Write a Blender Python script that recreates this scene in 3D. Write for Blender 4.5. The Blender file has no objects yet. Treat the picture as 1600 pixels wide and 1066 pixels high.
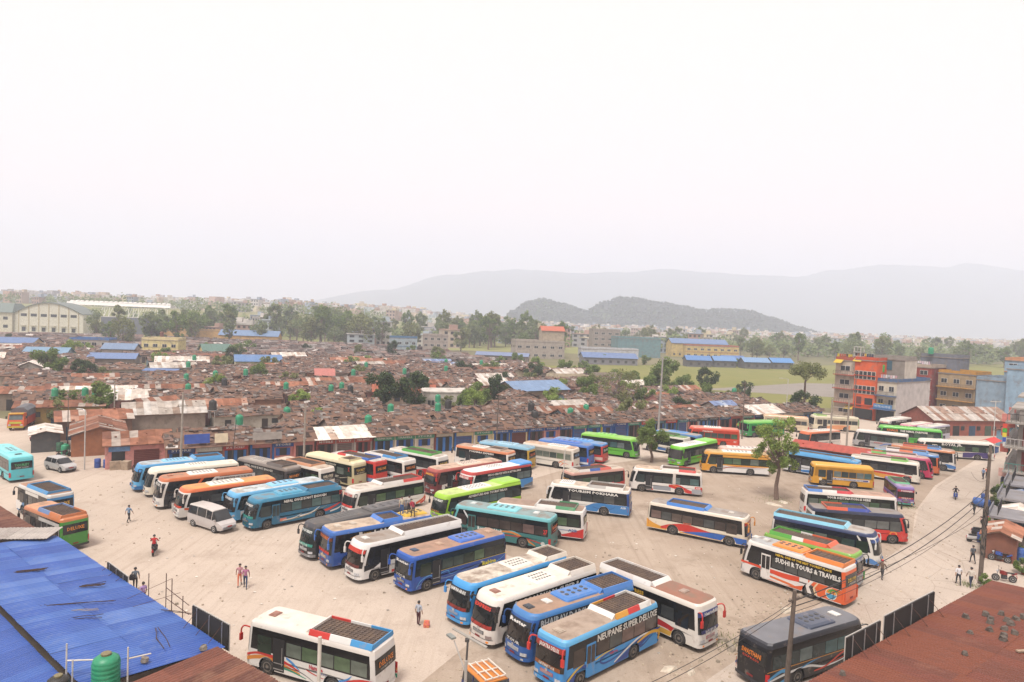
import bpy, bmesh, math, random
from mathutils import Vector, Matrix
R = math.radians
random.seed(7)
scene = bpy.context.scene
COL = scene.collection

# ---------------------------------------------------------------- camera
CAM_H = 21.5
cam_d = bpy.data.cameras.new('camera')
cam_d.sensor_width = 36.0
cam_d.lens = 24.0
cam_d.clip_start = 0.5
cam_d.clip_end = 40000
cam = bpy.data.objects.new('camera', cam_d)
COL.objects.link(cam)
_p, _r = R(2.1), R(2.2)
_fw = Vector((0, math.cos(_p), -math.sin(_p)))
_u0 = Vector((0, math.sin(_p), math.cos(_p)))
_r0 = Vector((1, 0, 0))
_u = _u0 * math.cos(_r) - _r0 * math.sin(_r)
_rt = _r0 * math.cos(_r) + _u0 * math.sin(_r)
cam.matrix_world = Matrix(((_rt.x, _u.x, -_fw.x, 0), (_rt.y, _u.y, -_fw.y, 0), (_rt.z, _u.z, -_fw.z, CAM_H), (0, 0, 0, 1)))
scene.camera = cam

# ---------------------------------------------------------------- sky, sun, exposure
SUN_EL, SUN_AZ = R(62), R(205)        # high, hazy sun, a little behind the camera's left shoulder
world = bpy.data.worlds.new('World')
scene.world = world
world.use_nodes = True
nt = world.node_tree
nt.nodes.clear()
out = nt.nodes.new('ShaderNodeOutputWorld')
bg = nt.nodes.new('ShaderNodeBackground')
sky = nt.nodes.new('ShaderNodeTexSky')
sky.sky_type = 'NISHITA'
sky.sun_disc = False
sky.sun_elevation = SUN_EL
sky.sun_rotation = SUN_AZ
sky.air_density = 1.0
sky.dust_density = 8.0
sky.ozone_density = 1.0
hs = nt.nodes.new('ShaderNodeHueSaturation')     # thick haze: nearly colourless sky
hs.inputs['Saturation'].default_value = 0.12
mixw = nt.nodes.new('ShaderNodeMixRGB')
mixw.inputs[0].default_value = 0.8
mixw.inputs[2].default_value = (9.75, 8.05, 7.35, 1)
nt.links.new(sky.outputs[0], hs.inputs['Color'])
nt.links.new(hs.outputs[0], mixw.inputs[1])
nt.links.new(mixw.outputs[0], bg.inputs[0])
bg.inputs[1].default_value = 0.1
nt.links.new(bg.outputs[0], out.inputs[0])

sun_d = bpy.data.lights.new('sun', 'SUN')
sun_d.energy = 3.0
sun_d.angle = R(15)
sun_d.color = (1.0, 0.95, 0.89)
sun = bpy.data.objects.new('sun', sun_d)
COL.objects.link(sun)
_sd = Vector((math.sin(SUN_AZ) * math.cos(SUN_EL), math.cos(SUN_AZ) * math.cos(SUN_EL), math.sin(SUN_EL)))
sun.rotation_euler = _sd.to_track_quat('Z', 'Y').to_euler()
sun.location = (0, 0, 300)

scene.view_settings.view_transform = 'Standard'
scene.view_settings.look = 'None'
scene.view_settings.gamma = 1.0
scene.view_settings.use_curve_mapping = False
scene.view_settings.exposure = 0.57
scene.render.engine = 'CYCLES'
scene.cycles.max_bounces = 6
scene.cycles.volume_bounces = 3
scene.cycles.transparent_max_bounces = 8
scene.cycles.use_denoising = True

# ---------------------------------------------------------------- helpers
def lin(c):
    return c / 12.92 if c <= 0.04045 else ((c + 0.055) / 1.055) ** 2.4

def C(h, k=0.68):
    """colour as it reads in daylight haze -> albedo"""
    return tuple(lin(int(h[i:i + 2], 16) / 255) * k for i in (0, 2, 4))

MATS = {}
def M(col, rough=0.5, var=0.12, scale=2.0, dirt=None, dirt_amt=0.0, dscale=1.0, metal=0.0, bump=0.0, bscale=8.0, island=0.0, coat=0.0, spec=0.5):
    """procedural paint / plaster / metal: base colour broken up by two noises, optional dirt, bump and per-piece variation"""
    if isinstance(col, str): col = C(col)
    if isinstance(dirt, str): dirt = C(dirt)
    key = (col, rough, var, scale, dirt, dirt_amt, dscale, metal, bump, bscale, island, coat, spec)
    if key in MATS: return MATS[key]
    m = bpy.data.materials.new('surface')
    m.use_nodes = True
    n = m.node_tree.nodes; l = m.node_tree.links
    b = n['Principled BSDF']
    b.inputs['Roughness'].default_value = rough
    b.inputs['Metallic'].default_value = metal
    b.inputs['Specular IOR Level'].default_value = spec
    if coat: b.inputs['Coat Weight'].default_value = coat
    tc = n.new('ShaderNodeTexCoord')
    no = n.new('ShaderNodeTexNoise'); no.inputs['Scale'].default_value = scale; no.inputs['Detail'].default_value = 4
    l.new(tc.outputs['Object'], no.inputs['Vector'])
    rp = n.new('ShaderNodeMapRange')
    rp.inputs[1].default_value = 0.3; rp.inputs[2].default_value = 0.7
    rp.inputs[3].default_value = 1 - var; rp.inputs[4].default_value = 1 + var
    l.new(no.outputs[0], rp.inputs[0])
    mul = n.new('ShaderNodeMixRGB'); mul.blend_type = 'MULTIPLY'; mul.inputs[0].default_value = 1
    mul.inputs[1].default_value = (*col, 1)
    l.new(rp.outputs[0], mul.inputs[2])
    cur = mul.outputs[0]
    if island:
        g = n.new('ShaderNodeNewGeometry')
        mr = n.new('ShaderNodeMapRange'); mr.inputs[3].default_value = 1 - island; mr.inputs[4].default_value = 1 + island
        l.new(g.outputs['Random Per Island'], mr.inputs[0])
        m2 = n.new('ShaderNodeMixRGB'); m2.blend_type = 'MULTIPLY'; m2.inputs[0].default_value = 1
        l.new(cur, m2.inputs[1]); l.new(mr.outputs[0], m2.inputs[2]); cur = m2.outputs[0]
    if dirt:
        n2 = n.new('ShaderNodeTexNoise'); n2.inputs['Scale'].default_value = dscale; n2.inputs['Detail'].default_value = 6; n2.inputs['Roughness'].default_value = 0.65
        l.new(tc.outputs['Object'], n2.inputs['Vector'])
        r2 = n.new('ShaderNodeMapRange'); r2.inputs[1].default_value = 0.62 - 0.35 * dirt_amt; r2.inputs[2].default_value = 0.82 - 0.3 * dirt_amt
        r2.inputs[4].default_value = 0.9
        l.new(n2.outputs[0], r2.inputs[0])
        m3 = n.new('ShaderNodeMixRGB'); m3.inputs[2].default_value = (*dirt, 1)
        l.new(r2.outputs[0], m3.inputs[0]); l.new(cur, m3.inputs[1]); cur = m3.outputs[0]
    l.new(cur, b.inputs['Base Color'])
    if bump:
        n3 = n.new('ShaderNodeTexNoise'); n3.inputs['Scale'].default_value = bscale; n3.inputs['Detail'].default_value = 5
        l.new(tc.outputs['Object'], n3.inputs['Vector'])
        bp = n.new('ShaderNodeBump'); bp.inputs['Strength'].default_value = bump; bp.inputs['Distance'].default_value = 0.05
        l.new(n3.outputs[0], bp.inputs['Height']); l.new(bp.outputs[0], b.inputs['Normal'])
    MATS[key] = m
    return m

def paint(h, k=0.68): return M(C(h, k), 0.38, 0.07, 0.8, 'a8978a', 0.1, 1.6, coat=0.15)
def roofpaint(h, amt=0.45): return M(C(h), 0.6, 0.1, 1.2, '8d7764', amt, 0.9)
def glassmat(col): return M(col, 0.06, 0.35, 1.1, spec=0.5)
DARK = M((0.012, 0.012, 0.013), 0.6, 0.2)
RUBBER = M((0.03, 0.028, 0.026), 0.85, 0.3, 6, '8d7d6a', 0.2, 5)
RIM = M((0.16, 0.145, 0.13), 0.7, 0.2, 8, '6b5a48', 0.5, 6)
STEEL = M((0.35, 0.35, 0.35), 0.45, 0.15, 5, metal=0.6)
LAMP_W = M((0.42, 0.43, 0.45), 0.12, 0.35, 9)
LAMP_R = M((0.45, 0.02, 0.02), 0.2, 0.1)
LAMP_O = M((0.75, 0.25, 0.03), 0.2, 0.1)

class MB:
    def __init__(s): s.v = []; s.f = []; s.m = []
    def add(s, vs, fs, mi=0):
        o = len(s.v); s.v += [tuple(v) for v in vs]
        s.f += [tuple(i + o for i in f) for f in fs]; s.m += [mi] * len(fs)
        return s
    def box(s, c, d, rz=0.0, mi=0, mat=None):
        hx, hy, hz = d[0] / 2, d[1] / 2, d[2] / 2
        vs = [Vector((x, y, z)) for z in (-hz, hz) for x, y in ((-hx, -hy), (hx, -hy), (hx, hy), (-hx, hy))]
        mm = mat if mat is not None else Matrix.Rotation(rz, 3, 'Z')
        vs = [mm @ v + Vector(c) for v in vs]
        return s.add(vs, [(3, 2, 1, 0), (4, 5, 6, 7), (0, 1, 5, 4), (1, 2, 6, 5), (2, 3, 7, 6), (3, 0, 4, 7)], mi)
    def tube(s, p, q, r, r2=None, n=6, mi=0, cap=True):
        p, q = Vector(p), Vector(q); r2 = r if r2 is None else r2
        d = (q - p).normalized(); a = d.orthogonal().normalized(); b = d.cross(a)
        vs = []
        for c, rr in ((p, r), (q, r2)):
            for i in range(n):
                t = 2 * math.pi * i / n
                vs.append(c + a * (rr * math.cos(t)) + b * (rr * math.sin(t)))
        fs = [(i, (i + 1) % n, n + (i + 1) % n, n + i) for i in range(n)]
        if cap: fs += [tuple(range(n - 1, -1, -1)), tuple(range(n, 2 * n))]
        return s.add(vs, fs, mi)
    def path(s, pts, r, n=6, mi=0):
        for a, b in zip(pts, pts[1:]): s.tube(a, b, r, n=n, mi=mi)
        return s
    def lathe(s, prof, c=(0, 0, 0), axis='z', n=16, mi=0):
        """prof: (radius, height) pairs"""
        vs = []
        for r, h in prof:
            for i in range(n):
                t = 2 * math.pi * i / n
                a, b = r * math.cos(t), r * math.sin(t)
                vs.append((c[0] + a, c[1] + b, c[2] + h) if axis == 'z' else (c[0] + a, c[1] + h, c[2] - b))
        fs = []
        for k in range(len(prof) - 1):
            for i in range(n):
                j = (i + 1) % n
                fs.append((k * n + i, k * n + j, (k + 1) * n + j, (k + 1) * n + i))
        fs.append(tuple(range(n - 1, -1, -1))); e = (len(prof) - 1) * n; fs.append(tuple(range(e, e + n)))
        return s.add(vs, fs, mi)
    def loft(s, rings, mi=0, cap=True, mf=None):
        n = len(rings[0]); vs = [p for r in rings for p in r]; o = len(s.v); s.v += [tuple(p) for p in vs]
        for k in range(len(rings) - 1):
            for i in range(n):
                j = (i + 1) % n
                s.f.append((o + k * n + i, o + k * n + j, o + (k + 1) * n + j, o + (k + 1) * n + i)); s.m.append(mf(k, i) if mf else mi)
        if cap:
            s.f.append(tuple(o + i for i in range(n - 1, -1, -1))); s.m.append(mi)
            e = o + (len(rings) - 1) * n; s.f.append(tuple(e + i for i in range(n))); s.m.append(mi)
        return s
    def prism(s, poly, y0, y1, mi=0):
        """poly in (x,z), extruded along y"""
        n = len(poly)
        vs = [(x, y0, z) for x, z in poly] + [(x, y1, z) for x, z in poly]
        fs = [tuple(range(n)), tuple(range(2 * n - 1, n - 1, -1))] + [(i, n + i, n + (i + 1) % n, (i + 1) % n) for i in range(n)]
        return s.add(vs, fs, mi)
    def mesh(s, name, smooth=False):
        me = bpy.data.meshes.new(name); me.from_pydata(s.v, [], s.f)
        me.polygons.foreach_set('material_index', s.m)
        if smooth: me.polygons.foreach_set('use_smooth', [True] * len(s.f))
        me.update()
        return me
    def build(s, name, mats, parent=None, loc=None, rz=0.0, smooth=False):
        return put(name, s.mesh(name, smooth), mats, parent, loc, rz)

def put(name, me, mats, parent=None, loc=None, rz=0.0, scale=None):
    """one object from a (possibly shared) mesh; the materials sit on the object"""
    if not isinstance(mats, (list, tuple)): mats = [mats]
    while len(me.materials) < len(mats): me.materials.append(None)
    o = bpy.data.objects.new(name, me); COL.objects.link(o)
    for i, m in enumerate(mats):
        o.material_slots[i].link = 'OBJECT'; o.material_slots[i].material = m
    if parent: o.parent = parent
    if loc is not None: o.location = loc
    if rz: o.rotation_euler = (0, 0, rz)
    if scale is not None: o.scale = scale
    return o

def thing(name, label, cat, loc=(0, 0, 0), rz=0.0, group=None):
    o = bpy.data.objects.new(name, None); COL.objects.link(o)
    o.empty_display_size = 0.2
    o.location = loc; o.rotation_euler = (0, 0, rz)
    return tag(o, label, cat, group)

def tag(o, label, cat, group=None):
    o['label'] = label; o['category'] = cat
    if group: o['group'] = group
    return o

def struct(o, kind='structure'):
    o['kind'] = kind; return o

def copy_tree(o, parent=None):
    c = o.copy(); COL.objects.link(c)
    if parent: c.parent = parent
    for ch in o.children: copy_tree(ch, c)
    return c

_txt = {}
def text_mesh(s, bold=0.02):
    """lettering as a flat mesh, 1 m high capitals, origin bottom left; returns mesh and its width"""
    k = (s, bold)
    if k in _txt: return _txt[k]
    cu = bpy.data.curves.new('lettering', 'FONT')
    cu.body = s; cu.size = 1.37; cu.resolution_u = 1; cu.offset = bold
    tmp = bpy.data.objects.new('lettering', cu)
    me = bpy.data.meshes.new_from_object(tmp)
    bpy.data.objects.remove(tmp); bpy.data.curves.remove(cu)
    xs = [v.co.x for v in me.vertices] or [0]
    x0, x1 = min(xs), max(xs)
    for v in me.vertices: v.co.x -= x0
    me.materials.clear()
    _txt[k] = (me, max(x1 - x0, 0.01))
    return _txt[k]

def lettering(s, parent, loc, rot, height, col, width=None, bold=0.02, rough=0.5):
    me, w = text_mesh(s, bold)
    o = put('lettering', me, M(col, rough, 0.05), parent, loc)
    o.rotation_euler = rot
    sx = height if width is None else width / w
    o.scale = (sx, height, 1)
    return o

def catmull(pts, n=8):
    P = [pts[0]] + list(pts) + [pts[-1]]; o = []
    for i in range(1, len(P) - 2):
        for k in range(n):
            t = k / n
            o.append(tuple(0.5 * (2 * b + (c - a) * t + (2 * a - 5 * b + 4 * c - d) * t * t + (3 * b - a - 3 * c + d) * t ** 3) for a, b, c, d in zip(P[i - 1], P[i], P[i + 1], P[i + 2])))
    o.append(tuple(P[-1])); return o
# ---------------------------------------------------------------- ground, road, airfield, hills
def ground_mat(name, c1, c2, c3, s1=0.03, s2=0.4, streak=True, crack=0.0, stain='8a7560', stain_amt=0.5, joints=False):
    m = bpy.data.materials.new(name); m.use_nodes = True
    n = m.node_tree.nodes; l = m.node_tree.links; b = n['Principled BSDF']
    b.inputs['Roughness'].default_value = 0.95; b.inputs['Specular IOR Level'].default_value = 0.2
    tc = n.new('ShaderNodeTexCoord')
    def noise(scale, det=5, rough=0.6, vec=None):
        x = n.new('ShaderNodeTexNoise'); x.inputs['Scale'].default_value = scale; x.inputs['Detail'].default_value = det; x.inputs['Roughness'].default_value = rough
        l.new(vec or tc.outputs['Object'], x.inputs['Vector']); return x.outputs[0]
    def rng(src, a, bb, lo=0.0, hi=1.0):
        x = n.new('ShaderNodeMapRange'); x.inputs[1].default_value = a; x.inputs[2].default_value = bb; x.inputs[3].default_value = lo; x.inputs[4].default_value = hi
        l.new(src, x.inputs[0]); return x.outputs[0]
    def mix(f, a, bb, mode='MIX'):
        x = n.new('ShaderNodeMixRGB'); x.blend_type = mode
        if isinstance(f, float): x.inputs[0].default_value = f
        else: l.new(f, x.inputs[0])
        for i, q in ((1, a), (2, bb)):
            if isinstance(q, tuple): x.inputs[i].default_value = (*q, 1)
            else: l.new(q, x.inputs[i])
        return x.outputs[0]
    c = mix(rng(noise(s1, 6), 0.38, 0.62), C(c1), C(c2))
    c = mix(rng(noise(s2, 6, 0.7), 0.5, 0.75), c, C(c3))
    if streak:       # wheel tracks: noise stretched along the driving direction
        mp = n.new('ShaderNodeMapping'); mp.inputs['Rotation'].default_value = (0, 0, R(40)); mp.inputs['Scale'].default_value = (2.2, 0.07, 1)
        l.new(tc.outputs['Object'], mp.inputs['Vector'])
        pm_ = n.new('ShaderNodeMath'); pm_.operation = 'MULTIPLY'; l.new(rng(noise(0.9, 5, 0.65, mp.outputs[0]), 0.5, 0.7, 0, 0.45), pm_.inputs[0]); l.new(rng(noise(0.06, 3), 0.42, 0.6), pm_.inputs[1])
        c = mix(pm_.outputs[0], c, C(stain, 0.72))
        mp2 = n.new('ShaderNodeMapping'); mp2.inputs['Rotation'].default_value = (0, 0, R(-48)); mp2.inputs['Scale'].default_value = (2.0, 0.06, 1)
        l.new(tc.outputs['Object'], mp2.inputs['Vector'])
        pn_ = n.new('ShaderNodeMath'); pn_.operation = 'MULTIPLY'; l.new(rng(noise(0.7, 5, 0.65, mp2.outputs[0]), 0.5, 0.7, 0, 0.45), pn_.inputs[0]); l.new(rng(noise(0.05, 3), 0.6, 0.42), pn_.inputs[1])
        c = mix(pn_.outputs[0], c, C(stain, 0.72))
    c = mix(rng(noise(0.11, 8, 0.72), 0.54, 0.7, 0, stain_amt), c, C(stain))
    c = mix(rng(noise(9, 3, 0.7), 0.3, 0.75, 0.0, 0.3), c, C('7a6a5a'))
    c = mix(rng(noise(0.45, 5, 0.75), 0.64, 0.74, 0.0, 0.55), c, C('6f6155'))
    c = mix(rng(noise(2.2, 6, 0.75), 0.56, 0.7, 0.0, 0.35), c, C('8a7a6a'))
    if crack:
        v = n.new('ShaderNodeTexVoronoi'); v.feature = 'DISTANCE_TO_EDGE'; v.inputs['Scale'].default_value = 0.16
        l.new(tc.outputs['Object'], v.inputs['Vector'])
        c = mix(rng(v.outputs[0], 0.0, 0.006, crack, 0), c, C('8b7a68', .6))
    if joints:
        mp = n.new('ShaderNodeMapping'); mp.inputs['Rotation'].default_value = (0, 0, R(-50))
        l.new(tc.outputs['Object'], mp.inputs['Vector'])
        br = n.new('ShaderNodeTexBrick'); br.inputs['Scale'].default_value = 0.25; br.inputs['Mortar Size'].default_value = 0.004
        br.inputs['Color1'].default_value = (1, 1, 1, 1); br.inputs['Color2'].default_value = (0.97, 0.97, 0.97, 1); br.inputs['Mortar'].default_value = (0.9, 0.89, 0.87, 1)
        l.new(mp.outputs[0], br.inputs['Vector'])
        c = mix(1.0, c, br.outputs[0], 'MULTIPLY')
    l.new(c, b.inputs['Base Color'])
    bp = n.new('ShaderNodeBump'); bp.inputs['Strength'].default_value = 0.5; bp.inputs['Distance'].default_value = 0.04
    l.new(noise(5, 6, 0.7), bp.inputs['Height']); l.new(bp.outputs[0], b.inputs['Normal'])
    return m

def flat(name, pts, z, mat, kind='structure'):
    g = MB(); g.add([(x, y, z) for x, y in pts], [tuple(range(len(pts)))]); o = g.build(name, mat); return struct(o, kind)

flat('ground', [(-14000, -600), (14000, -600), (14000, 15000), (-14000, 15000)], -0.02, ground_mat('earth', '8a8462', '75784f', '9a8d70', 0.01, 0.1, False, stain='6a6a48'))
flat('bus_park', [(-150, 5), (125, 5), (125, 178), (40, 168), (-60, 105), (-150, 150)], 0.0, ground_mat('sandy yard', 'e2d2c2', 'd6c5b4', 'd2c2b2', 0.035, 0.35, stain='ab9886', stain_amt=0.6))
flat('dirt_lot', [(-6, 36), (11, 38.5), (29.6, 57.3), (41.9, 69.5), (49, 81), (60, 95), (80, 116), (60, 122), (30, 112), (8, 96), (2, 88), (-2, 74), (-1, 62), (6, 55), (-2, 44)], 0.005, ground_mat('trodden dirt', 'cdbcaa', 'b8a592', 'ad9b88', 0.05, 0.3, stain='8c7866', stain_amt=0.9))
flat('road', [(0, 24), (12.3, 40.2), (29.6, 57.3), (41.9, 69.5), (49.7, 81.5), (60.5, 95), (73, 108), (88, 120), (98, 128), (97, 118), (76, 105), (56, 76), (47, 60), (30, 30), (20, 20)], 0.010, ground_mat('concrete road', 'd9cabb', 'cfc0b1', 'd2c4b6', 0.06, 0.5, stain='a89888', stain_amt=0.5, crack=0.5, joints=True))

# loose stones and rubble: nobody could count them
def stone(mb, x, y, z, s, rnd, flatk=0.6):
    vs = []
    for i in range(6):
        a = i * math.pi / 3 + rnd.uniform(-.3, .3); r = s * rnd.uniform(.7, 1.1)
        vs.append((x + r * math.cos(a), y + r * math.sin(a), z - 0.01))
    for i in range(6):
        a = i * math.pi / 3 + rnd.uniform(-.3, .3); r = s * rnd.uniform(.45, .8)
        vs.append((x + r * math.cos(a), y + r * math.sin(a), z + s * flatk * rnd.uniform(.7, 1.2)))
    mb.add(vs, [(0, 1, 7, 6), (1, 2, 8, 7), (2, 3, 9, 8), (3, 4, 10, 9), (4, 5, 11, 10), (5, 0, 6, 11), (6, 7, 8, 9, 10, 11)])
rnd = random.Random(11)
mb = MB()
for i in range(2600):
    if i < 1500:
        x, y = rnd.uniform(-4, 46), rnd.uniform(36, 92)
        if abs(y - 28 - x * 0.98) > 14 + 22 * rnd.random(): continue
    elif i < 2100: t = rnd.random(); x, y = 8 + 40 * t + rnd.gauss(0, 1.4), 38.5 + 42 * t + rnd.gauss(0, 1.4)
    else: x, y = rnd.uniform(-50, 10), rnd.uniform(40, 95)
    stone(mb, x, y, 0.01, rnd.uniform(.03, .11) * (1 if rnd.random() < .9 else 1.8), rnd)
struct(mb.build('gravel', M('b5a692', .95, .2, 3, island=0.4)), 'stuff')
mb = MB()
for i in range(420):     # scraps of paper and plastic
    x, y = rnd.choice([(rnd.uniform(-50, -5), rnd.uniform(40, 92)), (rnd.uniform(5, 45), rnd.uniform(38, 90))]); s = rnd.uniform(.05, .14)
    a = rnd.uniform(0, 6.3); c, d = math.cos(a) * s, math.sin(a) * s
    mb.add([(x + c, y + d, .03), (x - d, y + c, .06), (x - c, y - d, .03), (x + d, y - c, .04)], [(0, 1, 2, 3)])
struct(mb.build('litter', M('d9d2c6', .8, .2, 2, island=0.55)), 'stuff')
for i, (x, y, s, lb) in enumerate([(21.6, 50.7, .5, 'long broken concrete block lying left of the orange coach'), (22.6, 50.2, .28, 'small broken concrete chunk beside the long broken block'), (15.3, 44.6, .5, 'dark grey boulder in front of the red and white bus'), (16.2, 45.4, .42, 'grey boulder right of the dark boulder before the red and white bus'), (14.9, 45.6, .4, 'third boulder behind the two before the red and white bus'),
                                 (10.5, 41.5, .45, 'pale rubble lump by the tail of the light blue swirled bus'), (11.8, 41.2, .32, 'small pale rubble lump at the edge of the dirt'), (33.9, 82.6, .7, 'flat white slab lying at the foot of the yard tree'), (32.2, 81.6, .8, 'grey drain slab in front of the yard tree')]):
    b = MB(); stone(b, 0, 0, 0.01, s, random.Random(i), .55 if i < 7 else .15)
    o = b.build('stone', M('a69a8a' if i in (2, 3, 4) else 'd5c9b6', .95, .25, 4, bump=.5), None, (x, y, 0)); o.scale = (1.5, .8, 1); o.rotation_euler = (0, 0, i * .7)
    tag(o, lb, 'stone', 'stones and rubble in the yard')

# airfield beyond the settlement
grass = ground_mat('grass', '858a42', '8f8f4c', '989254', 0.02, 0.08, False, stain='727d38', stain_amt=0.5)
flat('airfield_grass', [(10, 300), (18, 256), (34, 226), (42, 198), (60, 178), (120, 190), (300, 240), (700, 420), (620, 640), (300, 470), (150, 372), (60, 330)], 0.005, grass)
flat('runway', [(62, 222), (118, 208), (330, 262), (700, 372), (720, 420), (330, 300), (112, 262)], 0.012, ground_mat('tarmac', '9a948c', 'a39c93', '8f8a84', 0.02, 0.2, False, stain='8a847c'))
flat('taxiway', [(240, 330), (420, 372), (760, 470), (760, 480), (420, 382), (236, 340)], 0.014, ground_mat('pale track', 'bdb6a4', 'b5ad9a', 'a8a290', 0.02, 0.2, False))
flat('far_meadow', [(-420, 400), (-180, 380), (60, 420), (60, 520), (-200, 500), (-420, 470)], 0.006, ground_mat('meadow', '9aa060', 'a5a56a', 'b0a878', 0.01, 0.05, False, stain='85904e'))

# wooded hill and the two mountain ranges
def hmat(name, c1, c2, sc):
    return M(C(c1, 1.0), 1.0, 0.35, sc, C(c2, 1.0), 0.5, sc * 2.3, spec=0.0)
def hill_mesh(name, mat, Y, prof, depth, nx=120, ny=16, rough=6, seed=1, base=-5):
    """ridge seen from the town: prof = (x, height) points at distance Y; slopes fall away before and behind"""
    rr = random.Random(seed); xs = [p[0] for p in prof]; vs = []; fs = []
    off = [[rr.uniform(0, 6.28) for _ in range(12)] for _ in range(2)]
    def h(x):
        for (a, p), (b, q) in zip(prof, prof[1:]):
            if a <= x <= b:
                t = (x - a) / (b - a); t = t * t * (3 - 2 * t); return p + (q - p) * t
        return 0
    for j in range(ny + 1):
        v = -1 + 2 * j / ny
        for i in range(nx + 1):
            x = xs[0] + (xs[-1] - xs[0]) * i / nx; y = Y + v * depth
            fall = max(0.0, 1 - abs(v) ** 1.5)
            w = sum(math.sin((k + 1.3) * x * 0.9 / depth + off[0][k] + v * (k + 1) * 1.3) / (k + 1.2) for k in range(9))
            hh = h(x) * fall + rough * w * fall * min(1, h(x) / (rough * 4 + 1)) + rr.uniform(-.25, .25) * rough * fall
            vs.append((x, y, base + max(0, hh)))
    W = nx + 1
    fs = [(j * W + i, j * W + i + 1, (j + 1) * W + i + 1, (j + 1) * W + i) for j in range(ny) for i in range(nx)]
    b = MB(); b.add(vs, fs); return struct(b.build(name, mat, smooth=False))
hill_mesh('wooded_hill', hmat('forest', '4a5c40', '37472f', 0.02) if False else M((.075, .1, .055), 1, .4, .03, (.045, .065, .035), .5, .05, spec=0), 1500,
          [(-37.5, 0), (0.0, 33.9), (31.2, 55.2), (62.5, 62.7), (106.2, 53.9), (159.4, 40.2), (200.0, 61.4), (234.4, 72.7), (262.5, 71.4), (325.0, 63.9), (375.0, 57.7), (406.2, 51.4), (462.5, 55.2), (512.5, 53.9), (562.5, 40.2), (612.5, 23.9), (675.0, 0), (750.0, 0)], 170, nx=220, ny=18, rough=2.2, seed=4, base=-4)
mount = M((.05, .07, .06), 1, .3, .002, (.035, .05, .04), .5, .004, spec=0)
hill_mesh('near_mountain_range', mount, 4800, [(-2646, 0), (-1638, 60), (-898, 190), (-449, 318), (-180, 353), (0, 374), (449, 364), (718, 393), (1077, 437), (1346, 430), (1795, 412), (1983, 406), (2244, 460), (2580, 507), (2858, 507), (3006, 503), (3164, 541), (3590, 503), (5040, 517)], 1000, nx=320, ny=20, rough=11, seed=9, base=-30)

# the hazy air: one even volume round everything but the sky
hz = MB(); hz.box((900, 2760, 270), (9400, 6480, 580))
hzm = bpy.data.materials.new('hazy air'); hzm.use_nodes = True
hn = hzm.node_tree.nodes; hn.clear()
ho = hn.new('ShaderNodeOutputMaterial'); hv = hn.new('ShaderNodeVolumePrincipled')
hv.inputs['Color'].default_value = (0.81, 0.875, 1.0, 1); hv.inputs['Density'].default_value = 0.00047; hv.inputs['Anisotropy'].default_value = 0.0
hzm.node_tree.links.new(hv.outputs[0], ho.inputs['Volume'])
struct(hz.build('haze', hzm), 'stuff')
# ---------------------------------------------------------------- crowded settlement behind the yard
E1 = Vector((0.863, 0.506, 0)); E2 = Vector((-0.506, 0.863, 0)); ORG = Vector((-29.3, 94.0, 0)); ROW = math.atan2(E1.y, E1.x)
def ramp_mat(name, stops, rough=0.9, shift=0.25, noise_scale=1.2):
    """colour picked per loose piece from a ramp, broken by noise, shifted per object"""
    m = bpy.data.materials.new(name); m.use_nodes = True
    n = m.node_tree.nodes; l = m.node_tree.links; b = n['Principled BSDF']; b.inputs['Roughness'].default_value = rough; b.inputs['Specular IOR Level'].default_value = 0.2
    g = n.new('ShaderNodeNewGeometry'); rp = n.new('ShaderNodeValToRGB'); rp.color_ramp.interpolation = 'CONSTANT'
    el = rp.color_ramp.elements
    while len(el) < len(stops): el.new(0.5)
    for e, (p, c) in zip(el, stops): e.position = p; e.color = (*c, 1)
    l.new(g.outputs['Random Per Island'], rp.inputs[0])
    tc = n.new('ShaderNodeTexCoord'); no = n.new('ShaderNodeTexNoise'); no.inputs['Scale'].default_value = noise_scale; no.inputs['Detail'].default_value = 5
    l.new(tc.outputs['Object'], no.inputs['Vector'])
    mr = n.new('ShaderNodeMapRange'); mr.inputs[1].default_value = .3; mr.inputs[2].default_value = .7; mr.inputs[3].default_value = .72; mr.inputs[4].default_value = 1.25
    l.new(no.outputs[0], mr.inputs[0])
    oi = n.new('ShaderNodeObjectInfo'); mo = n.new('ShaderNodeMapRange'); mo.inputs[3].default_value = 1 - shift; mo.inputs[4].default_value = 1 + shift
    l.new(oi.outputs['Random'], mo.inputs[0])
    mu = n.new('ShaderNodeMath'); mu.operation = 'MULTIPLY'; l.new(mr.outputs[0], mu.inputs[0]); l.new(mo.outputs[0], mu.inputs[1])
    mx = n.new('ShaderNodeMixRGB'); mx.blend_type = 'MULTIPLY'; mx.inputs[0].default_value = 1
    l.new(rp.outputs[0], mx.inputs[1]); l.new(mu.outputs[0], mx.inputs[2]); l.new(mx.outputs[0], b.inputs['Base Color'])
    return m
PATCH = ramp_mat('patched roofing', [(0, (.055, .038, .032)), (.18, (.135, .085, .068)), (.34, (.095, .075, .065)), (.5, (.15, .1, .082)), (.62, (.14, .122, .11)), (.74, (.195, .14, .118)), (.83, (.2, .18, .165)), (.93, (.42, .39, .36)), (.96, (.08, .07, .066))])
RUSTY = ramp_mat('rusty sheets', [(0, (.2, .085, .05)), (.3, (.26, .115, .07)), (.55, (.17, .075, .05)), (.75, (.3, .17, .12)), (.9, (.34, .29, .25))])
PALE = ramp_mat('pale sheets', [(0, (.42, .37, .32)), (.3, (.5, .45, .4)), (.6, (.3, .22, .17)), (.8, (.55, .52, .48))])
BLUES = ramp_mat('blue sheets', [(0, (.13, .17, .28)), (.4, (.17, .22, .33)), (.8, (.24, .28, .35))], shift=.15)
CONC = M('a89a8c', .95, .25, 1.5, '6e6258', .3, .8, bump=.3)
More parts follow.
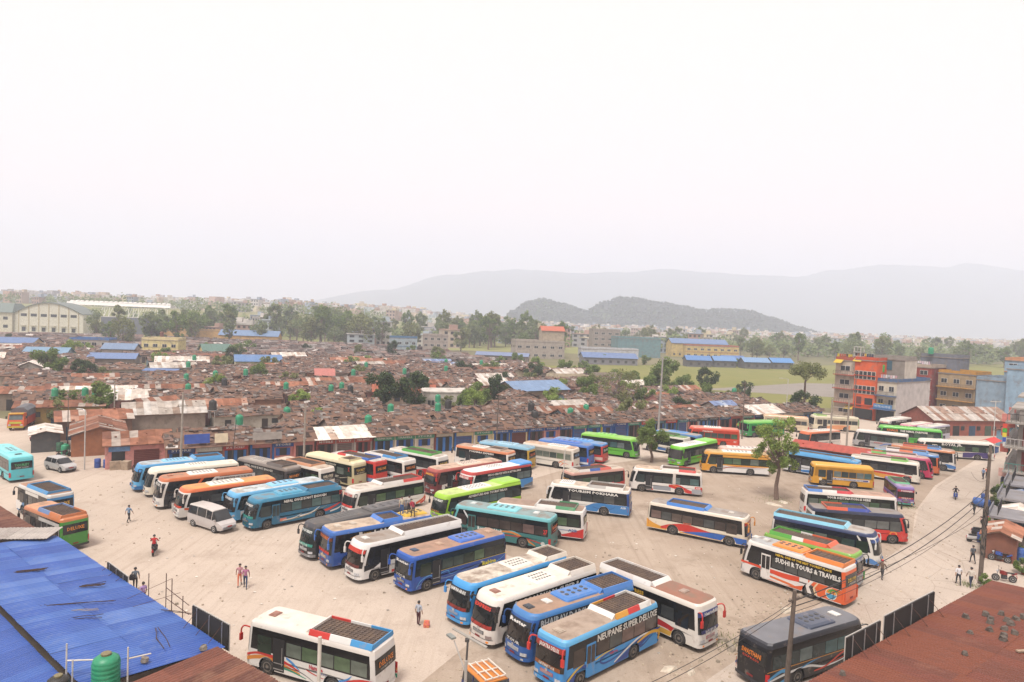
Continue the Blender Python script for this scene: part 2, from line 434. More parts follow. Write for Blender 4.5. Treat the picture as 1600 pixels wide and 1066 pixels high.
WALLS = [M(c, .9, .15, 1.2, '7a6a5c', .25, 1.0) for c in ('9c8c80', 'b5a294', 'c98f86', 'd0c0a8', '8f9aa0', 'a87a64', 'b8aa9c', '7f99a8', 'bdb4a8')]
DOORM = [M(c, .7, .2, 3) for c in ('3a2c26', '35506a', '5a3a30', '2a2420', '4a5a4a')]
WINM = M((.02, .022, .024), .3, .2)

def roof_parts(L, D, he, hr, kind, rnd):
    """base slopes + loose cover of a low gable; ridge along x"""
    b = MB(); ov = .35
    x0, x1 = -L / 2 - ov, L / 2 + ov; y0, y1 = -D / 2 - ov, D / 2 + ov; t = .07
    b.loft([[(x, y0, he), (x, 0, hr), (x, y1, he), (x, y1, he - t), (x, 0, hr - t), (x, y0, he - t)] for x in (x0, x1)])
    c = MB()
    def slab(cx, cy, w, d, tilt, lift, h):
        s = (hr - he) / (D / 2 + ov) * (1 if cy < 0 else -1)
        z = hr - abs(cy) * (hr - he) / (D / 2 + ov) + lift
        a = rnd.uniform(-.25, .25) * (1 if kind == 't' else .12)
        m = Matrix.Rotation(a, 3, 'Z') @ Matrix.Rotation(math.atan(s) + tilt, 3, 'X') @ Matrix.Rotation(rnd.uniform(-.05, .05), 3, 'Y')
        c.box((cx, cy, z), (w, d, h), mat=m)
    if kind == 't':
        n = int(L * D * 1.5)
        for i in range(n):
            w = rnd.uniform(.35, 1.1) * rnd.choice([1, 1, 1, 1.6]); d = rnd.uniform(.25, .75) * rnd.choice([1, 1, 1, 1.8])
            slab(rnd.uniform(x0 + .2, x1 - .2), rnd.uniform(y0 + .15, y1 - .15), w, d, rnd.uniform(-.12, .12), rnd.uniform(.0, .09), rnd.uniform(.03, .12))
        for i in range(int(L * D * .5)):
            s = rnd.uniform(.1, .28); slab(rnd.uniform(x0 + .2, x1 - .2), rnd.uniform(y0 + .2, y1 - .2), s * 1.5, s, rnd.uniform(-.5, .5), .12, s)
    else:
        nx = max(2, int((x1 - x0) / 1.0)); w = (x1 - x0) / nx
        for sy in (-1, 1):
            for i in range(nx):
                for k in range(2):
                    hd = D / 2 + ov
                    slab(x0 + w * (i + .5), sy * hd * (.25 + .5 * k), w * .99, hd * .54, rnd.uniform(-.015, .015), rnd.uniform(.02, .05), .02)
        for i in range(int(L * D * .12)):
            s = rnd.uniform(.1, .25); slab(rnd.uniform(x0 + .2, x1 - .2), rnd.uniform(y0 + .2, y1 - .2), s * 1.4, s, 0, .1, s)
    return b, c

def make_shack(L, D, he, hr, kind, seed):
    rnd = random.Random(seed)
    root = thing('shack', '', 'shack')
    b = MB(); ht = he - .12
    b.loft([[(x, -D / 2, -.1), (x, D / 2, -.1), (x, D / 2, ht), (x, 0, hr - .15), (x, -D / 2, ht)] for x in (-L / 2, L / 2)])
    b.build('wall', WALLS[0], root)
    rb, rc = roof_parts(L, D, he, hr, kind, rnd)
    rf = rb.build('roof', M('7d5f4d', .9, .3, 1.5), root)
    o = rc.build('roof_cover', PATCH if kind == 't' else RUSTY, rf); o['kind'] = 'stuff'
    n = max(1, int(L / 4.5))
    for i in range(n):
        x = -L / 2 + L * (i + .5) / n
        d = MB(); d.box((0, 0, 0), (1.0, .08, 2.0)); d.build('door', rnd.choice(DOORM), root, (x - .8, -D / 2 - .02, 1.0))
        w = MB(); w.box((0, 0, 0), (1.1, .06, .9)); w.build('window', WINM, root, (x + .9, -D / 2 - .01, 1.55))
    return root

PROTO = []
for L in (7, 9, 12, 15):
    for k, kind in enumerate('tttr'):
        PROTO.append((L, kind, make_shack(L, 6.4, 2.7, 3.9 + .1 * k, kind, L * 10 + k)))

def pxy(x, y, z=0.0):
    """where a point lands in the camera's picture, only to skip shacks that nobody can see"""
    v = Vector((x, y, z - CAM_H)); k = v.dot(_fw)
    return 800 + 1067 * v.dot(_rt) / k, 533 - 1067 * v.dot(_u) / k

def seg_d(p, a, b):
    p, a, b = Vector(p), Vector(a), Vector(b); t = max(0, min(1, (p - a).dot(b - a) / (b - a).length_squared)); return (p - a - (b - a) * t).length
LANE = [((-46, 80), (-66, 96)), ((-66, 96), (-100, 128))]
# spots kept clear for the named houses and trees: x, y, radius
CLEAR = [(-74, 122, 3), (-118, 174, 4), (-107, 170, 3), (-25.5, 144, 4.5), (-20, 146, 4.5), (-3.3, 165, 4), (-8.6, 146, 2), (10.3, 151, 2), (26, 163, 3), (-134, 257, 9), (-116, 266, 8), (-84, 225, 9),
         (-15, 152, 8), (4.5, 173, 10), (17, 212, 8), (-52, 190, 4), (-51, 341, 10), (-96, 188, 7), (-130, 227, 9), (-118, 204, 8), (-145, 227, 8), (-62, 100, 9), (-52, 90, 8), (-70, 106, 8), (-40, 106, 5), (-24, 155, 7), (-98, 241, 3), (-41, 135, 4)]
rs = random.Random(21)
nsh = 0; far_rows = []; GAPS = []
b = 9.5; row = 0
while b < 330:
    a = -330.0
    dep = 6.4; gap = rs.choice([.4, .6, 1.0, 2.2])
    while a < 110:
        L = rs.choice([7, 9, 12, 12, 15]); kind = 'r' if rs.random() < .2 else 't'
        c = ORG + E1 * (a + L / 2) + E2 * (b + rs.uniform(-.9, .9)); a += L + rs.choice([.1, .2, .4, 1.4, 3.0])
        if rs.random() < .09:
            GAPS.append((c.x, c.y)); continue
        x, y = c.x, c.y
        u, v = pxy(x, y, 3)
        if y < 60 or y > 372 or u < -50 or u > 1390: continue
        if x > 66 - (y - 150) * .34 or (y > 300 and x > 12): continue
        if x < -60 - (y - 90) * .95: continue
        if min(seg_d((x, y), *s) for s in LANE) < 8 + L / 3 * .5: continue
        if any((x - cx) ** 2 + (y - cy) ** 2 < (r + L * .38) ** 2 for cx, cy, r in CLEAR): continue
        rz = ROW + rs.uniform(-.1, .1)
        if rs.random() < .12 and L <= 9: rz += math.pi / 2
        if y > 262:
            far_rows.append((x, y, L, rz, kind)); continue
        cand = [p for p in PROTO if p[0] == L and p[1] == kind]
        o = copy_tree(rs.choice(cand)[2]); o.location = (x, y, 0); o.rotation_euler = (0, 0, rz + (math.pi if rs.random() < .3 else 0)); o.scale = (1, 1, rs.uniform(.92, 1.16))
        wm = rs.choice(WALLS); pale = rs.random()
        for ch in o.children:
            if ch.name.startswith('wall'): ch.material_slots[0].material = wm
            if ch.name.startswith('roof'):
                for cc in ch.children:
                    if kind == 'r' and pale < .3: cc.material_slots[0].material = PALE
                    elif kind == 'r' and pale < .42: cc.material_slots[0].material = BLUES
        sub = 'pale' if kind == 'r' and pale < .3 else 'blue' if kind == 'r' and pale < .42 else kind
        o['label'] = {'t': 'low shack with stone weighted patchwork brown roof in the dense settlement', 'r': 'low shack with rusty corrugated sheet roof in the dense settlement',
                      'pale': 'low shack with pale whitish sheet roof in the dense settlement', 'blue': 'low shack with faded blue sheet roof in the dense settlement'}[sub]
        o['group'] = {'t': 'patchwork brown roofed shacks', 'r': 'rusty roofed shacks', 'pale': 'pale roofed shacks', 'blue': 'faded blue roofed shacks'}[sub]
        nsh += 1
    b += dep + gap; row += 1
for L, kind, p in PROTO:
    for ch in list(p.children):
        for cc in list(ch.children): bpy.data.objects.remove(cc)
        bpy.data.objects.remove(ch)
    bpy.data.objects.remove(p)
# the rows past the last shack one can make out singly
mb = MB()
for x, y, L, rz, kind in far_rows:
    h = rs.uniform(2.4, 3.0); D = 6.4; mt = Matrix.Rotation(rz, 3, 'Z')
    for cy, sg in ((-D / 4, 1), (D / 4, -1)):
        for i in range(4):
            mb.box(tuple(mt @ Vector((-L / 2 + L * (i + .5) / 4, cy, h + .45)) + Vector((x, y, 0))), (L / 4, D * .56, .1), mat=mt @ Matrix.Rotation(sg * .3 + rs.uniform(-.04, .04), 3, 'X'))
    for i in range(16):
        mb.box(tuple(mt @ Vector((rs.uniform(-L / 2, L / 2), rs.uniform(-2.6, 2.6), h + .75)) + Vector((x, y, 0))), (rs.uniform(.5, 1.4), rs.uniform(.4, 1), .15), rz + rs.uniform(-.3, .3))
    mb.box((x, y, h / 2), (L * .96, D * .9, h), rz)
struct(mb.build('far_settlement_roofs', PATCH), 'stuff')
print('shacks', nsh, 'far', len(far_rows))

# ---- shop row along the yard
SIGNC = ['2f5fa8', '2a4f90', '4a9a7a', '2f5fa8', 'b8322c', '3f8f8a', 'c8c0b0', '24407c']
SHUT = ['2a62a8', '2f6fb4', '7a2c26', '2860a0', '5a3a34', '24589c']
WORDS = ['TRAVELS', 'KIRANA PASAL', 'BUS TICKET', 'HOTEL', 'FRESH HOUSE', 'MOBILE', 'TEA SHOP', 'DELUXE TOURS', 'STORE', 'TICKET', 'CAFE', 'COLD STORE']
def shop_row(a0, L, D, label, walls, kind='t', signs=None, seed=0, cover=None, he=3.0, hr=4.5, boards=()):
    rnd = random.Random(seed)
    c = ORG + E1 * (a0 + L / 2) + E2 * (D / 2)
    root = thing('shop', label, 'shop', (c.x, c.y, 0), ROW, 'shops along the yard')
    w = MB(); ht = he - .1
    w.loft([[(x, -D / 2 + .5, -.1), (x, D / 2, -.1), (x, D / 2, ht), (x, 0, hr - .2), (x, -D / 2 + .5, ht)] for x in (-L / 2, L / 2)])
    w.build('wall', M(walls[0], .9, .12, 1.5, '8a7a6c', .2, 1.5), root)
    rb, rc = roof_parts(L, D, he, hr, kind, rnd)
    rf = rb.build('roof', M('7d5f4d', .9, .3, 1.5), root)
    o = rc.build('roof_cover', cover or (PATCH if kind == 't' else RUSTY), rf); o['kind'] = 'stuff'
    n = max(2, round(L / 3.1)); bw = L / n; yf = -D / 2 + .5
    for i in range(n):
        x = -L / 2 + bw * (i + .5); k = rnd.random()
        p = MB(); p.box((x - bw / 2 + .12, yf - .12, ht / 2), (.28, .22, ht)); p.build('pillar', M(walls[(i + 1) % len(walls)], .85, .1, 2), root)
        if k < .62:
            q = MB(); q.box((x, yf - .01, 1.15), (bw - .5, .06, 2.3)); q.build('doorway', DARK, root)  # dark sheet in place of the unlit shop interior
            sc = rnd.choice(SHUT)
            for j in range(3):
                q = MB(); q.box((x - bw / 2 + .42 + j * (bw - .9) / 2, yf - .16 - .1 * (j % 2), 1.12), (.42, .06, 2.2), rz=rnd.uniform(-.7, .7)); q.build('shutter', M(sc, .6, .12, 2), root)
        elif k < .82:
            q = MB(); q.box((x, yf - .02, 1.1), (bw - .6, .05, 2.2)); s = q.build('roller_shutter', M(rnd.choice(['6a3028', '2f66a8', '7a7068']), .6, .1), root)
            for j in range(9):
                r = MB(); r.box((x, yf - .06, .15 + j * .24), (bw - .62, .04, .06)); r.build('slat', M('5a2c26' if j % 2 else '70362c', .6), s)
        else:
            q = MB(); q.box((x, yf - .02, 1.6), (1.1, .06, 1.0)); wn = q.build('window', WINM, root)
            for j in (-1, 1):
                r = MB(); r.box((x + j * .72, yf - .12, 1.6), (.5, .05, 1.0), rz=.3 * j); r.build('shutter', M('2a5fae', .6), root)
        if rnd.random() < .8:
            sc = rnd.choice(signs or SIGNC); q = MB(); q.box((x, yf - .3, 2.62), (bw - .15, .07, .62)); sg = q.build('signboard', M(sc, .5, .12, 2), root)
            lettering(rnd.choice(WORDS), sg, (x - bw * .36, yf - .345, 2.5), (R(90), 0, 0), .28, 'e8e6de', bw * .7)
    for bx, bz, bwid, bh, col, word, tc in boards:
        q = MB(); q.box((bx, -D / 2 - .1, bz), (bwid, .08, bh), mat=Matrix.Rotation(-.12, 3, 'X')); sg = q.build('signboard', M(col, .5, .15, 1.5), root)
        if word: lettering(word, sg, (bx - bwid * .3, -D / 2 - .16, bz - bh * .22), (R(83), 0, 0), bh * .45, tc, bwid * .55)
        for sx in (-1, 1):
            q = MB(); q.tube((bx + sx * bwid * .4, -D / 2 + .05, bz - bh), (bx + sx * bwid * .4, -D / 2 + .0, bz + bh / 2), .03); q.build('sign_post', STEEL, root)
    return root
P, CR, TN = 'd98f88', 'ddd0b8', '9c6a58'
shop_row(-16, 9.8, 6.6, 'brown roofed shop with blue and yellow board on its eaves, left end of shop row', [TN, '7a4a3c', P], seed=1, boards=[(-1.5, 4.1, 3.0, 1.2, '3a5ab0', 'HOTEL', 'e8e4dc'), (1.4, 4.05, 1.6, 1.2, 'e8d8b8', '', '')])
shop_row(-6, 8.6, 6.6, 'brown roofed shop with grey board above and blue shop fronts', [P, '2f66a8', '2f66a8'], seed=2, boards=[(-2.2, 4.0, 3.8, 1.0, 'a8a098', '', '')])
shop_row(2.8, 8.2, 7.5, 'shop with long flat sheet roof and glazed front between the brown roofed shops', ['b0a8a0', '8a3c34', 'b8b0a8'], kind='r', cover=PALE, seed=3, signs=['a84a3c'], hr=4.2)
shop_row(11.2, 13, 6.8, 'brown patched shop with dark brown doors behind the beige coach', ['e0d4c0', '7a3c30', 'dcd0bc'], seed=4, signs=['2a3f8a', '3f8a6a', '2f5f9a'])
shop_row(24.4, 13.5, 6.8, 'brown patched shop with cream wall and blue doors behind the small white bus', ['ead8a8', '2f6ab0', 'e8e0d4'], seed=5, signs=['4a9a7a', '2f5fa8'])
shop_row(38.1, 12, 6.8, 'brown patched shop with pink wall and blue openings behind the maroon coach', ['e0a098', '2a62ac', 'e0a098'], seed=6, signs=['2f5fa8', '4a9a7a', '24509a'])
shop_row(50.3, 12, 6.8, 'brown patched shop with blue front and yellow board behind the yellow bus', ['2f5faa', '3f76b8', 'd8c83c'], seed=7, signs=['24489a', '2f5fa8', '4aa088'])
shop_row(62.5, 9, 6.8, 'brown patched shop with red board and pale teal wall behind the blue coach', ['6a96a0', '5f8f9c', '7a3c34'], seed=8, signs=['c23a30', 'c8423a'])
shop_row(71.7, 11, 6.8, 'brown patched shop with white pillars and dark awning behind the green coach', ['d8d0c4', '4a7f9a', 'd98f88'], seed=9, signs=['2a3a4a', '3f8f9a'])
shop_row(82.9, 10, 6.8, 'brown patched shop with green board and tin awning behind the small leafy tree', ['c86a5c', 'd88a84', 'c8544a'], seed=10, signs=['3f7f6a', '2f5f8a'])
shop_row(93.1, 9, 6.8, 'pale sheet roofed shop with pink wall behind the red orange coach', ['c8645a', 'd8928a', '3f76a0'], kind='r', cover=PALE, seed=11)
shop_row(102.4, 13, 6.8, 'low tin roofed shop with blue doors behind the big yard tree', ['6f7f8a', '3a5a80', '8a8a88'], seed=12)

# pink corner shop and rusty sheds by the lane on the left
def shed(label, x, y, rz, L, D, he, hr, cover, wall, kind='r', seed=0, name='shed', cat='shed', doors=True):
    rnd = random.Random(seed)
    root = thing(name, label, cat, (x, y, 0), rz)
    w = MB(); ht = he - .1
    w.loft([[(xx, -D / 2, -.1), (xx, D / 2, -.1), (xx, D / 2, ht), (xx, 0, hr - .15), (xx, -D / 2, ht)] for xx in (-L / 2, L / 2)])
    w.build('wall', wall if not isinstance(wall, str) else M(wall, .9, .15, 1.5, '7a6c60', .2, 1.2), root)
    rb, rc = roof_parts(L, D, he, hr, kind, rnd)
    rf = rb.build('roof', M('7d5f4d', .9, .3, 1.5), root)
    o = rc.build('roof_sheet', cover, rf); o['kind'] = 'stuff'
    if doors:
        n = max(1, int(L / 4))
        for i in range(n):
            xx = -L / 2 + L * (i + .5) / n
            q = MB(); q.box((xx - .5, -D / 2 - .02, 1.05), (1.6, .06, 2.1)); q.build('door', rnd.choice(DOORM), root)
            q = MB(); q.box((xx + 1.1, -D / 2 - .02, 1.6), (.9, .06, .9)); q.build('window', WINM, root)
    return root
s = shed('pink corner shop with rusty orange roof and brown roller shutter', -49.8, 91.2, R(31), 7.5, 7.5, 3.0, 4.2, RUSTY, 'dd9a92', seed=1, name='shop', cat='shop', doors=False)
q = MB(); q.box((.9, -3.79, 1.15), (2.9, .08, 2.3)); r_ = q.build('roller_shutter', M('6a3028', .6, .1), s)
for j in range(10):
    r = MB(); r.box((.9, -3.85, .12 + j * .23), (2.86, .04, .05)); r.build('slat', M('7a3a30', .6), r_)
q = MB(); q.box((-2.3, -3.79, 1.1), (1.5, .06, 2.2)); q.build('doorway', DARK, s)  # dark sheet again, painted for the unlit inside
q = MB(); q.box((-2.2, -3.9, 2.55), (2.4, .07, .6)); q.build('signboard', M('5a7fa8', .5, .3, 1.5), s)
q = MB(); q.box((-2.6, -4.2, .55), (1.3, .5, 1.1)); q.build('counter', M('b09a84', .8, .3, 2), s)
shed('long rusty roofed shed along the lane behind the pink corner shop', -59.5, 98.5, R(122), 11, 6.5, 2.9, 4.0, RUSTY, 'a8704e', seed=3)
shed('rusty brown roofed shed by the lane left of the long rusty shed', -66, 108, R(35), 10, 7, 2.9, 4.1, RUSTY, '8a6a58', seed=4)
shed('shed with white strip eaves and patched roof at the lane end', -79, 120, R(28), 13, 6, 2.8, 3.6, RUSTY, 'a88a4a', seed=5)
shed('grey awning stall with tarpaulin beside the lane', -66.5, 97.5, R(125), 7, 3.4, 2.5, 3.0, PALE, '5a5a5a', seed=6, name='stall', cat='stall')
shed('hip roofed brown hut right of the round green tree', -62.5, 120, R(60), 7, 6.5, 3.0, 4.8, RUSTY, '8a7866', seed=7, name='hut', cat='hut')
shed('rusty roofed shed with blue and white board behind the truck', -97, 131, R(25), 16, 7, 3.2, 4.2, RUSTY, '9a8a78', seed=8)
# ---------------------------------------------------------------- named houses
GLASSW = glassmat((.03, .035, .04))
FRAME = M('d8d4cc', .6, .1)
def plaster(h, amt=.3): return M(h, .9, .16, .7, '857a6e', amt, .55, bump=.2)
def house(label, x, y, rz, w, d, floors, fh=3.0, wall='c8bba8', cat='house', name='house', bays=3, balcony=None, bal_col='c8b8a0', parapet=True, roofc='9a9088', win=True, slab=None, side=None, group=None, wgap=None, clutter=0, sides_win=False, rail='6a625c'):
    """flat roofed concrete house; local -y is the front, origin at the front left corner"""
    root = thing(name, label, cat, (x, y, 0), rz, group); h = floors * fh
    b = MB(); b.box((w / 2, d / 2, h / 2 - .1), (w, d, h + .2)); b.build('wall', plaster(wall), root)
    if side:
        b = MB(); b.box((w + .03, d / 2, h / 2), (.06, d - .02, h)); b.build('side_wall', plaster(side, .1), root)
    b = MB(); b.box((w / 2, d / 2, h + .12), (w + .3, d + .3, .22)); rf = b.build('roof', plaster(roofc, .4), root)
    if parapet:
        for (cx, cy, sx, sy) in ((w / 2, .08, w, .14), (w / 2, d - .08, w, .14), (.08, d / 2, .14, d - .4), (w - .08, d / 2, .14, d - .4)):
            b = MB(); b.box((cx, cy, h + .6), (sx, sy, .75)); b.build('parapet', plaster(slab or wall), rf)
    bw = w / bays
    for f in range(floors):
        z = f * fh
        for i in range(bays):
            cx = bw * (i + .5)
            if win:
                q = MB(); q.box((cx, -.02, z + 1.65), (bw * .5, .08, 1.25)); fr = q.build('window', FRAME, root)
                for k in (-1, 1):
                    q = MB(); q.box((cx + k * bw * .12, -.07, z + 1.65), (bw * .21, .04, 1.1)); q.build('pane', GLASSW, fr)
            if balcony and f > 0 and i in balcony:
                q = MB(); q.box((cx, -.62, z), (bw - .06, 1.2, .16)); bl = q.build('balcony', plaster(slab or bal_col), root)
                q = MB(); q.tube((cx - bw / 2 + .08, -1.15, z + .95), (cx + bw / 2 - .08, -1.15, z + .95), .035, n=5)
                for k in range(9): q.tube((cx - bw / 2 + .1 + k * (bw - .2) / 8, -1.15, z + .08), (cx - bw / 2 + .1 + k * (bw - .2) / 8, -1.15, z + .95), .035, n=4)
                q.build('railing', M(rail, .6, .1), bl)
        if sides_win:
            for i in range(max(1, int(d / 4))):
                q = MB(); q.box((-.02, d / max(1, int(d / 4)) * (i + .5), z + 1.65), (.08, 1.4, 1.2)); q.build('window', GLASSW, root)
        if slab and f > 0:
            q = MB(); q.box((w / 2, -.1, z), (w + .1, .25, .22)); q.build('floor_band', plaster(slab), root)
    return root
BR = R(-54)            # houses along the street on the right are turned to it
def at_street(t, off):  # along the street from the orange house's front right corner
    return 89 + .81 * t + .588 * off, 158 + .588 * t - .81 * off
# orange house: tan balcony block, orange bay, cream block with blank white flank
def along(off): return at_street(0, off)
x, y = along(-14.2); A1 = house('tan block with red edged balconies, left part of the orange house', x, y, BR, 5.0, 12, 4, 3.4, 'cbbcaa', bays=1, balcony=[0], slab='b0553f')
x, y = along(-9.2); A2 = house('orange bay with wide glazed windows in the four storey house', x - .5, y - .6, BR, 5.2, 12, 4, 3.5, 'e8642e', bays=2, slab='d2542a', win=False)
for f in (2, 3):
    for i in range(5):
        q = MB(); q.box((.6 + i * 1.0, -.04, f * 3.5 - .9 + 1.0), (.92, .1, 2.0)); fr = q.build('window', FRAME, A2)
        q = MB(); q.box((.6 + i * 1.0, -.1, f * 3.5 - .9 + 1.0), (.76, .04, 1.8)); q.build('pane', GLASSW, fr)
q = MB(); q.box((1.4, -.04, 4.2), (1.2, .1, 2.4)); q.build('doorway', M('6a2c24', .6), A2)
q = MB(); q.box((3.7, -.05, 4.4), (1.8, .1, 1.6)); q.build('window', WINM, A2)
q = MB(); q.box((2.6, -.4, .0 + 1.4), (4.6, .1, 2.4)); q.build('shop_front', DARK, A2)
x, y = along(-4.0); A3 = house('cream three storey block with blue bands and blank whitish side wall', x, y, BR, 4.6, 17, 3, 3.1, 'd8cfbc', bays=2, balcony=[0, 1], slab='4a6a94', side='cfc8c4')
q = MB(); q.box((2.3, -1.4, 3.75), (4.2, .1, 1.0)); sg = q.build('signboard', M('4a8ac0', .5, .1), A3)
lettering('HOTEL & LODGE', sg, (.5, -1.47, 3.5), (R(90), 0, 0), .5, 'eef0f0', 3.6)
q = MB(); q.box((2.2, -1.5, 3.1), (4.4, 2.6, .1)); q.build('awning', M('4a6a98', .7, .1), A3)
q = MB(); q.box((2.3, -.02, 1.4), (4.0, .1, 2.6)); q.build('shop_front', DARK, A3)
x, y = along(-6.0); A4 = house('grey rooftop room with teal sheet wall on the cream block', x + 2.6, y + 3.4, BR, 7.5, 6, 5, 2.9, '9a948c', bays=2, win=False, side='d8cfc2')
q = MB(); q.box((3.0, -.06, 13.2), (3.2, .1, 2.2)); q.build('sheet_wall', M('3f6a7c', .6, .1), A4)
# washing and awnings on the balconies and roof terraces
def washing(label, x, y, z, rz, L, cols, seed):
    t = thing('washing_line', label, 'washing', (x, y, z), rz); rnd = random.Random(seed)
    b = MB(); b.tube((0, 0, 0), (0, 0, 1.5), .03, n=5); b.tube((L, 0, 0), (L, 0, 1.5), .03, n=5); b.tube((0, 0, 1.45), (L, 0, 1.4), .012, n=4); b.build('line', STEEL, t)
    n = int(L / .55)
    for i in range(n):
        b = MB(); w = rnd.uniform(.35, .5); h = rnd.uniform(.5, 1.1); xx = .3 + i * .55
        b.loft([[(xx - w / 2, -.02, 1.4 - h), (xx + w / 2, .03, 1.4 - h), (xx + w / 2, .05, 1.4 - h), (xx - w / 2, 0, 1.4 - h)], [(xx - w / 2, 0, 1.42), (xx + w / 2, 0, 1.42), (xx + w / 2, .02, 1.42), (xx - w / 2, .02, 1.42)]]); b.build('cloth', M(rnd.choice(cols), .9, .15, 3), t)
x, y = along(-4.0); washing('pink and white washing on the terrace of the cream block', x + 1.2, y + .8, 9.6, BR, 4.2, ['e8c8cc', 'f0ecec', 'd8a8b0', 'c8d0dc'], 1)
x, y = along(-9.2); washing('dark and coloured washing on the roof of the orange bay', x, y + .6, 14.3, BR, 4.6, ['5a3a34', 'a86a4a', '4a4a5a', 'd8b04a'], 2)
x, y = along(-14.2); washing('washing on the roof of the tan block', x, y + .6, 13.9, BR, 4.4, ['d8c03c', '6a4a3c', '8a8a90', 'b85a3c'], 3)
washing('pale sheets drying on the slate grey storey', 112.5, 189, 12, BR, 3.6, ['e8d0dc', 'f0e8ec', 'd8b8c8'], 4)
for k, (off, z, lb) in enumerate(((-14.2, 13.4, 'yellow cloth awning on the top of the tan block'), (-9.4, 14.1, 'yellow cloth awning on the top of the orange bay'), (-4.0, 3.9, 'yellow cloth over the balcony of the cream block'), (-11.0, 2.4, 'yellow shop awning at the foot of the orange bay'))):
    x, y = along(off); t = thing('awning', lb, 'awning', (x, y, z), BR)
    b = MB(); b.loft([[(0, -1.3, -.35), (2.0, -1.3, -.35), (2.0, -1.3, -.3), (0, -1.3, -.3)], [(0, -.05, .45), (2.0, -.05, .45), (2.0, -.05, .5), (0, -.05, .5)]]); b.build('cloth', M('d8b83c', .8, .15, 2), t)
    for sx in (.05, 1.95): b = MB(); b.tube((sx, -.05, .1), (sx, -1.25, -.34), .025, n=4); b.build('stay', STEEL, t)
tw = thing('water_tower', 'small white frame tower with tank on the orange house', 'water tower', (84.5, 166, 14), BR)
for sx, sy in ((-.8, -.8), (.8, -.8), (.8, .8), (-.8, .8)): b = MB(); b.box((sx, sy, 1.6), (.14, .14, 3.2)); b.build('post', plaster('d8d4cc'), tw)
for z in (1.0, 2.0, 3.2): b = MB(); b.box((0, 0, z), (1.9, 1.9, .1)); b.build('platform', plaster('d8d4cc'), tw)
# red house, brown and yellow house, pale blue blank walls
house('red brick house sliver with white trimmed windows behind the blank white wall', 112, 188.5, BR, 4, 9, 4, 2.9, '9a3c30', bays=1, slab='b8a898')
house('brown and yellow balconied house beyond the patchwork shed', 116, 185, BR, 9, 10, 3, 3.5, 'b09a78', bays=3, balcony=[0, 1, 2], slab='c8923a', side='7a7a80', roofc='8a8a90')
house('slate grey top storey behind the brown and yellow house', 117.5, 196, BR, 9.5, 8, 4, 3.6, '7a7e88', bays=2, win=False)
house('pale blue house with tall blank wall right of the yellow balconies', 117.6, 172, BR, 6.4, 14, 3, 3.3, '8fa6b8', bays=2, win=False, side='8aa2b6')
house('lighter blue house with blank wall at the right edge', 120.4, 165.5, BR, 14, 9, 4, 3.3, '93b0c6', bays=3, win=False)
house('pale blue house with orange top band behind the blank blue walls', 134.5, 186, BR, 16, 10, 5, 2.9, '9ab4c8', bays=4, slab='d89a70')
# sheds before them
shed('long shed with patchwork grey and rusty roof before the white wall', 97, 147.5, R(12), 20, 9, 3.2, 5.6, ramp_mat('patchwork tin', [(0, (.3, .2, .15)), (.35, (.42, .36, .31)), (.7, (.24, .13, .09)), (.85, (.46, .42, .38))]), 'a05a48', seed=12)
shed('low shed with pale tile roof and light blue posts by the long white coach', 104, 131, R(20), 17, 8, 3.0, 4.4, PALE, '7fa6bc', seed=13)
shed('low red roofed shed on the yard behind the yellow school bus', 51.5, 106.3, R(-38), 12, 4.6, 2.6, 3.3, M('b8503e', .7, .15, 1.5, '8a4638', .3, .8), '8a3c30', kind='r', seed=14)
# grey balconied house on the near right kerb
NR = R(50.2)
nx, ny = 53.5, 74.4
N1 = thing('house', 'grey three storey house with balconies and red doors at the right edge of the street', 'house', (nx, ny, 0), NR)
for k, (t0, t1, hh, c) in enumerate(((22, 33, 11.6, '9a948e'), (33.2, 42, 12.4, '8a8e98'))):
    b = MB(); b.box(((t0 + t1) / 2, -6.2, hh / 2 - .1), (t1 - t0, 11, hh + .2)); b.build('wall', plaster(c), N1)
    b = MB(); b.box(((t0 + t1) / 2, -5.8, hh + .1), (t1 - t0 + .3, 12, .22)); b.build('roof', plaster('a8a29a', .4), N1)
    for f in range(1, 4):
        z = f * 3.3
        b = MB(); b.box(((t0 + t1) / 2, -.1, z), (t1 - t0, 1.5, .3)); bl = b.build('balcony', plaster('a39c94'), N1)
        b = MB(); b.tube((t0 + .1, .55, z + 1.1), (t1 - .1, .55, z + 1.1), .04, n=5)
        for j in range(20): b.tube((t0 + .2 + j * (t1 - t0 - .4) / 19, .55, z + .1), (t0 + .2 + j * (t1 - t0 - .4) / 19, .55, z + 1.1), .02, n=4)
        b.build('railing', M('c8c6c2', .5), bl)
    for f in range(3):
        z = f * 3.3
        for j in range(3):
            tt = t0 + (t1 - t0) * (j + .5) / 3
            b = MB(); b.box((tt, -.68, z + 1.3), (1.3, .1, 2.2)); dd = b.build('door', M('8a2c26' if j % 2 else 'd8d8d4', .6, .1), N1)
            b = MB(); b.box((tt, -.62, z + 1.7), (.8, .06, .9)); b.build('pane', GLASSW, dd)
    for j, (tt, z) in enumerate(((t0 + .3, 10.3), (t0 + .3, 6.2), (t0 + .2, 2.9), (t1 - .3, 9.0), (t0 + .4, 8.4))):
        b = MB(); b.box((tt, .75, z), (.08, .9, 1.1)); b.build('banner', M(('d98a80', 'c86a5c', 'e0b0a4')[j % 3], .8, .15), N1)
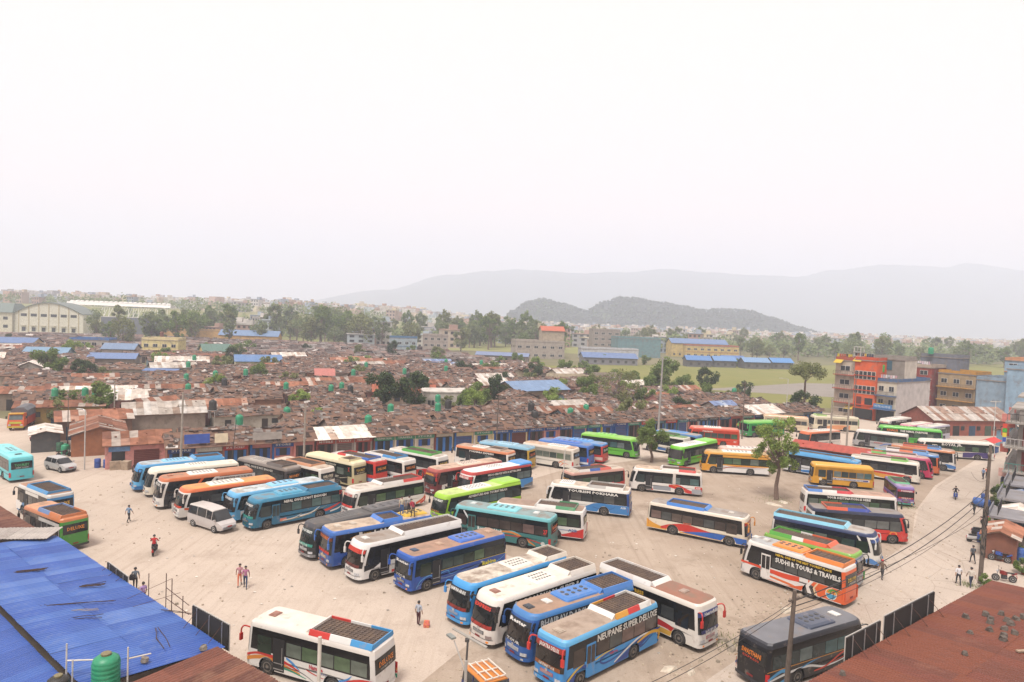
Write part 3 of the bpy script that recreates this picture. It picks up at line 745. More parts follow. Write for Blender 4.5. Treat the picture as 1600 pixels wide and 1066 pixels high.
for f in range(3):          # end wall towards the camera
    z = f * 3.3
    b = MB(); b.box((21.96, -2.6, z + 1.45), (.1, 2.8, 2.5)); b.build('recess', M('7a2f28', .8, .15), N1)
    b = MB(); b.box((21.88, -3.0, z + 1.3), (.1, 1.1, 2.2)); dd = b.build('door', M('e0ddd8', .6, .08), N1)
    b = MB(); b.box((21.8, -2.7, z + 1.3), (.06, .06, .2)); b.build('handle', STEEL, dd)
    b = MB(); b.box((21.94, -5.6, z + 1.7), (.1, 1.5, 1.3)); b.build('window', GLASSW, N1)
    b = MB(); b.box((21.4, -3.0, z + 3.25), (1.3, 7.4, .22)); bl = b.build('balcony', plaster('aaa49c'), N1)
    b = MB(); b.tube((20.85, .5, z + 4.4), (20.85, -6.6, z + 4.4), .05, n=5)
    for j in range(16): b.tube((20.85, .5 - j * .47, z + 3.3), (20.85, .5 - j * .47, z + 4.4), .028, n=4)
    b.build('railing', M(('3f8a80', 'c8c6c2', '3a3a3c')[f], .5), bl)
for j, c in enumerate(('d8452c', '4aa83c', 'e8d23c', '3a58b8', 'f0eee8')):
    b = MB(); b.box((20.7, .7, 9.4 - j * .62), (.05, .5, .55), .3 * j); b.build('prayer_flag', M(c, .8, .1), N1)
b = MB(); b.box((30, .7, 5.1), (5, .1, 1.1)); b.build('sheet', M('3f7f80', .7, .1), N1)
b = MB(); b.box((27, 1.0, .9), (5.5, .1, 1.6)); b.build('fence_sheet', M('4a5a78', .7, .1), N1)
N2 = thing('house', 'low grey canopies and railings of the house in the lower right corner', 'house', (nx, ny, 0), NR)
for k, (t0, t1, z) in enumerate(((-6.5, -1.5, 2.9), (3.0, 9.5, 3.0), (11.5, 18.5, 3.2))):
    b = MB(); b.box(((t0 + t1) / 2, -2.0, z), (t1 - t0, 3.6, .22)); cn = b.build('canopy', plaster('8f8d90'), N2)
    b = MB(); b.box(((t0 + t1) / 2, -.16, z + .3), (t1 - t0, .12, .6)); b.build('fascia', plaster('7f8088'), cn)
    for tt in (t0 + .2, t1 - .2):
        b = MB(); b.box((tt, -.5, z / 2), (.25, .25, z)); b.build('pillar', plaster('b0a8a0'), N2)
    b = MB(); b.box(((t0 + t1) / 2, -4.2, z / 2), (t1 - t0, .2, z)); b.build('wall', plaster('6f6a66'), N2)
    b = MB()
    for j in range(14): b.tube((t0 + .2 + j * (t1 - t0 - .4) / 13, -.9, z + .2), (t0 + .2 + j * (t1 - t0 - .4) / 13, -.9, z + 1.2), .025, n=4)
    b.tube((t0 + .1, -.9, z + 1.2), (t1 - .1, -.9, z + 1.2), .035, n=5); b.build('railing', M('2c2c2e', .5), cn)

# ---- named houses of the settlement and beyond
def gable(label, x, y, rz, L, D, he, hr, roofc, wall, name='house', cat='house', floors=1, over=.5, group=None):
    root = thing(name, label, cat, (x, y, 0), rz, group)
    b = MB(); ht = he - .1
    b.loft([[(xx, -D / 2, -.1), (xx, D / 2, -.1), (xx, D / 2, ht), (xx, 0, hr - .15), (xx, -D / 2, ht)] for xx in (-L / 2, L / 2)]); b.build('wall', plaster(wall), root)
    for sy in (-1, 1):
        n = max(3, int(L / 1.6)); wd = (L + 2 * over) / n; hd = D / 2 + over; s = math.atan2(hr - he, hd)
        for i in range(n):
            b = MB(); b.box((-L / 2 - over + wd * (i + .5), sy * hd / 2, (he + hr) / 2 + .04), (wd * .985, math.hypot(hd, hr - he), .07), mat=Matrix.Rotation(-s * sy, 3, 'X')); b.build('roof_sheet', roofc if not isinstance(roofc, str) else M(roofc, .55, .12, 1.0, '8a8078', .08, .6), root)
    n = max(1, int(L / 3.5))
    for f in range(floors):
        for i in range(n):
            xx = -L / 2 + L * (i + .5) / n
            b = MB(); b.box((xx, -D / 2 - .02, f * 3 + 1.5), (1.3, .08, 1.2)); b.build('window', WINM, root)
            b = MB(); b.box((xx, D / 2 + .02, f * 3 + 1.5), (1.3, .08, 1.2)); b.build('window', WINM, root)
    return root
BLU = M('4f7cc0', .5, .12, 1, '8a94a8', .1, .8)
house('pale yellow two storey house with terrace and brown tank in the left settlement', -139, 256, R(8), 13, 9, 2, 3.6, 'e6d69a', bays=4, balcony=[0, 1, 2, 3], slab='e2d2a0', roofc='b8a890')
gable('blue roofed cream house left of the yellow two storey house', -139, 243, R(14), 10, 9, 4.5, 6.4, M('788fae', .6, .15), 'b8a89c')
gable('low blue roofed shed below the blue roofed cream house', -127, 218, R(18), 13, 8, 3.2, 4.8, M('7088b4', .6, .15), '9a8c80')
gable('turquoise blue roofed open hall at the left of the settlement', -152, 224, R(16), 12, 9, 3.4, 5.4, M('7c9eba', .6, .15), '8aa0b0')
gable('green roofed cream bungalow right of the yellow two storey house', -112, 258, R(35), 10, 9, 4.0, 6.6, M('5f8074', .6, .1), 'dcc48a')
gable('bright blue roofed shed with cream end in the middle settlement', -84, 226, R(25), 14, 8, 3.4, 5.4, M('6488b8', .65, .15, .8, '8a9ab4', .2, .6), 'd8d0b0')
gable('small blue lean-to roof with dark open side in the left settlement', -96, 188, R(8), 8, 5, 2.8, 3.3, M('5f7cae', .6, .15), '4a4a50', name='shed', cat='shed')
gable('pale rusty striped long roof before the yellow house', -112, 238, R(10), 22, 7, 3.0, 4.2, RUSTY, 'd8b86a', name='shed', cat='shed')
house('white flat roofed building among the dark trees of the settlement', -19, 150, R(12), 10, 8, 1, 3.9, 'cfc6bc', bays=3, roofc='ddd6cc', parapet=False, wgap=1)
gable('blue roofed brick shed with gable end behind the dark round tree', 5.5, 174, R(35), 16, 10, 3.2, 5.2, M('7c98bc', .6, .15, .8, '94a0b0', .2, .6), 'a08a78', name='shed', cat='shed')
house('low cream house with blue doors at the edge of the green field', 13, 205, R(20), 12, 6, 1, 3.2, 'cfc0a4', bays=4, roofc='b0a090')
house('low grey walled house right of the cream house by the field', 28, 214, R(20), 10, 6, 1, 3.4, 'a89c8c', bays=3, roofc='a09484')
house('bare concrete two storey building beyond the settlement', 2, 352, R(10), 26, 14, 2, 4.2, 'b3a89c', bays=6, roofc='a89e92', sides_win=True)
house('small grey tower carrying the orange pavilion roof', 17, 366, R(10), 8, 6, 4, 3.5, 'b8a890', bays=2)
gable('orange hip roof pavilion above the concrete building', 21, 365, R(10), 12, 8, 14.3, 16.8, M('c4694c', .7, .15), 'b8a890', name='pavilion', cat='pavilion')
gable('long orange red roof among the far trees', -14, 590, R(6), 58, 12, 5, 8, M('c85a44', .6, .1), 'b09a84', name='hall', cat='hall')
house('two storey blue and white house at the back of the settlement', -62, 345, R(8), 14, 9, 2, 4.0, 'a8b8c0', bays=4, slab='4a7aa0')
house('unfinished grey brick house behind the blue and white house', -46, 352, R(8), 13, 9, 3, 3.2, 'b0a49a', bays=4)
house('teal blank walled block beyond the green field', 62, 400, R(6), 26, 16, 3, 3.6, '6f949a', bays=5, win=False)
house('tall grey brown house left of the teal block', 52, 440, R(6), 18, 12, 4, 3.6, 'a39890', bays=4)
house('white low range with red doors before the teal block', 38, 372, R(6), 32, 9, 1, 5.0, 'c9ccd0', bays=8)
gable('blue roofed hall in front of the teal block', 47, 332, R(4), 26, 13, 3.2, 5.4, M('6a82ae', .65, .15, .8, '8a9ab4', .2, .6), '8a8a90', name='hall', cat='hall')
gable('flat blue roofed shed left of the field, below the concrete building', -4, 318, R(-6), 24, 9, 3.0, 4.4, M('7c8cae', .6, .15), '8a8078', name='shed', cat='shed')
house('yellow house with blue upper storey beyond the field', 108, 424, R(4), 34, 12, 2, 3.6, 'd8be78', bays=8, slab='b86a50')
gable('blue roof of the yellow house beyond the field', 118, 436, R(4), 36, 12, 8.4, 11.4, M('7088b0', .7, .15), 'd8be78')
for i, (x, y, L, D) in enumerate(((92, 338, 12, 7), (106, 342, 11, 7), (121, 340, 13, 7), (136, 346, 11, 7), (114, 353, 12, 7))):
    gable(['bright blue shed roof behind the field, left end of the row', 'second blue shed roof from the left behind the field', 'long pale blue shed roof, third in the row behind the field', 'blue shed roof at the right end of the row behind the field', 'blue shed roof behind the row of sheds by the field'][i], x, y, R(3 + 2 * i), L, D, 3.2, 5.4, M(('5a86be', '6a94c8', '7ca0c8', '5a92ce', '5a7cb4')[i], .6, .15), '6a6a6c', name='shed', cat='shed', group='blue sheds behind the field')
house('orange yellow school block by the left trees', -205, 395, R(8), 34, 10, 1, 6, 'cfa468', bays=7, roofc='b0a090')
gable('blue roofed yellow school hall right of the orange block', -150, 392, R(8), 32, 12, 4.5, 7.5, M('7490b4', .6, .15), 'dcae6a', name='hall', cat='hall')
gable('blue roofed cream house at the left edge of the settlement', -190, 262, R(12), 14, 9, 4, 6, M('6580ac', .6, .15), 'e0c894')
house('small white house with blue top floor near the left edge', -170, 262, R(10), 14, 8, 2, 2.9, 'b8b0a8', bays=4, slab='4a7ab8')
gable('small pink pagoda shrine in the settlement', -52, 190, R(20), 4.6, 4.6, 3.0, 4.8, M('c47a70', .7, .15), 'd88a80', name='shrine', cat='shrine')
gable('orange tiled long house right of the dark trees', -25, 160, R(14), 14, 7, 3.0, 4.4, M('a85a3c', .7, .2), 'a08a78')

# ---- stadium at the far left
st = thing('sports_hall', 'cream sports hall with arched green roof and pilasters at the far left', 'sports hall', (-284, 418, 0), R(4)); st.scale = (.44, .44, .7)
arc = [(-46 + 92 * i / 24, 17 + 9.5 * math.sin(math.pi * i / 24)) for i in range(25)]
b = MB(); b.prism([(-46, -.1), (46, -.1)] + arc[::-1], 0, 40); b.build('wall', plaster('e2decf', .12), st)
b = MB(); b.loft([[(x, yy, z + dz) for x, z in arc for dz in (0,)] + [(x, yy, z + .7) for x, z in arc[::-1]] for yy in (-1.5, 42)]); b.build('roof', M('7c8682', .7, .1), st)
for i in range(7):
    xx = -40 + i * 13.3
    b = MB(); b.box((xx, -.25, 9 + 4 * math.sin(math.pi * (xx + 46) / 92)), (1.0, .5, 18 + 8 * math.sin(math.pi * (xx + 46) / 92))); b.build('pilaster', plaster('c8b890'), st)
for i in range(6):
    xx = -33.4 + i * 13.3
    for z, hh, ww in ((15.5, 2.4, 8), (3, 3.4, 5)):
        b = MB(); b.box((xx, -.1, z), (ww, .2, hh)); wn = b.build('window', GLASSW, st)
    b = MB(); b.box((xx, -1.3, 6.2), (7, 2.4, .4)); b.build('canopy', plaster('d8d0b8'), st)
b = MB(); b.loft([[(-130, -4, z), (-46.5, -4, z)] + [(-46.5, 38, z), (-130, 38, z)] for z in (0, 17)]); b.build('wing_wall', plaster('dcd6c2', .12), st)
b = MB(); b.loft([[(-132, -6, 17), (-45, -6, 17), (-45, 40, 17), (-132, 40, 17)], [(-132, 10, 25), (-52, 10, 25), (-52, 24, 25), (-132, 24, 25)]]); b.build('wing_roof', M('74827c', .7, .1), st)
for i in range(6):
    for z in (5, 12):
        b = MB(); b.box((-125 + i * 14, -4.1, z), (6, .2, 2.6)); b.build('window', GLASSW, st)
g = thing('grandstand', 'white trussed stadium roof above a dark stand beside the sports hall', 'grandstand', (-262, 440, 0), R(6)); g.scale = (.42, .42, .74)
b = MB(); b.box((42, 12, 7.5), (96, 30, 15.2)); b.build('stand', M('6f7480', .8, .15, .3), g)
b = MB()
b.loft([[(-60, 4, 24.5), (92, 4, 24.5), (92, 24, 24.5), (-60, 24, 24.5)], [(-60, 6, 27), (92, 6, 26.5), (92, 22, 26.5), (-60, 22, 27)]])
for i in range(21): b.lathe([(4.0, -.6), (3.4, .6), (1.6, 1.2)], (-56 + i * 7.1, 14, 27.2), n=8)
b.build('canopy_roof', M('f0eee8', .5, .05), g)
tr = MB()
for i in range(14):
    x0 = -6 + i * 7.1
    tr.tube((x0 - 3.5, -3, 15), (x0, 10, 27), .35, n=5); tr.tube((x0 + 3.5, -3, 15), (x0, 10, 27), .35, n=5); tr.tube((x0 - 3.5, -3, 15), (x0 + 3.5, -3, 15), .3, n=5)
    tr.tube((x0 - 3.5, 10, 27), (x0 + 3.5, 10, 27), .3, n=5)
tr.build('truss', M('e8e6e0', .5, .05), g)

# ---- far town
def terrace(x, y):
    """the town on the left stands on a low terrace"""
    fx = max(0.0, min(1.0, (40 - x) / 260)); fy = max(0.0, min(1.0, (y - 520) / 90)); fx = fx * fx * (3 - 2 * fx); fy = fy * fy * (3 - 2 * fy)
    return 15 * fx * fy
tv = []; tn, tm = 40, 24
for j in range(tm + 1):
    for i in range(tn + 1):
        xx = -1500 + 1560 * i / tn; yy = 505 + (1400 - 505) * (j / tm) ** 1.8; tv.append((xx, yy, terrace(xx, yy) - .03 if j < tm else -.1))
tb_ = MB(); tb_.add(tv, [(j * (tn + 1) + i, j * (tn + 1) + i + 1, (j + 1) * (tn + 1) + i + 1, (j + 1) * (tn + 1) + i) for j in range(tm) for i in range(tn)])
struct(tb_.build('terrace', ground_mat('terrace earth', '8f9a60', '9a9468', 'a59c78', 0.01, 0.06, False, stain='7d8850')))
HC = ['c9c4bc', 'd8d2ca', 'c4aca0', 'b4b2b4', 'ccbaa8', 'a4aebc', 'dcd8d2', 'b89888', 'b4bec4', 'd4c8ac']
HM = [M(c, .9, .08, .2) for c in HC]
protoh = []
for k, (w, d, f) in enumerate(((9, 9, 3), (11, 9, 2), (8, 10, 4), (13, 10, 3), (10, 10, 3))):
    rt = thing('house', '', 'house')
    b = MB(); b.box((0, 0, f * 1.5), (w, d, f * 3)); b.build('wall', HM[0], rt)
    b = MB(); b.box((0, 0, f * 3 + .15), (w + .8, d + .8, .35)); b.box((w * .2, d * .1, f * 3 + 1.4), (w * .4, d * .4, 2.4)); b.build('roof', HM[3], rt)
    for q in range(f):
        for i in range(3):
            b = MB(); b.box((-w / 2 + w * (i + .5) / 3, -d / 2 - .04, q * 3 + 1.6), (w * .17, .1, 1.4)); b.build('window', WINM, rt)
    protoh.append(rt)
rf = random.Random(5); taken = []
def town_house(x, y, lab, grp):
    o = copy_tree(rf.choice(protoh)); o.location = (x, y, terrace(x, y) - .3); o.rotation_euler = (0, 0, rf.uniform(-.5, .5)); s = rf.uniform(.85, 1.25); o.scale = (s, s, rf.uniform(.85, 1.3))
    m = rf.choice(HM)
    for ch in o.children:
        if ch.name.startswith('wall'): ch.material_slots[0].material = m
        elif ch.name.startswith('roof'): ch.material_slots[0].material = rf.choice(HM)
    o['label'] = lab; o['group'] = grp
for i in range(70):
    y = rf.uniform(680, 980); x = rf.uniform(-.72, -.03) * y
    town_house(x, y, 'small concrete town house beyond the tree belt on the left', 'far town houses on the left')
for i in range(60):
    x = rf.uniform(40, 420); y = rf.uniform(720, 1050)
    town_house(x, y, 'small concrete town house below the wooded hill', 'far town houses below the hill')
for i in range(30):
    x = rf.uniform(330, 780); y = rf.uniform(660, 980)
    town_house(x, y, 'small concrete town house beyond the airfield on the right', 'far town houses on the right')
for i in range(34):
    x = rf.uniform(-215, 40); y = rf.uniform(400, 540)
    if -175 < x < -120 and y < 420: continue
    town_house(x, y, 'small house standing among the trees of the belt', 'houses among the belt trees')
for i in range(34):
    y = rf.uniform(410, 620); x = rf.uniform(.08, .3) * y
    if 380 < y < 450 and 45 < x < 150: continue
    town_house(x, y, 'small house among the trees beyond the green field', 'houses beyond the green field')
for p in protoh:
    for ch in list(p.children): bpy.data.objects.remove(ch)
    bpy.data.objects.remove(p)
mb = MB()
TOWN = ramp_mat('far town', [(i / 10, C(c, .8)) for i, c in enumerate(HC)], noise_scale=.3, shift=0)
for i in range(3600):
    x = rf.uniform(-.78, .82); y = rf.choice([rf.uniform(740, 1100), rf.uniform(850, 1330)])
    x *= y
    if x < -60 and y > 1150: continue
    s = rf.uniform(7, 13); h = rf.choice([3.5, 6.5, 6.5, 9.5, 9.5, 12.5])
    if x < 0 and rf.random() < .4: h += 3
    tz = terrace(x, y)
    mb.box((x, y, tz + h / 2), (s, s * rf.uniform(.7, 1.2), h), rf.uniform(0, 1.5))
    if rf.random() < .5: mb.box((x + 1, y, tz + h + 1.2), (s * .4, s * .4, 2.4), rf.uniform(0, 1.5))
struct(mb.build('far_town', TOWN), 'stuff')
# ---------------------------------------------------------------- trees
def leaf_mat(c1, c2):
    m = bpy.data.materials.new('foliage'); m.use_nodes = True
    n = m.node_tree.nodes; l = m.node_tree.links; n.clear()
    o = n.new('ShaderNodeOutputMaterial'); g = n.new('ShaderNodeNewGeometry'); rp = n.new('ShaderNodeMixRGB'); rp.inputs[1].default_value = (*c1, 1); rp.inputs[2].default_value = (*c2, 1)
    l.new(g.outputs['Random Per Island'], rp.inputs[0])
    d = n.new('ShaderNodeBsdfDiffuse'); t = n.new('ShaderNodeBsdfTranslucent'); mx = n.new('ShaderNodeMixShader'); mx.inputs[0].default_value = .42
    l.new(rp.outputs[0], d.inputs[0]); l.new(rp.outputs[0], t.inputs[0]); l.new(d.outputs[0], mx.inputs[1]); l.new(t.outputs[0], mx.inputs[2]); l.new(mx.outputs[0], o.inputs[0])
    return m
LEAF = dict(dark=leaf_mat((.045, .07, .03), (.09, .13, .05)), mid=leaf_mat((.11, .16, .045), (.21, .28, .085)), light=leaf_mat((.16, .23, .05), (.3, .38, .11)), olive=leaf_mat((.16, .18, .07), (.25, .27, .12)), far=leaf_mat((.15, .19, .085), (.24, .28, .13)))
BARK = M((.16, .11, .085), .95, .3, 6, bump=.6)
def tree_mesh(seed, H, cw, ch, trunk_h, clumps, leaves, size, spread=1.0, flat_top=False, r0=.22, sparse=1.0):
    """trunk with limbs and a crown of leaf faces gathered in uneven clumps; H total height, cw crown width, ch crown height"""
    rnd = random.Random(seed); tb = MB(); cb = MB()
    base = H - ch
    pts = [Vector((0, 0, -.1)), Vector((rnd.uniform(-.1, .1), rnd.uniform(-.1, .1), trunk_h * .5)), Vector((rnd.uniform(-.2, .2), rnd.uniform(-.2, .2), trunk_h)), Vector((rnd.uniform(-.3, .3), rnd.uniform(-.3, .3), base + ch * .6))]
    rr = [r0 * 1.3, r0, r0 * .8, r0 * .25]
    for a, b, p, q in zip(pts, pts[1:], rr, rr[1:]): tb.tube(a, b, p, q, n=7, cap=False)
    cl = []
    for i in range(clumps):
        while True:
            v = Vector((rnd.uniform(-1, 1), rnd.uniform(-1, 1), rnd.uniform(-1, 1)))
            if v.length <= 1: break
        v = v.normalized() * (v.length ** .5) if v.length > 0 else v
        c = Vector((v.x * cw / 2 * .82, v.y * cw / 2 * .82, base + ch / 2 + v.z * ch / 2 * (.8 if not flat_top else .6)))
        if flat_top: c.z = base + ch * .75 - (c.x ** 2 + c.y ** 2) / (cw / 2) ** 2 * ch * .45 + rnd.uniform(-.1, .15) * ch
        r = cw * rnd.uniform(.1, .2) * spread
        cl.append((c, r))
        st = pts[2].lerp(pts[3], rnd.uniform(0, .7))
        tb.tube(st, c, r0 * .28, r0 * .05, n=5, cap=False)
    for i in range(int(leaves * sparse)):
        c, r = rnd.choice(cl)
        v = Vector((rnd.gauss(0, 1), rnd.gauss(0, 1), rnd.gauss(0, 1))).normalized() * r * rnd.random() ** .45
        p = c + v; s = size * rnd.uniform(.6, 1.3)
        nrm = (v.normalized() * .6 + Vector((rnd.gauss(0, .6), rnd.gauss(0, .6), rnd.gauss(0, .6) + .5))).normalized()
        a = nrm.orthogonal().normalized(); a.rotate(Matrix.Rotation(rnd.uniform(0, 6.3), 3, nrm)); b = nrm.cross(a)
        cb.add([p - a * s, p - b * s * .5, p + a * s, p + b * s * .5], [(0, 1, 2, 3)])
    return tb.mesh('trunk', True), cb.mesh('crown')
def tree(name, label, x, y, meshes, leaf, s=1.0, sz=None, rz=0.0, group=None):
    t = thing(name, label, 'tree', (x, y, 0), rz, group)
    put('trunk', meshes[0], BARK, t); put('crown', meshes[1], LEAF[leaf], t)
    t.scale = (s, s, sz or s)
    return t
YT = tree_mesh(1, 11.8, 6.9, 9.4, 3.6, 46, 6400, .16, .56, r0=.24)
tree('tree', 'tall leafy tree with slim trunk standing alone in the yard', 33.5, 83.9, YT, 'light')
ST = tree_mesh(2, 6.4, 5.2, 5.2, 1.6, 24, 6000, .17, .85, r0=.2)
tree('tree', 'small bushy tree between the green buses in the yard', 22.0, 103.6, ST, 'mid', 1.05)
UM = tree_mesh(3, 13.5, 9.5, 5.2, 8.5, 26, 5200, .24, .8, flat_top=True, r0=.28)
tree('tree', 'umbrella crowned tree rising beyond the big yard tree', 69.5, 160.5, UM, 'olive')
LO = tree_mesh(4, 8.0, 7.0, 7.0, 1.4, 22, 4200, .24, .9)
tree('tree', 'dark bushy tree under the umbrella crowned tree', 67.6, 155.5, LO, 'dark', .95)
RD_ = [tree_mesh(10 + i, 7.5, 7.2, 6.6, 1.6, 20, 3600, .28, .95) for i in range(3)]
BU = [tree_mesh(20 + i, 4.2, 4.6, 3.9, .6, 14, 1800, .24, 1.0, r0=.12) for i in range(2)]
SP = tree_mesh(30, 10, 11, 8.5, 2.2, 26, 1500, .26, .75, r0=.3)
tree('tree', 'large dark tree, left of the pair in the middle of the settlement', -27.3, 144, RD_[0], 'dark', 1.2)
tree('tree', 'large dark brown green tree, right of the pair in the middle of the settlement', -20.4, 146, RD_[1], 'dark', 1.18)
tree('tree', 'round green tree behind the long rusty shed by the lane', -74, 123, RD_[2], 'mid', .95)
tree('tree', 'broad green tree at the upper left of the settlement', -118.7, 174.7, RD_[0], 'mid', 1.2, rz=1.0)
tree('tree', 'dark bushy tree right of the broad green tree', -107.2, 170.9, RD_[1], 'dark', .9, rz=2)
tree('tree', 'small shrubby tree left of the round green tree', -78.5, 118, BU[0], 'olive', 1.0)
tree('tree', 'dark round tree before the blue roofed brick shed', -3.3, 165, RD_[2], 'dark', 1.0, rz=2.2)
tree('tree', 'green tree left of the dark round tree', -9, 146, RD_[0], 'mid', .75, rz=3)
tree('tree', 'small bright green tree right of the dark round tree', 10.3, 150.9, BU[1], 'light', 1.15)
tree('tree', 'sparse spreading tree with bare limbs behind the shops', 26.3, 163.7, SP, 'olive', 1.05)
tree('tree', 'tall green tree behind the lamp mast', 44, 192.5, RD_[1], 'mid', 1.35, 1.55)
tree('tree', 'dark green tree on the near edge of the field', 62.3, 215.2, RD_[2], 'dark', 1.1)
tree('tree', 'small dark bush tree on the field edge right of the green tank', 69.4, 200.6, BU[0], 'dark', 1.25)
tree('tree', 'bushy green tree right of the lamp mast', 50.8, 197, RD_[0], 'mid', .9, rz=1.7)
tree('tree', 'green tree below the lamp mast trees', 33, 165, BU[1], 'mid', 1.4, rz=1)
tree('tree', 'low green tree left of the sparse spreading tree', 18.6, 161.5, RD_[1], 'mid', .8, rz=4)
tree('tree', 'dense low tree in front of the green bungalow', -98.3, 241.5, RD_[2], 'dark', .85, 1.0, rz=1)
tree('tree', 'leafy shrub among the stone weighted roofs of the middle settlement', -41.5, 135.4, BU[0], 'light', 1.3)
tree('tree', 'small tree behind the white flat roofed building', -8.3, 234.5, BU[1], 'mid', 1.3)
tree('tree', 'low shrub beside the dark tree pair', -13.5, 149, BU[0], 'olive', .9, rz=2)
tree('tree', 'yellow green shrub in the left part of the settlement', -58, 131, BU[1], 'light', .8)
tree('tree', 'shrub before the pink pagoda shrine', -56, 172, BU[0], 'olive', 1.3, rz=1)
tree('tree', 'dark conifer shaped tree at the back of the settlement', -52, 300, RD_[1], 'dark', .8, 1.2)
tree('tree', 'bushy tree beside the blue roofed sheds of the left settlement', -121, 240, BU[1], 'mid', 1.5)
tree('tree', 'green plot of bananas behind the shop with flat sheet roof', -33, 118, BU[1], 'light', 1.1)
for k, (x, y, r_, sc, lf) in enumerate(((20, 178, 0, .9, 'mid'), (30, 176, 1, .8, 'light'), (38, 184, 2, 1.0, 'mid'), (24, 196, 0, .8, 'olive'), (36, 204, 1, .9, 'mid'), (14, 186, 2, .7, 'light'), (27, 222, 1, .9, 'mid'), (20, 240, 0, .9, 'mid'), (10, 262, 2, .9, 'light'), (2, 280, 1, .9, 'mid'), (40, 172, 0, .75, 'light'), (52, 182, 2, .8, 'mid'), (58, 176, 1, .7, 'olive'))):
    tree('tree', 'leafy tree in the thicket between settlement and green field', x, y, RD_[r_], lf, sc, rz=k, group='thicket between settlement and field')
FT = [tree_mesh(40 + i, 13 + 2 * (i % 2), (9.5, 7.5, 11, 8, 10, 6.5)[i], 11.5, 2.5, (22, 30, 18, 26, 34, 20)[i], 1400, .5, (1.0, .75, 1.1, .8, .7, .9)[i], r0=.3) for i in range(6)]
rt = random.Random(8)
def belt(n, fx, lab, grp, leaf=('far', 'mid', 'olive'), big=1.0):
    for i in range(n):
        x, y = fx(i); s = rt.uniform(.75, 1.35) * big
        tr_ = tree('tree', lab, x, y, rt.choice(FT), rt.choice(leaf), s, s * rt.uniform(.85, 1.2), rt.uniform(0, 6.3), grp); tr_.location.z = terrace(x, y)
belt(92, lambda i: (rt.uniform(-225, 30), rt.uniform(388, 520)), 'tree of the dense belt between settlement and far town', 'trees of the belt behind the settlement', big=1.2)
belt(38, lambda i: (rt.uniform(-30, 150), rt.uniform(440, 640)), 'tree among the houses beyond the green field', 'trees beyond the green field')
belt(72, lambda i: ((lambda y: (rt.uniform(.25, .82) * y, y))(rt.uniform(430, 640))), 'tree of the belt beyond the airfield on the right', 'trees beyond the airfield', ('far', 'far', 'mid', 'olive'))
belt(8, lambda i: (rt.uniform(-205, -140), rt.uniform(300, 380)), 'tree near the orange yellow school on the left', 'trees by the school')
belt(3, lambda i: (rt.uniform(-245, -215), rt.uniform(340, 390)), 'tree before the cream sports hall', 'trees before the sports hall')
for k, (x, y, s) in enumerate(((-6, 235, .8), (36, 232, .7), (28, 245, .75), (20, 262, .8), (44, 330, .7), (66, 336, .7), (90, 342, .65), (116, 350, .6), (30, 282, .6))):
    tree('bush', 'green bush along the edge of the field', x, y, BU[k % 2], 'mid', s * 1.8, group='bushes along the field edge')
k = 0
for x, y in GAPS:        # shrubs and small trees in the gaps between the shacks
    u, v = pxy(x, y, 2)
    if 0 < u < 1200 and 95 < y < 330 and x < 60 - (y - 150) * .34 and min(seg_d((x, y), *q) for q in LANE) > 8:
        rd = rt.random(); tree('tree', 'small green tree squeezed between the settlement roofs', x, y, rt.choice(RD_ if rd < .5 else BU), rt.choice(['mid', 'light', 'olive', 'dark']), rt.uniform(.65, 1.0) if rd < .5 else rt.uniform(1.1, 1.6), rz=rt.uniform(0, 6), group='small trees between the settlement roofs'); k += 1
print('gap trees', k)
mb = MB()
for i in range(1700):
    r = rt.random()
    if r < .25: x, y = rt.choice([rt.uniform(-.45, .08), rt.uniform(.22, .85)]), rt.uniform(455, 560)
    elif r < .55: x, y = rt.uniform(-.8, .85), rt.uniform(520, 900)
    else: x, y = rt.uniform(-.8, .85), rt.uniform(800, 1400)
    x *= y; s = rt.uniform(4, 7); h = rt.uniform(6, 14)
    for j in range(34):
        v = Vector((rt.gauss(0, 1), rt.gauss(0, 1), rt.gauss(0, 1))).normalized() * rt.random() ** .4
        p = Vector((x + v.x * s, y + v.y * s, terrace(x, y) + h * .55 + v.z * h * .5)); q = rt.uniform(.8, 1.7)
        a = Vector((rt.gauss(0, 1), rt.gauss(0, 1), rt.gauss(0, .6))).normalized(); b = a.orthogonal().normalized()
        mb.add([p - a * q, p - b * q * .7, p + a * q, p + b * q * .7], [(0, 1, 2, 3)])
struct(mb.build('far_woodland', LEAF['far']), 'stuff')
mb = MB()
for i in range(5200):      # trees on the wooded hill's skyline and slopes
    x = rt.uniform(-12, 675)
    t = rt.random(); y = 1500 - 160 * t
    hp = [(-37.5, 0), (0.0, 33.9), (31.2, 55.2), (62.5, 62.7), (106.2, 53.9), (159.4, 40.2), (200.0, 61.4), (234.4, 72.7), (262.5, 71.4), (325.0, 63.9), (375.0, 57.7), (406.2, 51.4), (462.5, 55.2), (512.5, 53.9), (562.5, 40.2), (612.5, 23.9), (675.0, 0), (750.0, 0)]
    hz_ = 0
    for (a, p), (b_, q_) in zip(hp, hp[1:]):
        if a <= x <= b_:
            u = (x - a) / (b_ - a); u = u * u * (3 - 2 * u); hz_ = p + (q_ - p) * u
    z = hz_ * max(0, 1 - (160 * t / 170) ** 1.5) - 4
    s = rt.uniform(2, 3.8)
    for j in range(3):
        a = Vector((rt.gauss(0, 1), rt.gauss(0, 1), rt.gauss(0, 1))).normalized(); b = a.orthogonal().normalized(); p = Vector((x, y, z + s * .6)) + Vector((rt.uniform(-2, 2), rt.uniform(-2, 2), rt.uniform(-1, 3)))
        mb.add([p - a * s, p - b * s * .8, p + a * s, p + b * s * .8], [(0, 1, 2, 3)])
struct(mb.build('hill_woodland', leaf_mat((.075, .095, .085), (.12, .145, .125))), 'stuff')
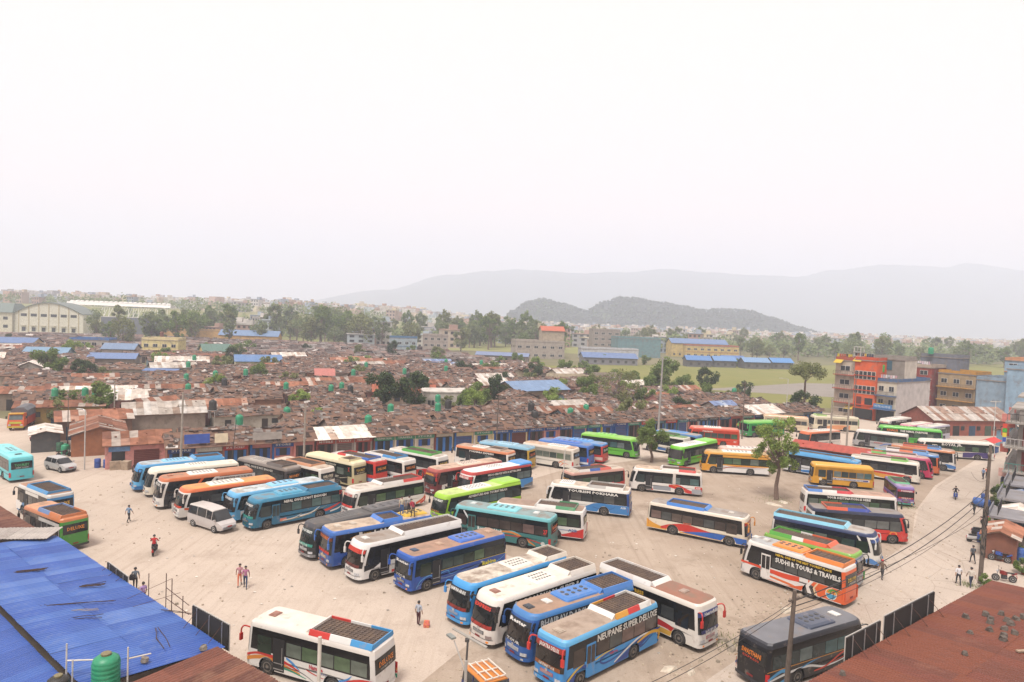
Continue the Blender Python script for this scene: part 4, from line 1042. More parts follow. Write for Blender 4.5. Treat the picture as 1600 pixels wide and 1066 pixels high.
# rough grass round the foot of the yard trees and the kerb
mb = MB()
for i in range(1500):
    cx, cy, r = rt.choice([(33.5, 83.9, 2.2), (15.2, 45.6, 1.3), (-39, 86.5, 2.5), (40, 57.6, 1.0), (45, 93, 1.5), (49, 83, 1.2)])
    x, y = cx + rt.gauss(0, r * .5), cy + rt.gauss(0, r * .5); a = rt.uniform(0, 6.3); h = rt.uniform(.08, .25)
    mb.add([(x, y, 0), (x + .04 * math.cos(a), y + .04 * math.sin(a), 0), (x + rt.uniform(-.08, .08), y + rt.uniform(-.08, .08), h)], [(0, 1, 2)])
struct(mb.build('weeds', LEAF['mid']), 'stuff')
# ---------------------------------------------------------------- roofs below the camera
def corr_mesh(w, l, n=4, h=.035, t=.004):
    """one corrugated sheet: ribs run along y; w wide, l long"""
    b = MB(); pts = []
    for i in range(n):
        x0 = -w / 2 + w * i / n; p = w / n
        pts += [(x0, 0), (x0 + p * .3, 0), (x0 + p * .45, h), (x0 + p * .8, h)]
    pts.append((w / 2, 0))
    vs = [(x, y, z) for y in (-l / 2, l / 2) for x, z in pts]; k = len(pts)
    b.add(vs, [(i, i + 1, k + i + 1, k + i) for i in range(k - 1)]); return b.mesh('roof_sheet')
def sheet_roof(label, org, ang, L, D, z, slope, mats, name='roof_building', cat='building', sw=.95, rows=2, wall='8a7c70', seed=0, jitter=.035, whgt=None):
    """single pitch roof of separate corrugated sheets; org = one corner (world), L along ang, D to its left, rising by slope over D"""
    rnd = random.Random(seed); root = thing(name, label, cat, (org[0], org[1], 0), ang)
    n = int(round(L / sw)); sw = L / n; me = corr_mesh(sw * 1.06, D / rows * 1.06); s = math.atan2(slope, D)
    for i in range(n):
        for j in range(rows):
            yy = D * (j + .5) / rows
            o = put('roof_sheet', me, rnd.choice(mats), root, (sw * (i + .5), yy, z + slope * (j + .5) / rows + .012 * j + rnd.uniform(0, jitter)))
            o.rotation_euler = (s + rnd.uniform(-.004, .004), rnd.uniform(-.006, .006), rnd.uniform(-.006, .006))
    h = whgt if whgt is not None else z
    b = MB(); b.loft([[(x, .4, -.1), (x, D - .4, -.1), (x, D - .4, h + slope - .2), (x, .4, h - .2)] for x in (.3, L - .3)]); b.build('wall', plaster(wall), root)
    return root
BL = [M(c, .5, .1, .8, '7d90b8', a, .5) for c, a in (('3c62b4', .08), ('4269b8', .12), ('385cac', .05), ('4a72be', .15), ('4066b4', .1), ('5a7ec4', .15))]
# long blue roof: far eave from (-34.6, 50.3) to (-13.9, 33.4)
ang = math.atan2(33.4 - 48.3, -13.9 + 32.2)
dx, dy = math.cos(ang), math.sin(ang)
sheet_roof('long blue corrugated roof in the lower left corner', (-32.2 - dy * -6.1 * 1 - 0, 48.3 - 6.1 * dx), ang, 23.8, 6.1, 4.95, -.45, BL, sw=.85, rows=2, seed=1, name='blue_roof_building')
sheet_roof('lower blue roof, darkened for shade, below the edge of the long blue roof', (-32.2 + dy * 13.0, 48.3 - 13.0 * dx), ang, 24.5, 6.7, 3.9, .62, BL[:3], sw=.85, rows=2, seed=2, name='blue_roof_building')  # darker sheets chosen: the roof's shade is put into their colour
RU = [M(c, .8, .2, 1.2, d, .45, 1.1) for c, d in (('7d4a3a', '5e3a2e'), ('8a5442', '6a4436'), ('6f4436', '8f6a54'), ('8f5f4a', '5f3c30'))]
RR = [M(c, .75, .1, .9, d, .3, .8) for c, d in (('7c4232', '64382a'), ('82462f', '6c3d2e'), ('744030', '8a5844'), ('7e4432', '623426'))]
sheet_roof('rusty brown roof at the bottom edge below the blue roof', (-16.6, 28.2), R(-35.7), 8.5, 5.0, 4.9, .1, RU, sw=.8, rows=2, seed=3, name='rusty_roof_building')
sheet_roof('dark rusty roof beyond the blue roof at the left edge', (-51.3, 55.0), R(-38), 18.6, 6.5, 4.3, -.2, RU, sw=.8, rows=2, seed=5, name='rusty_roof_building')
sheet_roof('grey metal strip roof between the rusty roof and the blue roof', (-38.6, 45.5), R(10), 7.0, 2.3, 4.85, .05, [M('b4aca4', .6, .2, 1.2, '8a7f76', .3, .8), M('c0b8b0', .6, .15, 1)], sw=.9, rows=1, seed=6, name='metal_roof_building')
# big red brown roof, lower right
ra = math.atan2(12.7, 16.7); ca, sa = math.cos(ra), math.sin(ra)
Ax, Ay = 13.7 - ca * 9, 29.3 - sa * 9
rr_ = sheet_roof('wide red brown corrugated roof in the lower right corner', (Ax + sa * 15, Ay - ca * 15), ra, 30.5, 15, 7.0, -1.0, RR, sw=.92, rows=4, seed=7, name='red_roof_building', jitter=.012)
# stones on the red brown roof, each its own thing
def on_red(px_t, d):   # along the street edge, in from it
    return Ax + ca * px_t + sa * d, Ay + sa * px_t - ca * d, 6.05 + d / 15 * 1.0
STM = M('6a6058', .95, .25, 4, bump=.5)
pts = [(23.2, 2.6), (24.4, 3.3), (25.2, 3.9), (23.4, 4.0), (24.0, 3.8), (24.4, 4.6), (25.0, 4.9), (25.6, 5.1), (24.0, 5.0), (22.2, 4.5), (23.0, 5.0), (22.8, 5.7), (22.0, 5.4), (21.4, 5.6), (24.9, 7.4), (17.2, 3.0), (10.6, .5), (18.0, 8.0), (21.9, 7.5), (20.2, 2.2)]
for i, (t, d) in enumerate(pts):
    if i < 14: t, d = t - .9, 1.3 + (d - 2.6) * .75
    b = MB(); stone(b, 0, 0, 0, .22 if i < 14 else .17, random.Random(i + 50), .9)
    x, y, z = on_red(t, d); o = b.build('stone', STM, None, (x, y, z + .03)); o.rotation_euler = (0, 0, i)
    if i < 14: tag(o, 'grey stone in the cluster weighting the red brown roof', 'stone', 'stones clustered on the red brown roof')
    else: tag(o, ['lone pale stone near the middle of the red brown roof', 'lone stone at the left end of the red brown roof', 'stone at the lower right of the red brown roof', 'stone right below the roof cluster', 'small stone left of the roof cluster', 'small stone at the near edge of the red brown roof'][i - 14], 'stone')
x, y, z = on_red(20.8, 5.2); b = MB(); b.box((0, 0, .05), (3.2, .16, .07)); tag(b.build('plank', M('b09a84', .9, .2, 3), None, (x, y, z), ra - .5), 'pale wooden plank lying below the stones on the red brown roof', 'plank')
# signboards seen from behind
def back_board(label, p, q, z0, h):
    dx, dy = q[0] - p[0], q[1] - p[1]; L = math.hypot(dx, dy); t = thing('signboard', label, 'signboard', (p[0], p[1], 0), math.atan2(dy, dx))
    b = MB(); b.box((L / 2, 0, z0 + h / 2), (L, .06, h)); b.build('panel', M('26221f', .8, .2, 1), t)
    b = MB(); b.box((L / 2, .05, z0 + h / 2), (L + .08, .04, h + .08)); b.build('face', M('c8c4be', .6, .1), t)
    for k in range(3):
        b = MB(); b.tube((L * (.15 + .35 * k), -.05, z0 - 1.2), (L * (.15 + .35 * k), -.05, z0 + h), .03, n=5); b.build('post', STEEL, t)
        b = MB(); b.tube((L * (.15 + .35 * k), -.05, z0 + h * .9), (L * (.15 + .35 * k), -1.6, z0 - .3), .015, n=4); b.build('stay', M('5a3c30', .7), t)
    return t
def edge(t, off=.35): return Ax + ca * t - sa * off, Ay + sa * t + ca * off
back_board('black backed signboard standing on the edge of the red brown roof, nearer one', edge(12.6), edge(16.0), 5.7, 1.2)
back_board('long black backed signboard on the red brown roof edge, farther one', edge(16.5), edge(22.4), 5.7, 1.3)
back_board('thin black backed board on the far edge of the blue roof', (-25.2, 42.9), (-22.7, 40.7), 4.3, .55)
back_board('grey backed board leaning at the end of the blue roof', (-16.5, 35.9), (-13.7, 33.8), 4.1, 1.3)
# bare steel frame beside the boards
t = thing('steel_frame', 'bare rusty steel frame on the blue roof edge left of the grey board', 'frame', (-20.5, 39, 0), ang)
for k, (x0, h) in enumerate(((0, 1.4), (2.2, 2.0), (2.9, 1.9), (4.2, 1.3))):
    b = MB(); b.tube((x0, 0, 4.3), (x0, 0, 4.4 + h), .025, n=5); b.build('post', M('5f4438', .8), t)
b = MB(); b.tube((2.2, 0, 5.6), (4.9, 0, 5.4), .02, n=4); b.tube((2.2, 0, 5.0), (4.9, 0, 4.9), .02, n=4); b.tube((0.6, -1.4, 4.9), (2.9, 0, 6.3), .015, n=4); b.tube((1.4, -1.4, 4.7), (3.9, 0, 5.8), .015, n=4); b.build('rail', M('5f4438', .8), t)
# branches and twigs lying on the blue roof
def branch(label, x, y, a, L, n, seed, z=4.83, col='4a362c'):
    rnd = random.Random(seed); b = MB()
    for i in range(n):
        p = Vector((rnd.uniform(-.1, .1), rnd.uniform(-.12, .12), .02)); pts_ = [p]
        for k in range(4): p = p + Vector((L / 4, rnd.uniform(-.12, .12), rnd.uniform(-.0, .02))); pts_.append(p)
        b.path(pts_, .018, n=4)
    o = b.build('branch', M(col, .9, .2), None, (x, y, z), a); tag(o, label, 'branch', 'branches on the blue roof')
branch('bundle of dry twigs on the far left of the blue roof', -29.6, 40.8, R(20), 1.6, 9, 1); branch('long curved branch lying across the middle of the blue roof', -25.6, 36.3, R(12), 4.2, 2, 2); branch('short clump of dry leaves on the blue roof above the long branch', -24.6, 39.2, R(15), 1.2, 8, 3, 4.78)
branch('forked stick with peeling bark at the right of the blue roof', -17.6, 34.4, R(-55), 2.6, 3, 4); branch('thin twig near the lower middle of the blue roof', -22.6, 35.0, R(15), 1.6, 2, 5); branch('pale stick below the long branch on the blue roof', -22.9, 35.8, R(10), 1.3, 2, 6, 4.88, 'a89a8a')
branch('bent twig by the steel frame on the blue roof', -18.6, 37.0, R(-10), 1.9, 2, 7, 4.62)
# water tank and pipes on the near roof
def tank_mesh(r=.55, h=1.5, n=18, rings=6):
    b = MB(); pr = [(r * .95, 0)]
    for i in range(rings):
        z0 = h * .78 * i / rings; z1 = h * .78 * (i + 1) / rings
        pr += [(r, z0 + .03), (r, z1 - .05), (r * .955, z1 - .02)]
    pr += [(r * .97, h * .8), (r * .9, h * .87), (r * .6, h * .95), (r * .36, h * .965)]
    b.lathe(pr, n=n); return b.mesh('tank', True)
def lid_mesh(r=.55, h=1.5):
    b = MB(); b.lathe([(r * .36, h * .95), (r * .38, h * 1.02), (r * .3, h * 1.04)], n=14); return b.mesh('lid')
TK, LD = tank_mesh(), lid_mesh(); GRN = M('2f9a70', .45, .1, 2, '6aa88a', .1, 2); BLK = M('34322f', .6, .2, 2); LIDM = M('8a8060', .7, .2)
def tank(label, x, y, z, m, s=1.0, group=None, stand=.0, parts=True):
    t = thing('water_tank', label, 'water tank', (x, y, z), random.uniform(0, 6), group); t.scale = (s, s, s)
    put('tank', TK, m, t); put('lid', LD, LIDM if parts else m, t)
    if stand:
        b = MB()
        for a in ((-.4, -.4), (.4, -.4), (.4, .4), (-.4, .4)): b.tube((a[0], a[1], -stand), (a[0], a[1], 0), .05, n=4)
        b.box((0, 0, -.04), (1.1, 1.1, .08)); b.build('stand', STEEL, t)
    return t
tank('large green ribbed water tank on the roof at the bottom left', -17.2, 29.3, 4.55, GRN, 1.02)
tank('black water tank half out of frame left of the large green tank', -18.5, 28.1, 4.5, BLK, .8)
p = thing('water_pipe', 'white plastic water pipes around the large green tank', 'pipe', (-17, 29.2, 4.4))
for a, b_ in (((-2.0, .2, 0), (-2.0, .2, 2.0)), ((-1.6, 0, 0), (-1.6, 0, 1.4)), ((.75, .1, -.2), (.75, .1, 2.0)), ((-1.9, .1, 1.3), (-.5, .2, 1.35)), ((.8, .1, 1.5), (1.5, .6, 1.5))):
    b = MB(); b.tube(a, b_, .035, n=6); b.build('pipe', M('ddd8d0', .5, .1), p)
o = MB().lathe([(.075, 0), (.075, 8.7), (.03, 8.72)], n=10).build('white_pole', M('dcd6cc', .6, .15, 2), None, (-7.05, 26.2, 0)); tag(o, 'plain white pole in front of the white bus with waves', 'pole')
for i, (x, y, z, lb) in enumerate(((-14.4, 32.6, 4.75, 'concrete block weighing down the right end of the blue roof'), (-16.4, 31.0, 4.9, 'concrete block on the near edge of the blue roof'), (-35.4, 46.8, 5.0, 'stone lying on the grey metal strip roof'))):
    b = MB(); stone(b, 0, 0, 0, .24, random.Random(i + 90), .8); o = b.build('stone', M('8d8378', .95, .2, 4, bump=.4), None, (x, y, z)); tag(o, lb, 'stone')
# ---- tanks over the settlement
GT = [(-82.7, 123.6), (-78.7, 126.0), (-77.4, 127.0), (-65.5, 138.4), (-72.2, 166.5), (-68.5, 158.0), (-75.4, 158.3), (-67.7, 174.0), (-40.2, 101.3), (-123.5, 188.3), (-36.3, 111.0), (-48.8, 148.2), (-38.6, 146.7), (-37.7, 152.3), (-21.9, 105.8), (-20.9, 119.7), (-13.0, 123.6), (-14.4, 136.3), (-45.1, 212.2), (-30.4, 195.1), (-42.8, 185.2), (11.1, 123.6), (14.6, 129.6), (-23.1, 242.0), (-10.6, 242.4), (56.9, 172.9), (-61, 93.5), (-90, 190), (-20, 210), (-100, 215)]
BTK = [(-50.1, 114.8), (-34.2, 145.7), (-11.5, 127.5), (4.1, 128.4), (4.4, 117.2), (-39.0, 193.3), (-63, 150), (-27, 180)]
SPEC = {8: 'green water tank beside the long flat sheet roof behind the shops', 14: 'green water tank on the brown roofs behind the small white bus', 10: 'green water tank on a blue stand near the shop row', 25: 'green water tank on the near edge of the green field', 26: 'big green tank on the ground by the lane stalls', 0: 'green water tank left of the shrubby tree by the lane'}
for i, (x, y) in enumerate(GT):
    g0 = i in (26,)
    tank(SPEC.get(i, 'green plastic water tank standing over the settlement roofs'), x, y, .02 if g0 else 3.75, GRN, 1.0 if y < 160 else 1.1, None if i in SPEC else 'green water tanks over the settlement', stand=0 if g0 else .8, parts=False)
for i, (x, y) in enumerate(BTK): tank('black water tank standing over the settlement roofs', x, y, 3.7, BLK, 1.15, 'black water tanks over the settlement', stand=1.2, parts=False)
for x, y, z, lb in ((88.5, 163, 11.2, 'bright green water tank on the cream block by the orange house'), (118.5, 193, 15, 'green water tank on the slate grey storey'), (-133.5, 260, 8.2, 'brown water tank on the pale yellow two storey house')): tank(lb, x, y, z + .3, M('4fb04a', .5, .1) if x < 100 and x > 0 else (GRN if x > 0 else M('7a4a38', .6, .1)), 1.3)
# ---- poles, lamps and cables
POLE = M('a89e92', .9, .15, 2); WOOD = M('6f6258', .9, .2, 3)
def pole(label, x, y, h, r=.12, lean=(0, 0), m=POLE, arms=(), lamp=None, name='utility_pole', cat='pole'):
    t = thing(name, label, cat, (x, y, 0)); b = MB(); b.tube((0, 0, -.1), (lean[0], lean[1], h), r * 1.25, r * .8, n=9); b.build('post', m, t)
    for z, L, a in arms:
        b = MB(); b.box((lean[0] * z / h, lean[1] * z / h, z), (L, .1, .1), a); b.build('crossarm', m, t)
        b = MB()
        for k in (-.42, 0, .42): b.lathe([(.05, 0), (.06, .1), (.02, .16)], (lean[0] + L * k * math.cos(a), lean[1] + L * k * math.sin(a), z + .05), n=6)
        b.build('insulator', M('b8aa9c', .4), t)
    if lamp:
        lx, ly, lz = lamp; b = MB(); b.path([(lean[0], lean[1], h - .1), (lean[0] + lx * .5, lean[1] + ly * .5, h + lz), (lean[0] + lx, lean[1] + ly, h + lz)], .04); b.build('arm', STEEL, t)
        b = MB(); b.box((lean[0] + lx * 1.15, lean[1] + ly * 1.15, h + lz), (.65, .3, .1), math.atan2(ly, lx)); b.build('lamp_head', M('cfccc6', .5, .1), t)
    return t
pole('leaning dark utility pole wrapped in cables by the right kerb', 41.1, 58.1, 12.0, .15, (.45, .4), WOOD, arms=[(11.2, 1.6, .8)])
pole('rough utility pole rising before the black coach', 15.2, 35.6, 7.6, .13, (.25, 0), WOOD, arms=[(7.1, .9, .6)])
pole('white street lamp pole left of the pink corner shop', -53.4, 85.6, 7.6, .07, (0, 0), M('c8c4be', .6), lamp=(-.7, .1, .1), name='street_lamp', cat='street lamp')
pole('grey concrete pole with crossarms in front of the shop with blue board', -40.6, 84.2, 10.5, .13, (.15, 0), POLE, arms=[(9.6, 1.4, .5), (8.8, 1.2, .5)])
pole('pale pole with signal box before the flat sheet roofed shop', -27.7, 92.2, 8.6, .13, (.05, 0), POLE, arms=[(8.0, .8, .5)])
pole('thin dark iron pole leaning on the shop eaves', -36.0, 88.2, 6.6, .05, (.5, .3), M('4a403a', .7))
pole('tall grey lamp mast behind the small bushy tree', 27.4, 124.5, 15.0, .17, (.25, 0), M('a9a6a2', .6, .1), arms=[(14.7, 1.6, 0)], name='lamp_mast', cat='street lamp')
pole('slim brown pole in front of the pink walled shops', -1.8, 103.5, 9.5, .09, (.1, 0), WOOD, arms=[(9.0, 1.0, .5)])
pole('short white lamp pole beside the lime green coach', 6.3, 77.5, 6.5, .06, (.25, 0), M('d0ccc4', .6), name='street_lamp', cat='street lamp')
pole('street lamp with double white arms before the white wall', 98.5, 138, 8.0, .08, (0, 0), M('d0ccc4', .6), arms=[(7.9, 2.4, .1)], name='street_lamp', cat='street lamp')
pole('white lamp pole left of the umbrella crowned tree', 61, 150, 10.0, .09, (.1, 0), M('c8c4be', .6), lamp=(-1.4, 0, .1), name='street_lamp', cat='street lamp')
pole('dark pole right of the umbrella crowned tree', 80, 158, 12, .1, (.1, 0), WOOD, arms=[(11.4, 2.4, .4)])
pole('slim pole by the left lane behind the stall', -64.6, 99.5, 7, .06, (0, 0), WOOD)
pole('slim grey pole beside the round green tree', -68, 117, 7.5, .1, (0, 0), POLE)
pole('slim pole left of the orange coach yard tree', 44, 128, 11, .1, (.1, 0), WOOD, arms=[(10.4, 1.4, .4)])
H = thing('pole_frame', 'pair of grey poles joined by cross bars behind the red roofed shed', 'pole frame', (57.6, 118.5, 0), R(-20))
for sx in (-1.3, 1.3): b = MB(); b.tube((sx, 0, -.1), (sx * 1.02, 0, 9.2), .17, .12, n=8); b.build('post', POLE, H)
for z in (3.4, 6.2, 7.8): b = MB(); b.box((0, 0, z), (3.0, .14, .14)); b.build('cross_bar', POLE, H)
L_ = thing('street_lamp', 'solar street lamp with slanted panel at the bottom edge', 'street lamp', (-1.55, 31.0, 0))
b = MB(); b.tube((.0, 0, 0), (.0, 0, 5.5), .07, n=8); b.build('post', M('b8b4ae', .5), L_)
b = MB(); b.path([(0, 0, 4.9), (-.45, .1, 6.0), (-.6, .15, 6.35)], .04); b.build('arm', M('c8c4be', .5), L_)
b = MB(); b.box((-.75, .25, 6.5), (.5, .24, .09), 2.2); b.build('lamp_head', M('8f9490', .5), L_)
b = MB(); b.path([(0, 0, 5.0), (.03, .2, 6.3)], .05); b.box((.0, .25, 6.35), (.2, .2, .12)); b.build('bracket', M('4a4644', .6), L_)
b = MB(); b.box((.1, .35, 6.42), (1.9, .16, .04), -.45, mat=Matrix.Rotation(-.45, 3, 'Z') @ Matrix.Rotation(.25, 3, 'Y')); b.build('solar_panel', M('a8a49c', .5), L_)
def cable(p, q, sag, r=.018):
    P = [Vector(p).lerp(Vector(q), t / 14) - Vector((0, 0, sag * 4 * (t / 14) * (1 - t / 14))) for t in range(15)]
    return P
b = [((15.4, 35.6, 7.0), (41.3, 58.3, 8.2), .9), ((15.4, 35.6, 6.7), (41.3, 58.3, 7.6), 1.1), ((15.4, 35.6, 6.4), (41.3, 58.3, 6.8), 1.0), ((15.4, 35.6, 7.1), (41.3, 58.3, 6.0), .6), ((15.4, 35.6, 7.0), (-4, 20, 7), .8), ((15.4, 35.6, 6.8), (-4, 20.5, 6.6), 1.0), ((41.3, 58.3, 11), (58, 80, 9), .8), ((41.3, 58.3, 9), (52, 76, 6), .5)]
for i, (p, q, s) in enumerate(b):
    c = MB(); c.path(cable(p, q, s), .028 if i in (0, 1) else .014, n=4); o = c.build('cable', M((.03, .03, .03), .7), None)
    tag(o, ['thick black cable strung between the two dark poles, highest', 'thick black cable strung between the two dark poles, second', 'thin lower cable between the two dark poles', 'thin straight cable between the two dark poles', 'black cable leaving the near pole to the lower left', 'second black cable leaving the near pole to the lower left', 'cable running from the leaning pole up the street', 'lower cable running from the leaning pole to the grey house'][i], 'cable', 'overhead cables')
b = MB()
rc_ = random.Random(4)
for i in range(70):
    z = rc_.uniform(2.5, 6.5); a = rc_.uniform(0, 6.3); r = .2
    b.tube((41.1 + .04 * z + r * math.cos(a), 58.1 + .03 * z + r * math.sin(a), z), (41.1 + .04 * z + r * math.cos(a + .9), 58.1 + .03 * z + r * math.sin(a + .9), z + rc_.uniform(-.8, .8)), .03, n=4)
o = b.build('cable_tangle', M((.03, .028, .026), .8)); tag(o, 'tangle of black wires bundled round the leaning pole', 'cable')

# ---- each shack is told apart by the landmark it stands by
LMK = [('the pink corner shop', -49.8, 91.2), ('the hip roofed brown hut', -62.5, 120), ('the round green tree', -74, 123), ('the shop row', -20, 108), ('the red board shop', 20, 128), ('the right end shops', 48, 142), ('the large dark tree pair', -24, 145), ('the white flat roofed building', -15, 154), ('the dark round tree', -3.3, 165), ('the blue roofed brick shed', 5.5, 174), ('the sparse spreading tree', 26, 163.7), ('the pink pagoda shrine', -52, 190), ('the bright blue roofed shed', -84, 226), ('the green roofed bungalow', -112, 258), ('the pale yellow house', -134, 258), ('the small blue lean-to', -96, 188), ('the broad green tree', -118, 175), ('the low blue roofed shed', -127, 218), ('the turquoise roofed hall', -152, 224), ('the low cream house', 15, 208), ('the lamp mast trees', 44, 190), ('the orange tiled long house', -25, 160), ('the leafy middle shrub', -41.5, 135), ('the truck in the lane', -80, 112), ('the truck side shed', -97, 131), ('the left edge blue house', -190, 262), ('the small far tree', -8, 234), ('the shrub before the shrine', -56, 172)]
ORD = ['nearest one', 'second nearest', 'third nearest', 'fourth nearest', 'fifth nearest', 'sixth nearest', 'seventh nearest', 'eighth nearest', 'ninth nearest', 'tenth nearest', 'eleventh nearest', 'twelfth nearest', 'thirteenth nearest', 'fourteenth nearest', 'fifteenth nearest']
_b = {}
for o in list(scene.objects):
    if o.get('category') == 'shack':
        x, y = o.location.x, o.location.y
        d, nm, lx, ly = min((math.hypot(x - lx, y - ly), nm, lx, ly) for nm, lx, ly in LMK)
        rel = ('left of' if x / y < lx / ly else 'right of') if abs(x / y - lx / ly) * y > abs(y - ly) else ('behind' if y > ly else 'in front of')
        kd = o['label'].split(' in the dense')[0].replace('low shack with ', '').replace('stone weighted ', '')
        _b.setdefault((kd, rel, nm), []).append((d, o))
for (kd, rel, nm), v in _b.items():
    v.sort(key=lambda q: q[0])
    for i, (d, o) in enumerate(v):
        o['label'] = 'shack with %s %s %s' % (kd.replace(' roof', ' roof'), rel, nm) + ('' if len(v) == 1 else ', ' + (ORD[i] if i < len(ORD) else 'far one'))
# ---------------------------------------------------------------- buses
BW = 1.22                      # half width
def _prof(z, L, kind):
    """front x, rear x, half width at height z"""
    f = L / 2; r = -L / 2
    def ip(z, tb):
        for (a, x), (b, y) in zip(tb, tb[1:]):
            if z <= b: return x + (y - x) * (z - a) / (b - a)
        return tb[-1][1]
    if kind == 'flat':
        fx = ip(z, ((0.3, 0), (1.0, 0), (1.3, -0.02), (2.75, -0.14), (2.96, -0.2), (3.07, -0.33), (3.13, -0.7)))
    else:
        fx = ip(z, ((0.3, 0), (1.0, 0), (1.3, -0.05), (2.0, -0.2), (2.75, -0.46), (2.96, -0.56), (3.07, -0.7), (3.13, -1.05)))
    rx = ip(z, ((0.3, 0), (1.0, 0), (1.9, 0.02), (2.75, 0.1), (2.96, 0.14), (3.07, 0.25), (3.13, 0.6)))
    w = BW + ip(z, ((0.3, 0), (2.75, 0), (2.96, -0.03), (3.07, -0.11), (3.13, -0.38)))
    return f + fx, r + rx, w

def _arc(s, w, r):
    """plan of a rounded end, s -1..1 across: returns (inset, y)"""
    A = math.pi * r / 2; S = 2 * (w - r); T = 2 * A + S
    t = (s + 1) / 2 * T
    if t < A:
        a = t / r; return r - r * math.sin(a), -(w - r) - r * math.cos(a)
    if t > A + S:
        a = (T - t) / r; return r - r * math.sin(a), (w - r) + r * math.cos(a)
    return 0.0, -(w - r) + (t - A)

def fpt(s, z, L, kind, grow=0.0):
    fx, rx, w = _prof(z, L, kind)
    r = 0.34 if kind == 'flat' else 0.5
    d, y = _arc(s, w, r)
    b = 0.06 if kind == 'flat' else 0.16
    return Vector((fx - d - b * (y / w) ** 2 * (1 if abs(y) < w - r else 1) + grow, y * (1 + grow / w), z))

def rpt(s, z, L, kind, grow=0.0):
    fx, rx, w = _prof(z, L, kind)
    d, y = _arc(s, w, 0.2)
    return Vector((rx + d + 0.05 * (y / w) ** 2 - grow, -y * (1 + grow / w), z))

ZL = (0.35, 0.62, 1.0, 1.4, 2.0, 2.75, 2.96, 3.07, 3.13)
NF, NR = 12, 8
_bodies = {}
def wheel_x(L): return (L / 2 - 1.65, -L / 2 + 2.75)

def body_mesh(L, kind):
    if (L, kind) in _bodies: return _bodies[(L, kind)]
    mb = MB(); rings = []
    for z in ZL:
        rings.append([fpt(-1 + 2 * i / NF, z, L, kind) for i in range(NF + 1)] + [rpt(-1 + 2 * i / NR, z, L, kind) for i in range(NR + 1)])
    n = NF + NR + 2
    o = len(mb.v); mb.v += [tuple(p) for r in rings for p in r]
    for k in range(len(ZL) - 1):
        for i in range(n):
            j = (i + 1) % n
            side = i in (NF, n - 1)
            if side and k < 2: continue
            if ZL[k] >= 3.0: mi = 2
            elif ZL[k] >= 2.7: mi = 5
            elif side: mi = 1 if ZL[k] >= 1.4 else 0
            else: mi = 3 if i < NF else 4
            mb.f.append((o + k * n + i, o + k * n + j, o + (k + 1) * n + j, o + (k + 1) * n + i)); mb.m.append(mi)
    e = o + (len(ZL) - 1) * n
    mb.f.append(tuple(e + i for i in range(n))); mb.m.append(2)
    mb.f.append(tuple(o + i for i in range(n - 1, -1, -1))); mb.m.append(6)
    xa = fpt(-1, 0.5, L, kind).x; xb = rpt(-1, 0.5, L, kind).x
    rr = 0.58
    for sy in (-1, 1):
        pts = [(xb, 0.35)]
        for wx in sorted(wheel_x(L)):
            a0 = math.asin(min(1, (0.35 - 0.5) / rr))
            for i in range(11):
                a = math.pi - a0 - (math.pi - 2 * a0) * i / 10
                pts.append((wx + rr * math.cos(a), 0.5 + rr * math.sin(a)))
        pts += [(xa, 0.35), (xa, 1.0), (xb, 1.0)]
        # body between arch tops is higher than 1.0 at the arch crown, so lift the skirt's upper edge there
        pts = [(x, min(z, 0.985) if 0.35 < z < 1.0 else z) for x, z in pts]
        f = list(range(len(pts)))
        if sy > 0: f.reverse()
        mb.add([(x, sy * BW, z) for x, z in pts], [tuple(f)], 0)
        for wx in wheel_x(L):           # arch liner
            va = []
            for i in range(11):
                a = math.pi - a0 - (math.pi - 2 * a0) * i / 10
                x, z = wx + rr * math.cos(a), min(0.5 + rr * math.sin(a), 0.985)
                va += [(x, sy * BW, z), (x, sy * (BW - 0.45), z)]
            mb.add(va, [(2 * i, 2 * i + 1, 2 * i + 3, 2 * i + 2) for i in range(10)], 6)
            mb.add([va[2 * i + 1] for i in range(11)], [tuple(range(11))], 6)
    me = mb.mesh('body')
    # smooth the bodywork except the flat skirt
    for p in me.polygons: p.use_smooth = True
    me.set_sharp_from_angle(angle=R(28))
    _bodies[(L, kind)] = me
    return me

def sheet(fn, L, kind, z0, z1, s0, s1, grow, nz=4, ns=8):
    mb = MB(); vs = []
    for a in range(nz + 1):
        for b in range(ns + 1):
            vs.append(fn(s0 + (s1 - s0) * b / ns, z0 + (z1 - z0) * a / nz, L, kind, grow))
    W = ns + 1
    mb.add(vs, [(a * W + b, a * W + b + 1, (a + 1) * W + b + 1, (a + 1) * W + b) for a in range(nz) for b in range(ns)])
    return mb

_sh = {}
def sheet_mesh(name, fn, L, kind, *a, **k):
    key = (name, L, kind, a, tuple(k.items()))
    if key not in _sh: _sh[key] = sheet(fn, L, kind, *a, **k).mesh(name, True)
    return _sh[key]

_t = MB()
_t.lathe([(0.30, -0.13), (0.43, -0.15), (0.475, -0.11), (0.48, 0), (0.475, 0.11), (0.43, 0.15), (0.30, 0.13)], axis='y', n=20)
TYRE = _t.mesh('wheel', True)
_t = MB()
_t.lathe([(0.29, 0.05), (0.30, 0.145), (0.25, 0.14), (0.22, 0.06), (0.12, 0.07), (0.10, 0.15), (0.02, 0.16)], axis='y', n=14)
for i in range(6):
    a = i * math.pi / 3
    _t.box((0.17 * math.cos(a), 0.08, 0.17 * math.sin(a)), (0.04, 0.05, 0.04), mi=0)
RIMM = _t.mesh('rim')
_t = MB(); _t.box((0, 0, 0), (1, 0.016, 1)); PANE = _t.mesh('window')
_t = MB(); _t.box((0, 0, 0), (0.5, 0.5, 0.06)); _t.box((0, 0, 0.04), (0.36, 0.36, 0.03)); HATCH = _t.mesh('roof_hatch')
_t = MB(); _t.box((0, 0, 0), (0.02, 0.46, 0.11)); PLATE = _t.mesh('number_plate')

